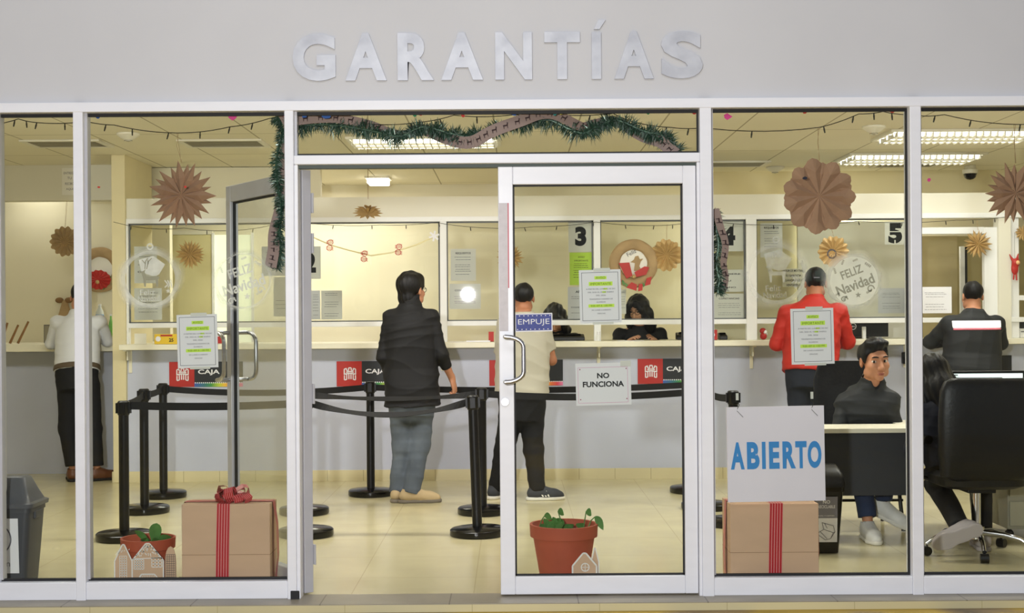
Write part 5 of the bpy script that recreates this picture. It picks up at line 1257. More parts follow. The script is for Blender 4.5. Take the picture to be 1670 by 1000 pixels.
# computer monitor facing the camera
ym = 1.62; x0, x1 = PX(1549, ym, 620), PX(1671, ym, 620); zt = PZ(605, ym, 1610)
t = thing('computer_monitor', 'computer monitor with a lit white screen behind the swivel chair', 'monitor', ((x0 + x1) / 2, ym, zd))
w = (x1 - x0) / 2; hm = zt - zd
MB().box(-w, w, 0, 0.03, hm - 0.30, hm).build('casing', M['black'], t, bevel=0.005)
MB().rect(-w + 0.012, w - 0.012, hm - 0.285, hm - 0.016, -0.001).build('screen', mat('lit white screen', (226, 240, 240), 0.3, emit=1.0), t)
MB().rect(-w + 0.012, w * 0.4, hm - 0.045, hm - 0.04, -0.002).rect(-w + 0.012, w * 0.5, hm - 0.05, hm - 0.047, -0.002).rect(-w + 0.02, -w + 0.05, hm - 0.028, hm - 0.022, -0.002).build('window_bars', M['inkgrey'], t)
MB().rect(-w + 0.15, -0.01, hm - 0.066, hm - 0.056, -0.002).build('highlight_bar', mat('aqua screen bar', (130, 200, 206), 0.4, emit=0.5), t)
MB().cyl((0, 0.04, 0.01), (0, 0.04, hm - 0.25), 0.02, n=12).box(-0.1, 0.1, -0.03, 0.11, 0.001, 0.013).build('stand', M['black'], t)

# swivel chair seen from behind
xc, yc = PX(1612, 0.86, 800), 0.86
t = thing('swivel_chair', 'black leather swivel chair with a chromed star base, its back to the window', 'office chair', (xc, yc, 0))
rings = []
hw = 0.245; KW = 1.14
for z, w_, d_, yo in ((0.44, 0.17, 0.04, 0.02), (0.47, 0.235, 0.05, 0.0), (0.6, 0.25, 0.055, -0.02), (0.8, 0.252, 0.055, -0.035), (0.95, 0.245, 0.05, -0.04), (1.0, 0.225, 0.04, -0.04), (1.018, 0.19, 0.02, -0.04)):
    rings.append([(KW * w_ * math.copysign(abs(math.cos(a)) ** 0.45, math.cos(a)), yo + d_ * math.copysign(abs(math.sin(a)) ** 0.7, math.sin(a)), z) for a in [2 * PI * k / 28 for k in range(28)]])
MB().ring_loft(rings).build('backrest', M['leather'], t, smooth=True)
rings = []
for z, w_, d_ in ((0.39, 0.2, 0.2), (0.41, 0.25, 0.24), (0.46, 0.26, 0.25), (0.485, 0.24, 0.23)):
    rings.append([(w_ * math.copysign(abs(math.cos(a)) ** 0.5, math.cos(a)), 0.22 + d_ * math.copysign(abs(math.sin(a)) ** 0.5, math.sin(a)), z) for a in [2 * PI * k / 28 for k in range(28)]])
MB().ring_loft(rings).build('seat', M['leather'], t, smooth=True)
for sx in (-1, 1):
    MB().tube([(sx * 0.24, 0.28, 0.42), (sx * 0.295, 0.28, 0.44), (sx * 0.305, 0.26, 0.6), (sx * 0.3, 0.2, 0.655)], 0.014, 8).tube([(sx * 0.3, 0.36, 0.66), (sx * 0.3, 0.1, 0.665)], 0.026, 8).build('armrest', M['blackgloss'], t, smooth=True)
MB().box(-0.08, 0.08, 0.1, 0.3, 0.36, 0.395).build('mechanism', M['black'], t, bevel=0.005)
cc = (0, 0.2)
MB().cyl((0, cc[1], 0.13), (0, cc[1], 0.36), 0.027, n=20).build('gas_lift', M['chrome'], t, smooth=True)
MB().cyl((0, cc[1], 0.09), (0, cc[1], 0.16), 0.045, n=20).build('hub', M['chrome'], t, smooth=True)
for k in range(5):
    a = 2 * PI * k / 5 + PI + 0.12; dx, dy = math.cos(a), math.sin(a)
    L = MB().tube([(0.03 * dx, cc[1] + 0.03 * dy, 0.125), (0.15 * dx, cc[1] + 0.15 * dy, 0.118), (0.24 * dx, cc[1] + 0.24 * dy, 0.1), (0.3 * dx, cc[1] + 0.3 * dy, 0.062)], [0.019, 0.017, 0.015, 0.013], 10).build('leg', M['chrome'], t, smooth=True)
    ex, ey = 0.3 * dx, cc[1] + 0.3 * dy; px_, py_ = -dy, dx
    MB().cyl((ex - px_ * 0.022, ey - py_ * 0.022, 0.027), (ex + px_ * 0.022, ey + py_ * 0.022, 0.027), 0.026, n=16).build('caster', M['black'], t, smooth=True)

# visitor chair the youth sits on
yv = 2.05; xv = PX(1398, yv, 640)
t = thing('visitor_chair', 'black visitor chair with a curved back behind the seated youth', 'chair', (xv, yv, 0))
rings = []
for z, w_, yo in ((0.60, 0.2, 0.16), (0.64, 0.235, 0.17), (0.8, 0.24, 0.2), (0.95, 0.23, 0.235), (1.04, 0.2, 0.25), (1.07, 0.15, 0.255)):
    rings.append([(w_ * math.copysign(abs(math.cos(a)) ** 0.5, math.cos(a)), yo + 0.03 * math.copysign(abs(math.sin(a)) ** 0.8, math.sin(a)) + 0.12 * (1 - (math.cos(a)) ** 2) * 0.3, z) for a in [2 * PI * k / 24 for k in range(24)]])
MB().ring_loft(rings).build('backrest', M['leather'], t, smooth=True)
MB().ring_loft([rrect(0.22, 0.2, 0.41, 0.05), rrect(0.235, 0.215, 0.43, 0.06), rrect(0.235, 0.215, 0.455, 0.06), rrect(0.21, 0.19, 0.472, 0.05)]).build('seat', M['leather'], t, smooth=True)
for sx in (-1, 1):
    MB().tube([(sx * 0.2, -0.17, 0.42), (sx * 0.235, -0.2, 0.005)], 0.013, 8).build('leg', M['black'], t, smooth=True)
    MB().tube([(sx * 0.2, 0.17, 0.42), (sx * 0.225, 0.24, 0.005)], 0.013, 8).build('leg', M['black'], t, smooth=True)
    MB().tube([(sx * 0.19, 0.17, 0.42), (sx * 0.2, 0.19, 0.62)], 0.012, 8).build('back_support', M['black'], t, smooth=True)
MB().tube([(-0.235, -0.19, 0.2), (0.235, -0.19, 0.2)], 0.009, 8).build('stretcher', M['black'], t, smooth=True)

# ================================================================== things on the teller counter
zc1 = zc + 0.046
def put(px, Y): return (PX(px, Y, 545), Y, zc1)
# monitor seen from behind
t = thing('computer_monitor', 'back of a black monitor with a round emblem beside the red jacket', 'monitor', put(1410, 5.18))
s = FOC / (5.2 - CAMY); w = 38 / s
MB().box(-w, w, -0.02, 0.025, 0.012, PZ(524, 5.2, 1410) - zc1).build('casing', mat('charcoal monitor back', (40, 40, 42), 0.5), t, bevel=0.006)
hh = PZ(524, 5.2, 1410) - zc1
g = MB().disc(-w * 0.52, hh - 0.045, 0.03, -0.0215, 28, 0.024).text('DELL', -w * 0.52, hh - 0.045, 0.013, -0.0215, w=0.042, bold=0.03); g.build('emblem', M['paper'], t)
MB().cyl((0, 0.04, 0.008), (0, 0.04, hh - 0.06), 0.015, n=10).box(-0.09, 0.09, -0.02, 0.09, 0.001, 0.01).build('stand', M['black'], t)
t = thing('card_reader', 'small white upright card reader in front of the black monitor', 'card reader', put(1409, 4.85))
MB().box(-0.014, 0.014, -0.02, 0.02, 0.001, 0.105).build('body', M['white'], t, bevel=0.004); MB().box(-0.012, 0.012, -0.03, 0.03, 0.0005, 0.006).build('base', M['white'], t)
t = thing('computer_monitor', 'back of a dark monitor beyond the man with the reflective stripe', 'monitor', put(1655, 5.18))
MB().box(-0.1, 0.2, -0.02, 0.025, 0.012, PZ(524, 5.2, 1655) - zc1).build('casing', M['dark'], t, bevel=0.006); MB().cyl((0.05, 0.04, 0.008), (0.05, 0.04, 0.06), 0.015, n=10).box(-0.04, 0.14, -0.02, 0.09, 0.001, 0.01).build('stand', M['black'], t)
t = thing('receipt_printer', 'small white box at the photo edge on the counter', 'printer', put(1666, 4.8)); MB().box(-0.03, 0.08, -0.04, 0.05, 0.001, 0.08).build('body', M['white'], t, bevel=0.006); MB().box(-0.02, 0.07, -0.042, -0.035, 0.05, 0.056).build('paper_slot', M['black'], t)
# telephone-like black units
def unit_box(px0, px1, py0, Y, label, name='desk_phone', m=None):
    s = FOC / (Y - CAMY); w = (px1 - px0) / s / 2; t = thing(name, label, name.replace('_', ' '), put((px0 + px1) / 2, Y)); h = PZ(py0, Y, (px0 + px1) / 2) - zc1
    MB().add([(-w, -0.06, 0.001), (w, -0.06, 0.001), (w, 0.07, 0.001), (-w, 0.07, 0.001), (-w, -0.05, h * 0.6), (w, -0.05, h * 0.6), (w, 0.06, h), (-w, 0.06, h)], [(3, 2, 1, 0), (4, 5, 6, 7), (0, 1, 5, 4), (1, 2, 6, 5), (2, 3, 7, 6), (3, 0, 4, 7)]).build('body', m or M['black'], t, bevel=0.006)
    MB().box(-w * 0.8, w * 0.8, 0.0, 0.05, h * 0.86, h * 1.04).build('handset', M['blackgloss'], t, bevel=0.01)
    return t
unit_box(897, 953, 545, 4.95, 'flat black desk phone in front of the woman whose hair dome shows')
unit_box(1103, 1148, 542, 5.0, 'black desk phone at the edge of the closed door leaf')
unit_box(1172, 1185, 543, 4.9, 'small black card terminal beside the red card on counter four', 'card_terminal')
t = thing('table_card', 'red table card with a white mark on counter four', 'table card', put(1162, 4.75)); MB().box(-0.055, 0.04, -0.002, 0.002, 0.001, 0.088).build('card', M['red'], t); MB().text('0', 0.01, 0.045, 0.03, -0.003, bold=0.03).build('lettering', M['paper'], t); MB().box(-0.055, 0.04, -0.002, 0.045, 0.001, 0.004).build('foot', M['red'], t)
t = thing('table_card', 'red and white card standing by the beige shirt on counter three', 'table card', put(801, 4.7)); MB().box(-0.022, 0.022, -0.002, 0.002, 0.001, 0.085).build('card', M['red'], t); MB().box(-0.022, 0.022, -0.002, 0.03, 0.001, 0.004).build('foot', M['red'], t)
# small santa figure
t = thing('santa_figure', 'tiny round red santa figure on counter four beside the red jacket', 'figurine', put(1245, 4.75))
MB().ball((0, 0, 0.03), 0.03, 14).ball((-0.004, 0, 0.075), 0.026, 14, (1.1, 1, 1)).build('body', M['red'], t, smooth=True); MB().ball((0.012, -0.012, 0.066), 0.018, 10).build('beard', M['white'], t, smooth=True); MB().ball((0.028, 0, 0.05), 0.009, 8).build('bobble', M['white'], t, smooth=True)
# paper slips, pens
def slip(px, Y, w, d, label, m=None, h=0.003, group='papers lying on the counter'):
    o = MB().box(-w / 2, w / 2, -d / 2, d / 2, 0.0008, h).build('paper_slip', m or M['paper'], loc=put(px, Y)); tag(o, label, 'paper', group); return o
slip(780, 4.62, 0.2, 0.1, 'stack of white slips on the counter beside the door edge', h=0.012)
slip(748, 4.6, 0.14, 0.09, 'white slip on the counter behind the man in the black jacket')
slip(1028, 4.62, 0.22, 0.14, 'white form under the hand of the woman with glasses')
slip(930, 4.6, 0.1, 0.06, 'small white slip beside the flat black phone')
slip(1325, 4.6, 0.16, 0.1, 'white form on the counter under the red jacket man')
slip(1500, 4.62, 0.2, 0.1, 'white form on the counter by the man with the reflective stripe')
t = thing('glue_stick', 'white upright glue stick on the counter by the post left of the woman with glasses', 'glue stick', put(976, 4.62)); MB().lathe([(0.013, 0.001), (0.013, 0.05), (0.011, 0.052), (0.011, 0.075), (0.009, 0.08)], n=14).build('tube', M['white'], t, smooth=True); MB().lathe([(0.0135, 0.052), (0.0135, 0.082), (0.001, 0.083)], n=14).build('cap', M['paper'], t, smooth=True)
# yellow carton and small box on counter one
t = thing('yellow_carton', 'long yellow carton with red print on counter one', 'carton', put(271, 4.62)); MB().box(-0.092, 0.11, -0.03, 0.04, 0.001, 0.085).build('carton', mat('yellow carton', (226, 190, 52), 0.5), t, bevel=0.002)
MB().rect(-0.04, 0.06, 0.066, 0.08, -0.0315).build('red_band', M['red'], t); MB().disc(-0.06, 0.045, 0.022, -0.0315, 18).build('white_seal', M['paper'], t); MB().text('25', 0.05, 0.035, 0.03, -0.0315, bold=0.03).build('lettering', M['ink'], t)
t = thing('wooden_stand', 'small cream card stand on counter one beside the yellow carton', 'card stand', put(229, 4.75)); MB().box(-0.05, 0.05, -0.003, 0.003, 0.001, 0.09).build('panel', M['cream2'], t); MB().box(-0.05, 0.05, -0.02, 0.03, 0.0006, 0.006).build('foot', M['cream2'], t)
t = thing('business_card_holder', 'red and white card holder on counter one behind the door pull', 'card holder', put(360, 4.75)); MB().box(-0.035, 0.035, -0.02, 0.02, 0.001, 0.06).build('holder', M['red'], t, bevel=0.003); MB().box(-0.03, 0.03, -0.005, 0.01, 0.03, 0.1).build('cards', M['paper'], t)
# alcove shelf items
za = zc1
def aput(px, Y=5.35): return (PX(px, Y, 550), Y, za)
for i, (px, h, ln, lb) in enumerate(((7, 0.19, 0.05, 'thicker brown wooden stick leaning in the alcove'), (21, 0.17, 0.07, 'thin brown wooden stick in the middle of the leaning three'), (34, 0.2, 0.09, 'longest brown wooden stick, nearest the white shirt'))):
    x, y, z = aput(px - 5); mb = MB().tube([(0, 0, 0.004), (ln * 1.0, 0.02, h)], [0.012, 0.010], 8)
    o = mb.build('wooden_stick', mat('brown wood stick', (138, 100, 58), 0.7, var=0.2, vscale=20), loc=(x, y, z)); tag(o, lb, 'wooden stick', 'wooden sticks on the alcove counter')
x, y, z = aput(76, 5.5); t = thing('picture_stand', 'small grey picture frame on the alcove counter behind the white sleeve', 'frame', (x, y, z)); MB().box(-0.025, 0.04, 0, 0.012, 0.001, 0.17).build('frame', mat('grey frame', (110, 106, 98), 0.6), t); MB().rect(-0.018, 0.033, 0.012, 0.16, -0.001).build('picture', M['slat'], t)
x, y, z = aput(163, 5.6); t = thing('water_bottle', 'clear water bottle with a blue label in the alcove', 'bottle', (x, y, z + 0.14))
MB().lathe([(0.034, 0.001), (0.036, 0.1), (0.036, 0.14), (0.014, 0.185), (0.013, 0.2)], n=18).build('bottle', mat('pale clear plastic', (214, 220, 216), 0.15), t, smooth=True); MB().lathe([(0.0368, 0.06), (0.0368, 0.12)], n=18, cap=False).build('label', mat('blue bottle label', (110, 150, 200), 0.5), t, smooth=True); MB().lathe([(0.015, 0.198), (0.015, 0.215), (0.001, 0.216)], n=12).build('cap', M['white'], t, smooth=True)
x, y, z = aput(170, 5.62); t = thing('carton_stack', 'cream box the water bottle stands on in the alcove', 'box', (x, y, z)); MB().box(-0.1, 0.06, -0.06, 0.08, 0.001, 0.138).build('box', M['cream2'], t, bevel=0.003); MB().box(-0.1005, 0.0605, -0.0605, 0.0805, 0.11, 0.112).build('seam', M['slat'], t)
x, y, z = aput(181, 5.5); t = thing('green_bottle', 'slim green bottle in the alcove beside the pillar', 'bottle', (x, y, z)); MB().lathe([(0.02, 0.001), (0.021, 0.16), (0.008, 0.22), (0.008, 0.25)], n=14).build('bottle', mat('green plastic', (120, 190, 90), 0.3), t, smooth=True); MB().lathe([(0.01, 0.245), (0.01, 0.262), (0.001, 0.263)], n=10).build('cap', M['white'], t)
c = P(106, 512, 6.135); t = thing('sack_ornament', 'brown burlap sack ornament with a bow hanging on the alcove wall', 'ornament', c)
MB().ring_loft([[(w_ * math.cos(a), 0.03 * math.sin(a), z_) for a in [2 * PI * k / 16 for k in range(16)]] for z_, w_ in ((-0.13, 0.085), (-0.1, 0.09), (0.02, 0.055), (0.1, 0.03), (0.13, 0.05))]).build('sack', M['kraft'], t, smooth=True); 
mb = MB()
for sg in (-1, 1): mb.ball((sg * 0.045, -0.02, 0.13), 0.035, 10, (1.2, 0.5, 0.8))
mb.build('bow', mat('brown bow cloth', (128, 96, 58), 0.8), t, smooth=True)
# black bag hung on the counter front beside the youth
c = P(1475, 584, YC - 0.03); t = thing('wall_phone', 'small black handset hanging on the counter front beside the window post', 'handset', c); MB().box(-0.02, 0.025, -0.02, 0.03, -0.05, 0.05).build('body', M['black'], t, bevel=0.01); MB().box(-0.012, 0.018, -0.035, -0.018, -0.04, 0.04).build('grip', M['blackgloss'], t, bevel=0.006)
# ================================================================== people
M['skin'] = mat('tan skin', (188, 132, 100), 0.55, var=0.04, vscale=20)
M['skin2'] = mat('warm brown skin', (168, 112, 82), 0.55, var=0.04, vscale=20)
M['skin3'] = mat('light tan skin', (204, 152, 120), 0.55, var=0.04, vscale=20)
M['hair'] = mat('black hair', (13, 11, 11), 0.5, bump=0.3, spec=.3, bscale=90, stretch=(1, 1, 0.25))
M['eyewhite'] = mat('eye white', (206, 198, 188), 0.3); M['iris'] = mat('dark brown iris', (38, 22, 14), 0.2)
M['lips'] = mat('lip skin', (160, 92, 80), 0.5); M['brow'] = mat('dark eyebrow', (24, 18, 16), 0.8)
M['jacket'] = mat('black jacket cloth', (17, 17, 19), 0.75, var=0.15, vscale=8)
M['jacketgrey'] = mat('charcoal jacket cloth', (34, 36, 38), 0.7, var=0.15, vscale=8)
M['navy'] = mat('dark navy cloth', (16, 20, 36), 0.8)
M['jeans'] = mat('faded blue jeans', (88, 96, 106), 0.85, var=0.28, vscale=5)
M['jeansdark'] = mat('dark jeans', (30, 34, 44), 0.85, var=0.15)
M['trouser'] = mat('black trousers', (15, 15, 18), 0.8)
M['tee'] = mat('beige cotton', (178, 172, 156), 0.85, var=0.03)
M['shirt'] = mat('white shirt cotton', (222, 224, 230), 0.8, var=0.02)
M['redjacket'] = mat('red jacket cloth', (176, 38, 26), 0.65, var=0.06)
M['shoebrown'] = mat('brown leather shoe', (92, 54, 32), 0.4); M['shoetan'] = mat('tan suede shoe', (182, 160, 122), 0.85, var=0.1); M['soletan'] = mat('grey rubber sole', (120, 112, 100), 0.8)
M['shoegrey'] = mat('grey knit shoe', (58, 60, 66), 0.8); M['solewhite'] = mat('white rubber sole', (226, 222, 212), 0.6); M['shoewhite'] = mat('white leather shoe', (226, 224, 220), 0.5)
M['solepale'] = mat('pale grey sole', (172, 164, 162), 0.8)

def dirv(deg): a = math.radians(deg); return A(math.cos(a), math.sin(a), 0)
def rightof(f): return A(f[1], -f[0], 0)

TORSO = [(-.06, .088, .066, -.004), (.05, .098, .072, -.006), (.15, .097, .070, -.006), (.32, .087, .062, 0), (.50, .088, .066, .002), (.68, .093, .070, .003), (.80, .091, .064, 0), (.90, .078, .050, -.004), (.97, .046, .040, -.004), (1.03, .034, .036, 0)]
def rings(H, g, hem=-.06, boxy=0.0):
    R = [(t, rx * H * g, ry * H * (g * 1.08 if g > 1.05 else g), o * H) for t, rx, ry, o in TORSO]
    if boxy:
        hw = max(r[1] for r in R[:3]) * (1 + boxy)
        R = [(t, max(rx, hw) if t < 0.75 else rx, ry * (1 + boxy) if t < 0.6 else ry, o) for t, rx, ry, o in R]
    if hem < -.06: R = [(hem, R[0][1] * 1.06, R[0][2] * 1.05, R[0][3])] + R
    return R

def stand(H, ang, half=0.108):
    f = dirv(ang); r = rightof(f); z = A(0, 0, 1); J = {'f': f, 'r': r}
    J['pelvis'] = z * .49 * H; J['neck'] = z * .845 * H; J['head'] = z * (H - .117 * H / 1.75) + f * 0.02
    for s, sg in (('L', -1), ('R', 1)):
        J['sh' + s] = z * .805 * H + r * sg * half * H
        J['el' + s] = J['sh' + s] + A(0, 0, -.175 * H) + r * sg * .03 * H
        J['wr' + s] = J['el' + s] + A(0, 0, -.145 * H) + f * .03 * H
        J['hip' + s] = z * .50 * H + r * sg * .052 * H
        J['kn' + s] = z * .285 * H + r * sg * .056 * H + f * .01
        J['an' + s] = z * .05 * H + r * sg * .06 * H
        J['foot' + s] = None
    return J

def frame3(f, up=(0, 0, 1)):
    f = unit(f); up = A(*up); r = unit(np.cross(f, up)); u = np.cross(r, f); return np.stack([r, f, u], axis=1)

def hand(s, wr, d, n, th, curl=0.5, sz=1.0):
    """palm, four bent fingers of unequal length and a thumb leaving the side of the palm"""
    d, n = unit(d), A(*n); n = unit(n - d * (n @ d)); th = A(*th); th = unit(th - d * (th @ d) - n * (th @ n)); R = np.stack([d, th, n], axis=1)
    s.ell(wr + d * .046 * sz, (.052 * sz, .041 * sz, .017 * sz), R, k=.012)
    s.cone(wr - d * .02, wr + d * .02, .024 * sz, .022 * sz, .012)
    for off, ln, sp in ((.029, .070, .10), (.0095, .079, .02), (-.0105, .073, -.05), (-.029, .058, -.13)):
        p = wr + d * .083 * sz + th * off * sz; a = 0.25 * curl; r0 = .0092 * sz
        s.cone(wr + d * .05 * sz + th * off * .8 * sz, p, .011 * sz, r0, .006)
        for q, w in ((.42, 1.0), (.32, 1.1), (.26, .8)):
            v = unit((d + th * sp) * math.cos(a) + n * math.sin(a)); e = p + v * ln * q * sz; s.cone(p, e, r0, r0 * .9, .003); p = e; r0 *= .9; a += curl * w
    b = wr + d * .022 * sz + th * .03 * sz; m = b + unit(d * .75 + th * .75 + n * .35) * .04 * sz; e = m + unit(d * .95 + th * .15 + n * (.25 + .4 * curl)) * .034 * sz
    s.cone(wr + d * .01 + th * .012 * sz, b, .015 * sz, .013 * sz, .01); s.cone(b, m, .0125 * sz, .0105 * sz, .005); s.cone(m, e, .0105 * sz, .0085 * sz, .004)

def head_prims(s, c, R, hs, nose=1.0):
    T = lambda *p: c + R @ (A(*p) * hs)
    E = lambda p, r, k=.02, op='+': s.ell(T(*p), A(*r) * hs, R, k, op)
    E((0, -.014, .035), (.075, .096, .083)); E((0, .028, -.028), (.0635, .066, .080)); E((0, .067, -.094), (.025, .021, .018))
    for sg in (-1, 1):
        E((sg * .038, .058, -.022), (.028, .03, .026)); E((sg * .05, .02, -.066), (.022, .042, .028))
    s.cone(T(0, .088, .012), T(0, .112, -.030), .0085 * hs, .0135 * hs, .012)
    for sg in (-1, 1): E((sg * .0125, .098, -.035), (.0095, .011, .009), .006)
    s.cone(T(-.04, .079, .03), T(.04, .079, .03), .0125 * hs, .0125 * hs, .012)
    for sg in (-1, 1): E((sg * .033, .098, .008), (.019, .014, .011), .010, '-')
    E((0, .092, -.062), (.026, .0095, .0065), .006); E((0, .090, -.073), (.021, .010, .0075), .006)
    s.cone(T(-.026, .100, -.067), T(.026, .100, -.067), .0018 * hs, .0018 * hs, .004, '-')
    for sg in (-1, 1):
        E((sg * .079, -.006, -.004), (.010, .019, .032), .006); E((sg * .087, .0, 0), (.006, .009, .018), .005, '-')

def hair_sdf(c, R, hs, style, seed=0):
    s = SDF(); T = lambda *p: c + R @ (A(*p) * hs)
    loc = lambda p: ((p - c) @ R) / hs
    grow = {'short': 1.055, 'fade': 1.035, 'full': 1.13, 'quiff': 1.12, 'long': 1.12}[style]
    s.ell(T(0, -.016, .04), A(.077, .097, .085) * grow * hs, R, .01)
    if style in ('full', 'quiff'): s.ell(T(0, .04 if style == 'quiff' else .03, .112 if style == 'quiff' else .085), A(.066, .058, .034) * hs, R, .03)
    if style == 'full': s.ell(T(0, -.062, -.05), A(.062, .045, .065) * hs, R, .02)
    if style == 'long':
        for sg in (-1, 1): s.chain([T(sg * .066, -.02, .04), T(sg * .086, -.02, -.06), T(sg * .092, -.01, -.17), T(sg * .088, .02, -.27)], [.04 * hs, .042 * hs, .045 * hs, .03 * hs], .04)
        s.chain([T(0, -.07, .02), T(0, -.08, -.12), T(0, -.08, -.26)], [.07 * hs, .075 * hs, .06 * hs], .05)
        s.chain([T(-.03, .075, .095), T(-.067, .07, .03), T(-.085, .055, -.06), T(-.09, .04, -.2)], [.02 * hs, .026 * hs, .028 * hs, .024 * hs], .03)
        s.chain([T(.0, .08, .1), T(.06, .08, .04), T(.072, .06, -.06), T(.08, .045, -.2)], [.022 * hs, .034 * hs, .038 * hs, .03 * hs], .03)
    ys = [-.12, -.09, -.05, -.02, .0, .02, .045, .075, .1, .13]
    zl = {'short': [-.075, -.07, -.065, -.03, .012, .005, .03, .068, .075, .075], 'fade': [-.05, -.05, -.045, -.02, .015, .01, .04, .07, .078, .078], 'full': [-.125, -.125, -.11, -.05, -.005, -.02, .02, .06, .07, .07], 'quiff': [-.07, -.07, -.06, -.03, .01, -.012, .035, .074, .09, .10], 'long': None}[style]
    if zl:
        s.fun(T(-.3, -.3, -.3), T(.3, .3, .3), lambda p: (np.interp(loc(p)[..., 1], ys, zl) - loc(p)[..., 2]) * hs * .75, .006, '^')
    else: s.ell(T(0, .10, -.03), A(.05, .075, .088) * hs, R, .015, '-')
    r = np.random.RandomState(seed); ph = r.uniform(0, 6, 4)
    amp = .0035 if style in ('full', 'quiff', 'long') else .0015
    s.warp(lambda p: amp * (np.sin(loc(p)[..., 0] * 150 + 25 * loc(p)[..., 2] + ph[0]) * .6 + np.sin(loc(p)[..., 0] * 70 - loc(p)[..., 1] * 60 + ph[1])))
    return s

def face_parts(t, c, R, hs, look=(0, 0), brow=1.0):
    Mx = Matrix([[R[i][0] * hs, R[i][1] * hs, R[i][2] * hs, c[i]] for i in range(3)] + [[0, 0, 0, 1]])
    for sg in (-1, 1):
        e = MB().ball((sg * .033, .0715, .007), .0152, 14, (1, 1, .66)).xf(Mx).build('eye', M['eyewhite'], t, smooth=True)
        MB().ball((sg * .033 + look[0] * .006, .0828, .007 + look[1] * .005), .0078, 10, (1, .55, 1)).xf(Mx).build('iris', M['iris'], e, smooth=True)
        MB().tube([(sg * .014, .0955, .033), (sg * .029, .0955, .0365), (sg * .041, .0905, .0355), (sg * .050, .0845, .031)], [.0028, .0046 * brow, .0044, .003], 6).xf(Mx).build('eyebrow', M['brow'], t, smooth=True)
    MB().ring_loft([[(x, .0950 + .0052 * (1 - (x / .025) ** 2) + .0015 * math.cos(a), -.0625 + .0032 * (1 - (x / .026) ** 2) * math.sin(a)) for a in [2 * PI * k / 8 for k in range(8)]] for x in [-.024 + .006 * i for i in range(9)]]).ring_loft([[(x, .0940 + .0055 * (1 - (x / .022) ** 2) + .002 * math.cos(a), -.0705 + .004 * (1 - (x / .022) ** 2) * math.sin(a)) for a in [2 * PI * k / 8 for k in range(8)]] for x in [-.02 + .005 * i for i in range(9)]]).xf(Mx).build('mouth', M['lips'], t, smooth=True)
    return Mx

def shoe(t, o, f, up, m, ms, L=.285, name='shoe', stripes=None, laces=None, seed=0):
    """o = point of the sole under the ankle; f towards the toe"""
    R = frame3(f, up); o = A(*o); T = lambda *p: o + R @ A(*p); k = L / .285
    s = SDF()
    s.chain([T(0, -.045 * k, .05), T(0, .05 * k, .05), T(0, .13 * k, .036), T(0, .175 * k, .03)], [.040, .041, .042, .034], .03)
    s.cone(T(0, -.012, .06), T(0, -.02, .108), .043, .042, .03, cut=True); s.cone(T(0, .02, .075), T(0, .09 * k, .05), .033, .028, .03)
    s.plane(T(0, 0, .016), -R[:, 2])
    s.cone(T(0, -.012, .1), T(0, -.012, .14), .034, .034, .004, '-')
    ob = s.build(name, m, t, .006)
    q = SDF()
    q.chain([T(0, -.05 * k, .012), T(0, .03 * k, .012), T(0, .13 * k, .012), T(0, .18 * k, .014)], [.043, .036, .046, .037], .03)
    q.plane(T(0, 0, .024), R[:, 2]); q.plane(T(0, 0, .0), -R[:, 2])
    q.build('sole', ms, ob, .005)
    Mx = Matrix([[R[i][0], R[i][1], R[i][2], o[i]] for i in range(3)] + [[0, 0, 0, 1]])
    if stripes:
        mb = MB()
        for sg in (-1, 1):
            for j in range(3):
                y0 = .03 + j * .022; mb.add([(sg * .0445, y0, .028), (sg * .0445, y0 + .011, .028), (sg * .041, y0 - .012, .072), (sg * .041, y0 - .024, .072)], [(0, 1, 2, 3)])
        sm = mb.xf(Mx).build('stripes', stripes, ob); sm.modifiers.new('thick', 'SOLIDIFY').thickness = .008; sm.modifiers[0].offset = 0
    if laces:
        mb = MB()
        for j in range(4): mb.tube([(-.024, .04 + j * .021, .088 - j * .009), (0, .045 + j * .021, .102 - j * .0095), (.024, .04 + j * .021, .088 - j * .009)], .003, 6)
        mb.xf(Mx).build('laces', laces, ob, smooth=True)
    return ob

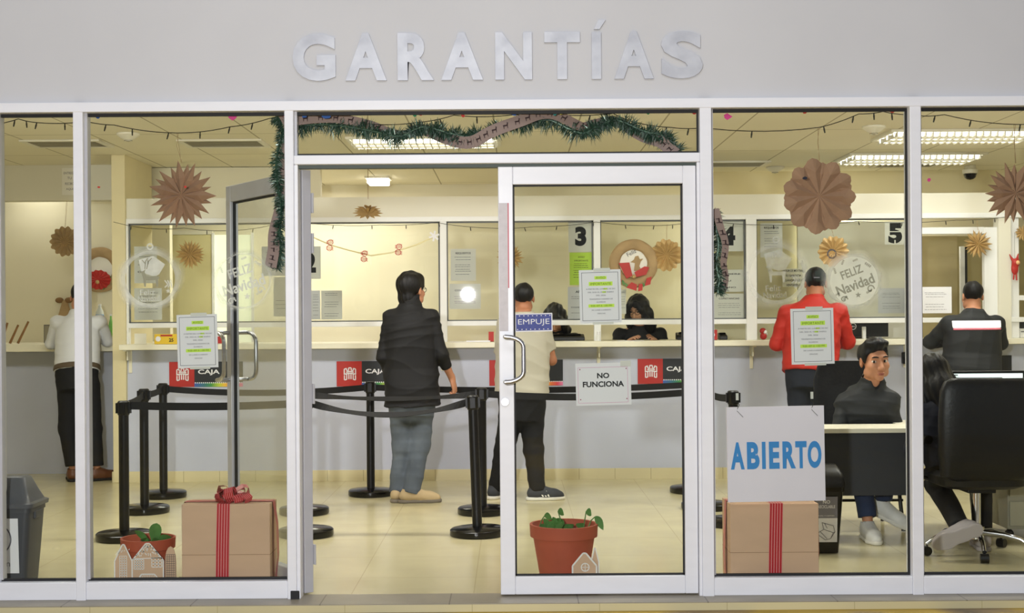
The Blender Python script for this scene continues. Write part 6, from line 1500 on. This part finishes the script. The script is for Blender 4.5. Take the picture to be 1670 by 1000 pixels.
def person(label, root, H, J, top, legs, shoes, hair, skin, g=1.0, head_ang=None, pitch=0, roll=0, hands=None, hs=None, look=(0, 0), h=.0075, glasses=False, cap=None, clothes_h=.0085, face=True, seedv=1):
    t = thing('person', label, 'person', root, 0, None); f, r = J['f'], J['r']
    hs = hs or H / 1.75; ha = dirv(head_ang) if head_ang is not None else f
    pr, rr_ = math.radians(pitch), math.radians(roll); rt = rightof(ha)
    fw = ha * math.cos(pr) - A(0, 0, 1) * math.sin(pr); up = np.cross(rt, fw); r2 = rt * math.cos(rr_) + up * math.sin(rr_); R = np.stack([r2, fw, np.cross(r2, fw)], axis=1)
    c = J['head']; k = H / 1.75
    ax = unit(J['neck'] - J['pelvis']); axl = np.linalg.norm(J['neck'] - J['pelvis']); lat = J['shR'] - J['shL']
    limb = lambda s, p, rad, kk=.02, **kw: s.chain(p, rad, kk, **kw)
    # ---- body, one surface
    b = SDF(); b.loft(J['pelvis'], J['neck'], lat, rings(H, g), .03, grow=-.008)
    b.cone(J['neck'] - ax * .03, c + R @ (A(0, -.022, -.06) * hs), .054 * k * (1 + (g - 1) * .5), .052 * k, .03)
    head_prims(b, c, R, hs)
    for S, sg in (('L', -1), ('R', 1)):
        b.cone(J['neck'] - ax * .06, J['sh' + S], .042 * k, .042 * k, .03)
        limb(b, [J['sh' + S], J['el' + S], J['wr' + S]], [.044 * k * g, .036 * k * g, .025 * k], .015)
        hd = (hands or {}).get(S)
        if hd: hand(b, J['wr' + S], hd[0], hd[1], hd[2], hd[3], k)
        else:
            d = unit(J['wr' + S] - J['el' + S]); hand(b, J['wr' + S], d, np.cross(d, f) * sg + f * .2, f, .5, k)
        kn, an = J['kn' + S], J['an' + S]; cm = kn * .7 + an * .3
        limb(b, [J['hip' + S], kn], [.072 * k, .05 * k], .03); limb(b, [kn, cm, an], [.046 * k, .048 * k, .030 * k], .02)
    b.build('body', skin, t, h)
    # ---- top
    gr = top.get('grow', .016)
    def topsdf(extra=0.0):
        s = SDF(); s.loft(J['pelvis'], J['neck'] - ax * .012, lat, rings(H, g, top.get('hem', -.06), top.get('boxy', .05)), .03, grow=gr + extra)
        for S in 'LR':
            s.cone(J['neck'] - ax * .075, J['sh' + S] - ax * .004, .05 * k, .052 * k * g + extra, .04)
            if top.get('sleeve', 'long') == 'short':
                e = J['sh' + S] + (J['el' + S] - J['sh' + S]) * top.get('cut', .72)
                s.cone(J['sh' + S], e, .056 * k * g + extra, .058 * k * g + extra, .03, cut=True)
            else:
                cu = top.get('cut' + S, top.get('cut', .93)); e = J['el' + S] + (J['wr' + S] - J['el' + S]) * cu; ra = top.get('arm', .058); s.ell(J['sh' + S] - ax * .004, A(1, 1, 1) * (ra * k * g + extra), None, .045)
                s.cone(J['sh' + S], J['el' + S], ra * k * g + extra, (ra - .006) * k * g + extra, top.get('armk', .008))
                s.cone(J['el' + S], e, (ra - .006) * k * g + extra, (ra - .016) * k * g + extra, .02, cut=True)
        if top.get('collar'):
            cc = J['neck'] - ax * .05; s.cone(cc, J['neck'] + ax * top['collar'] + R[:, 1] * .004, .088 * k, .080 * k, .02, cut=True)
            s.cone(J['neck'] + ax * .01, J['neck'] + ax * .2 + R[:, 1] * .02, .060 * k, .066 * k, .006, '-')
        if top.get('vneck'):
            s.cone(J['neck'] + ax * .05 + R[:, 1] * .07, J['neck'] - ax * top['vneck'] + f * .09, .042, .006, .004, '-')
        s.plane(J['pelvis'] + ax * (top.get('hem', -.06) * axl + .004), -ax)
        s.warp(folds(top.get('fold', .005), seed=seedv)); return s
    ts = topsdf(); to = ts.build(top.get('name', 'jacket'), top['mat'], t, clothes_h)
    if top.get('band'):
        for (z0, z1, m, bname, hw) in top['band']:
            q = topsdf(.006); q.plane(A(0, 0, z1), A(0, 0, 1)); q.plane(A(0, 0, z0), A(0, 0, -1))
            mid = (J['shL'] + J['shR']) / 2; lt = unit(lat); q.plane(mid - f * .015, f)
            q.plane(mid + lt * hw, lt); q.plane(mid - lt * hw, -lt); q.build(bname, m, to, .006)
    # ---- trousers
    if legs:
        s = SDF(); lg = legs.get('grow', .018)
        rg = rings(H, g); s.loft(J['pelvis'], J['neck'], lat, [(-.20, rg[0][1] * .86, rg[0][2] * .9, rg[0][3])] + [x for x in rg if x[0] < .3], .03, grow=legs.get('seat', .011))
        for S in 'LR':
            kn, an = J['kn' + S], J['an' + S]; e = an + (kn - an) * legs.get('cut', .02)
            s.cone(J['hip' + S], kn, .080 * k * min(g, 1.12) + lg * .6, .052 * k + lg, .035); s.cone(kn, e, .052 * k + lg, .040 * k + lg, .03, cut=True)
        s.warp(folds(legs.get('fold', .0045), 12, 30, seed=seedv + 5, hz=.35))
        tr = s.build(legs.get('name', 'trousers'), legs['mat'], t, clothes_h)
        if legs.get('belt'):
            q = SDF(); q.loft(J['pelvis'], J['neck'], lat, [x for x in rings(H, g) if x[0] < .5], .03, grow=.027)
            q.plane(J['pelvis'] + ax * (.2 * axl), ax); q.plane(J['pelvis'] + ax * (.12 * axl), -ax); q.build('belt', legs['belt'], tr, .008)
    if shoes:
        for S in 'LR':
            an = J['an' + S]; ft = J['foot' + S]
            if ft is None: ft = (dirv(math.degrees(math.atan2(f[1], f[0])) + (12 if S == 'L' else -12)), A(0, 0, 1))
            o = an - unit(ft[1]) * (.085 if shoes.get('flat') is None else .085)
            if ft[1][2] > .99: o = A(an[0], an[1], 0.001)
            shoe(t, o + unit(ft[0]) * .0, ft[0], ft[1], shoes['mat'], shoes['sole'], L=.285 * k * shoes.get('size', 1), stripes=shoes.get('stripes'), laces=shoes.get('laces'))
    # ---- head
    if hair: hair_sdf(c, R, hs, hair, seedv).build('hair', M['hair'], t, .006)
    Mx = Matrix([[R[i][0] * hs, R[i][1] * hs, R[i][2] * hs, c[i]] for i in range(3)] + [[0, 0, 0, 1]])
    if face: face_parts(t, c, R, hs, look)
    if cap:
        s = SDF(); T = lambda *p: c + R @ (A(*p) * hs); s.ell(T(0, -.014, .04), A(.083, .104, .09) * hs, R, .01)
        s.fun(T(-.3, -.3, -.3), T(.3, .3, .3), lambda p: (np.interp((((p - c) @ R) / hs)[..., 1], [-.13, -.05, .1], [-.02, .01, .03]) - (((p - c) @ R) / hs)[..., 2]) * hs, .003, '^')
        co_ = s.build('cap', cap, t, .006)
        MB().ring_loft([[(.075 * math.sin(a) * (1 - q * .15), .06 + q * .1 + .035 * math.cos(a), .045 - q * .02 - .012 * math.sin(a) ** 2) for a in [(-.5 + i / 10) * PI for i in range(11)]] for q in (0, .5, .6)], cap=False, close=False).xf(Mx).build('brim', cap, co_, smooth=True)
        MB().rect(-.022, .022, .018, .026, 0).xf(Matrix.Translation((0, -.1185, 0)) @ Matrix.Rotation(0, 4, 'X')).xf(Mx).build('mark', M['inkgrey'], co_)
    if glasses:
        mb = MB()
        for sg in (-1, 1):
            mb.tube([(sg * .033 + .024 * math.cos(a), .102 - .004 * abs(math.cos(a)), .006 + .018 * math.sin(a)) for a in [2 * PI * i / 16 for i in range(17)]], .0022, 6)
            mb.tube([(sg * .057, .098, .012), (sg * .08, .06, .012), (sg * .083, -.01, .008)], .0022, 6)
        mb.tube([(-.009, .104, .01), (.009, .104, .01)], .0022, 6)
        mb.xf(Mx).build('glasses', M['blackgloss'], t, smooth=True)
    return t, J, R

class Q:
    """photo point at a depth offset -> coordinates relative to a figure's root on the floor"""
    def __init__(s, px, Y, py=500): s.Y = Y; s.root = Vector((PX(px, Y, py), Y, 0))
    def __call__(s, px, py, dy=0.0): return A(*(P(px, py, s.Y + dy) - s.root))

# 1 man in the white shirt leaning on the alcove counter
q = Q(124, 4.82, 600); J = stand(1.74, 90)
J['pelvis'] = q(126, 618, 0.0); J['neck'] = q(128, 512, .16); J['head'] = q(131, 486, .25)
J['shL'] = q(94, 525, .12); J['elL'] = q(83, 561, .2); J['wrL'] = q(104, 560, .48); J['shR'] = q(163, 524, .12); J['elR'] = q(176, 557, .24); J['wrR'] = q(150, 557, .5)
for S, a in (('L', 111), ('R', 146)): J['hip' + S] = q(a, 630, 0); J['kn' + S] = q(a + (-1 if S == 'L' else 6), 700, .02); J['an' + S] = q(a + (7 if S == 'L' else 12), 762, 0)
J['footL'] = (dirv(110), A(0, 0, 1)); J['footR'] = (dirv(35), A(0, 0, 1))
person('man in a white shirt and black trousers leaning over the alcove counter', q.root, 1.74, J, dict(mat=M['shirt'], name='shirt', hem=.1, boxy=.04, grow=.014, arm=.055, cut=.95, fold=.004, collar=.03), dict(mat=M['trouser'], belt=mat('brown leather belt', (92, 78, 62), 0.5), grow=.02), dict(mat=M['shoebrown'], sole=M['trouser']), 'short', M['skin'], g=1.0, pitch=30, seedv=3)

# 2 man in the black jacket
q = Q(674, 3.36, 640); J = stand(1.75, 78, .112)
J['pelvis'] = q(672, 648, .0); J['neck'] = q(668, 497, .0); J['head'] = q(671, 474, .03)
J['shL'] = q(638, 518, .0); J['elL'] = q(626, 582, -.02); J['wrL'] = q(646, 625, .22); J['shR'] = q(702, 518, -.02); J['elR'] = q(719, 578, -.03); J['wrR'] = q(737, 617, .08)
J['hipL'] = q(654, 655); J['hipR'] = q(688, 655); J['knL'] = q(656, 728, .03); J['knR'] = q(685, 728, .02); J['anL'] = q(649, 803, .05); J['anR'] = q(670, 805, -.03)
J['footL'] = (dirv(75), A(0, 0, 1)); J['footR'] = (dirv(8), A(0, 0, 1))
person('man in a black jacket and faded jeans standing in the doorway queue, seen from behind', q.root, 1.75, J, dict(mat=M['jacket'], hem=-.10, boxy=.03, grow=.022, arm=.060, cutL=.9, cutR=.55, fold=.008, collar=.085), dict(mat=M['jeans'], name='jeans', grow=.024, fold=.006, cut=0.0), dict(mat=M['shoetan'], sole=M['soletan'], size=1.08), 'full', M['skin'], g=1.06, head_ang=58, hs=1.08, hands={'R': (A(.25, .15, -1), A(-1, .3, 0), A(.1, 1, .1), 1.05)}, glasses=True, h=.0065, clothes_h=.0065, seedv=4)

# 3 man in the beige T-shirt
q = Q(850, 3.45, 640); J = stand(1.66, 84, .11)
J['pelvis'] = q(851, 656); J['neck'] = q(853, 509); J['head'] = q(854, 487, .04)
J['shL'] = q(824, 529, 0); J['elL'] = q(817, 590, .06); J['wrL'] = q(862, 588, .26); J['shR'] = q(885, 529, 0); J['elR'] = q(900, 588, .03); J['wrR'] = q(862, 577, .24)
J['hipL'] = q(837, 662); J['hipR'] = q(867, 662); J['knL'] = q(822, 735, .05); J['knR'] = q(870, 735, .0); J['anL'] = q(808, 800, .08); J['anR'] = q(877, 803, -.02)
J['footL'] = (dirv(60), A(0, 0, 1)); J['footR'] = (dirv(6), A(0, 0, 1))
person('man in a beige T-shirt and black trousers standing behind the closed door leaf', q.root, 1.66, J, dict(mat=M['tee'], name='t_shirt', sleeve='short', cut=.74, hem=.05, boxy=.06, grow=.02, fold=.007), dict(mat=M['trouser'], grow=.026, fold=.006), dict(mat=M['shoegrey'], sole=M['solewhite'], stripes=M['solewhite']), 'fade', M['skin2'], g=1.08, head_ang=95, seedv=6)

# 4 woman with glasses behind the counter
q = Q(1046, 5.42, 520); J = stand(1.6, -100, .105)
J['neck'] = q(1044, 529, -.06); J['pelvis'] = J['neck'] + A(.0, .16, -.55); J['head'] = q(1040, 504, -.12)
J['shR'] = q(1010, 545, -.06); J['shL'] = q(1077, 545, -.02); J['elR'] = q(1003, 578, -.16); J['elL'] = q(1086, 578, -.12); J['wrR'] = q(1028, 556, -.42); J['wrL'] = q(1068, 556, -.4)
person('woman with long black hair and glasses looking down behind the counter', q.root, 1.6, J, dict(mat=M['jacket'], name='sweater', arm=.06, grow=.024, hem=.1), dict(mat=M['trouser']), dict(mat=M['shoegrey'], sole=M['trouser']), 'long', M['skin3'], g=1.02, head_ang=-118, pitch=26, glasses=True, hs=.96, h=.0065, seedv=8)

# 5 woman bent low so that only her hair dome shows
q = Q(908, 5.45, 520); J = stand(1.52, -95, .1)
J['neck'] = q(908, 538, .0); J['pelvis'] = J['neck'] + A(0, .1, -.52); J['head'] = q(905, 519, -.1)
J['shR'] = q(880, 552, .0); J['shL'] = q(938, 552, .0); J['elR'] = q(874, 585, -.1); J['elL'] = q(942, 585, -.1); J['wrR'] = q(893, 557, -.32); J['wrL'] = q(922, 557, -.32)
person('woman with black hair bent over the counter beside the man in the beige T-shirt', q.root, 1.52, J, dict(mat=M['jacket'], name='sweater', arm=.052, grow=.014, hem=.1), dict(mat=M['trouser']), dict(mat=M['shoegrey'], sole=M['trouser']), 'long', M['skin3'], head_ang=-95, pitch=48, hs=.95, seedv=9)

# 6 man in the red jacket and dark cap
q = Q(1322, 4.0, 560); J = stand(1.8, 90, .112)
J['pelvis'] = q(1321, 612, -.05); J['neck'] = q(1327, 488, .06); J['head'] = q(1330, 463, .12)
J['shL'] = q(1283, 510, .04); J['elL'] = q(1268, 561, .08); J['wrL'] = q(1294, 559, .42); J['shR'] = q(1368, 508, .04); J['elR'] = q(1383, 558, .1); J['wrR'] = q(1352, 558, .44)
for S, a in (('L', 1303), ('R', 1338)): J['hip' + S] = q(a, 620, -.05); J['kn' + S] = q(a, 700, -.02); J['an' + S] = q(a, 778, -.05)
person('man in a red jacket and dark cap standing at counter four', q.root, 1.8, J, dict(mat=M['redjacket'], hem=.02, boxy=.06, grow=.022, arm=.06, fold=.006, collar=.03, cut=.95), dict(mat=M['jeansdark'], name='jeans'), dict(mat=M['shoegrey'], sole=M['trouser']), 'short', M['skin2'], g=1.1, cap=mat('dark green cap cloth', (30, 38, 36), 0.8), pitch=12, head_ang=82, seedv=11)

# 7 seated youth at the desk
q = Q(1412, 2.05, 640); J = stand(1.72, -90, .11)
J['f'] = dirv(-86); J['r'] = rightof(J['f'])
J['pelvis'] = q(1410, 745, .0); J['neck'] = q(1422, 624, -.13); J['head'] = q(1426, 589, -.22)
J['shR'] = q(1377, 659, -.08); J['shL'] = q(1450, 653, -.14); J['elR'] = q(1366, 722, -.12); J['elL'] = q(1459, 716, -.14); J['wrR'] = q(1400, 745, -.08); J['wrL'] = q(1440, 745, -.08)
J['hipR'] = q(1388, 752, -.02); J['hipL'] = q(1434, 752, -.02); J['knR'] = q(1405, 775, -.41); J['knL'] = q(1445, 768, -.40); J['anR'] = A(*(Vector((PX(1416, 1.56, 870), 1.56, .095)) - q.root)); J['anL'] = A(*(Vector((PX(1440, 1.7, 830), 1.7, .20)) - q.root))
J['footR'] = (dirv(-90), A(0, 0, 1)); J['footL'] = (A(.86, -.30, -.42), unit(A(.38, -.25, .88)))
person('seated youth in a black jacket, jeans and white trainers looking aside at the desk', q.root, 1.72, J, dict(mat=M['jacketgrey'], hem=.0, boxy=.0, grow=.02, arm=.062, armk=.003, fold=.008, collar=.04, vneck=.045, cut=.95), dict(mat=mat('blue denim', (40, 52, 80), 0.85, var=0.2), name='jeans', grow=.016, cut=.14), dict(mat=M['shoewhite'], sole=M['solewhite'], laces=M['paper']), 'quiff', M['skin'], g=1.02, head_ang=-82, pitch=5, roll=-3, hs=1.06, look=(.8, 0), h=.0055, clothes_h=.006, seedv=13)

# 8 man with the reflective stripe
q = Q(1582, 4.0, 560); J = stand(1.72, 90, .112)
J['pelvis'] = q(1584, 612, -.02); J['neck'] = q(1587, 508, .04); J['head'] = q(1586, 484, .1)
J['shL'] = q(1549, 528, .03); J['elL'] = q(1518, 558, .2); J['wrL'] = q(1548, 556, .44); J['shR'] = q(1625, 527, .03); J['elR'] = q(1632, 560, .14); J['wrR'] = q(1606, 557, .44)
for S, a in (('L', 1568), ('R', 1602)): J['hip' + S] = q(a, 622, -.02); J['kn' + S] = q(a, 700, 0); J['an' + S] = q(a, 778, -.02)
z1 = q(1585, 523)[2]; z0 = q(1585, 535)[2]; dz = z0 - z1
M['reflect'] = mat('glowing reflective tape', (250, 246, 250), 0.4, emit=0.55); M['reflectpink'] = mat('pink tape edge', (226, 120, 140), 0.5)  # emission paints the light thrown back by the tape into the stripe
person('man with a white reflective stripe across his black jacket at the counter', q.root, 1.72, J, dict(mat=M['jacketgrey'], hem=-.04, boxy=.1, grow=.022, arm=.06, fold=.005, collar=.02, cut=.95, band=[(z0, z1, M['reflect'], 'reflective_stripe', .195), (z0 - .016, z0 - .001, M['reflectpink'], 'pink_stripe_edge', .195)]), dict(mat=M['trouser']), dict(mat=M['shoegrey'], sole=M['trouser']), 'fade', M['skin'], g=1.1, pitch=8, seedv=15)

# 9 person on the swivel chair, leaning aside
q = Q(1545, 1.08, 760); J = stand(1.64, 92, .105)
J['pelvis'] = A(*(Vector((PX(1566, 1.08, 760), 1.12, .52)) - q.root)); J['neck'] = q(1527, 650, .14); J['head'] = q(1521, 612, .2)
J['shL'] = q(1497, 672, .08); J['elL'] = q(1487, 735, .04); J['wrL'] = q(1500, 728, .32); J['shR'] = q(1566, 641, .12); J['elR'] = q(1604, 655, .26); J['wrR'] = q(1590, 668, .5)
J['hipL'] = J['pelvis'] + A(-.09, .0, -.02); J['hipR'] = J['pelvis'] + A(.09, .0, -.02)
J['knL'] = q(1528, 790, .36); J['knR'] = q(1600, 790, .38); J['anL'] = A(*(Vector((PX(1572, .86, 870), .9, .17)) - q.root)); J['anR'] = A(*(Vector((PX(1602, 1.2, 900), 1.2, .1)) - q.root))
J['footL'] = (unit(A(-.93, .08, -.36)), unit(A(-.1, .98, .18))); J['footR'] = (dirv(80), A(0, 0, 1))
person('dark-haired person in navy clothes sitting in the black swivel chair', q.root, 1.64, J, dict(mat=M['navy'], name='sweater', hem=-.02, boxy=.06, grow=.02, arm=.056, fold=.005, collar=.02), dict(mat=M['trouser'], grow=.02), dict(mat=M['solepale'], sole=M['solepale']), 'long', M['skin2'], pitch=24, roll=6, seedv=17)
# ================================================================== camera, lamps, world
cam = bpy.data.cameras.new('camera'); co = bpy.data.objects.new('camera', cam); COL.objects.link(co)
cam.sensor_width = 36.0; cam.lens = FOC / 1670.0 * 36.0; cam.shift_y = 20.0 / 1670.0; cam.clip_start = 0.05
co.matrix_world = Matrix.Translation((0, CAMY, EYE)) @ Matrix.Rotation(PI / 2, 4, 'X') @ Matrix.Rotation(-ROLL, 4, 'Z')
bpy.context.scene.camera = co
def lamp(kind, name, loc, energy, col=(1, 1, 1), size=0.2, rot=(0, 0, 0), size_y=None):
    l = bpy.data.lights.new(name, kind); l.energy = energy; l.color = col
    if kind == 'AREA':
        l.size = size
        if size_y: l.shape = 'RECTANGLE'; l.size_y = size_y
    else: l.shadow_soft_size = size
    o = bpy.data.objects.new(name, l); COL.objects.link(o); o.location = loc; o.rotation_euler = rot; return o
lamp('POINT', 'camera_flash', (-0.75, CAMY - 0.05, EYE + 0.42), 900, (0.97, 0.98, 1.0), 0.09)
lamp('AREA', 'street_canopy_light', (0, -4.2, 4.6), 60, (0.97, 0.98, 1.0), 4.0, (0.5, 0, 0), 1.2)
for x in (-3.2, -1.1, 1.1, 3.2):
    lamp('AREA', 'hall_light', (x, 1.8, HC - 0.06), 54, (1, 0.975, 0.92), 1.2, (0.4, 0, 0), 0.5)
lamp('AREA', 'office_fill', (-2.0, 6.35, HC - 0.06), 42, (1, 0.965, 0.88), 1.2, (0, 0, 0), 0.5)  # added fill hidden behind the left bulkhead, no fixture there
lamp('AREA', 'office_fill', (3.0, 6.85, HC - 0.06), 42, (1, 0.965, 0.88), 1.2, (0, 0, 0), 0.5)  # added fill out of sight behind the right bulkhead, without a fixture
lamp('AREA', 'office_fill', (PX(617, 6.6, 290), 6.6, HC - 0.075), 4, (1, 0.965, 0.88), 0.2, (0, 0, 0), 0.26)  # strengthens the small square ceiling light
lamp('AREA', 'hall_light', (PX(1562, 3.75, 216), 3.75, HC - 0.055), 20, (1, 0.975, 0.92), 1.1, (0, 0, 0), 0.5)
lamp('AREA', 'alcove_fill', (-4.5, 5.85, HC - 0.08), 3.5, (1, 0.965, 0.88), 0.5, (0, 0, 0), 0.5)  # added lamp concealed by the alcove header, not a real fixture
w = bpy.data.worlds.new('night street'); bpy.context.scene.world = w; w.use_nodes = True
w.node_tree.nodes['Background'].inputs[0].default_value = (0.9, 0.92, 1.0, 1); w.node_tree.nodes['Background'].inputs[1].default_value = 0.22
sc = bpy.context.scene
sc.view_settings.view_transform = 'Standard'; sc.view_settings.look = 'None'; sc.view_settings.exposure = 0.0
sc.cycles.use_denoising = True; sc.cycles.transparent_max_bounces = 24; sc.cycles.max_bounces = 8; sc.cycles.caustics_reflective = False; sc.cycles.caustics_refractive = False
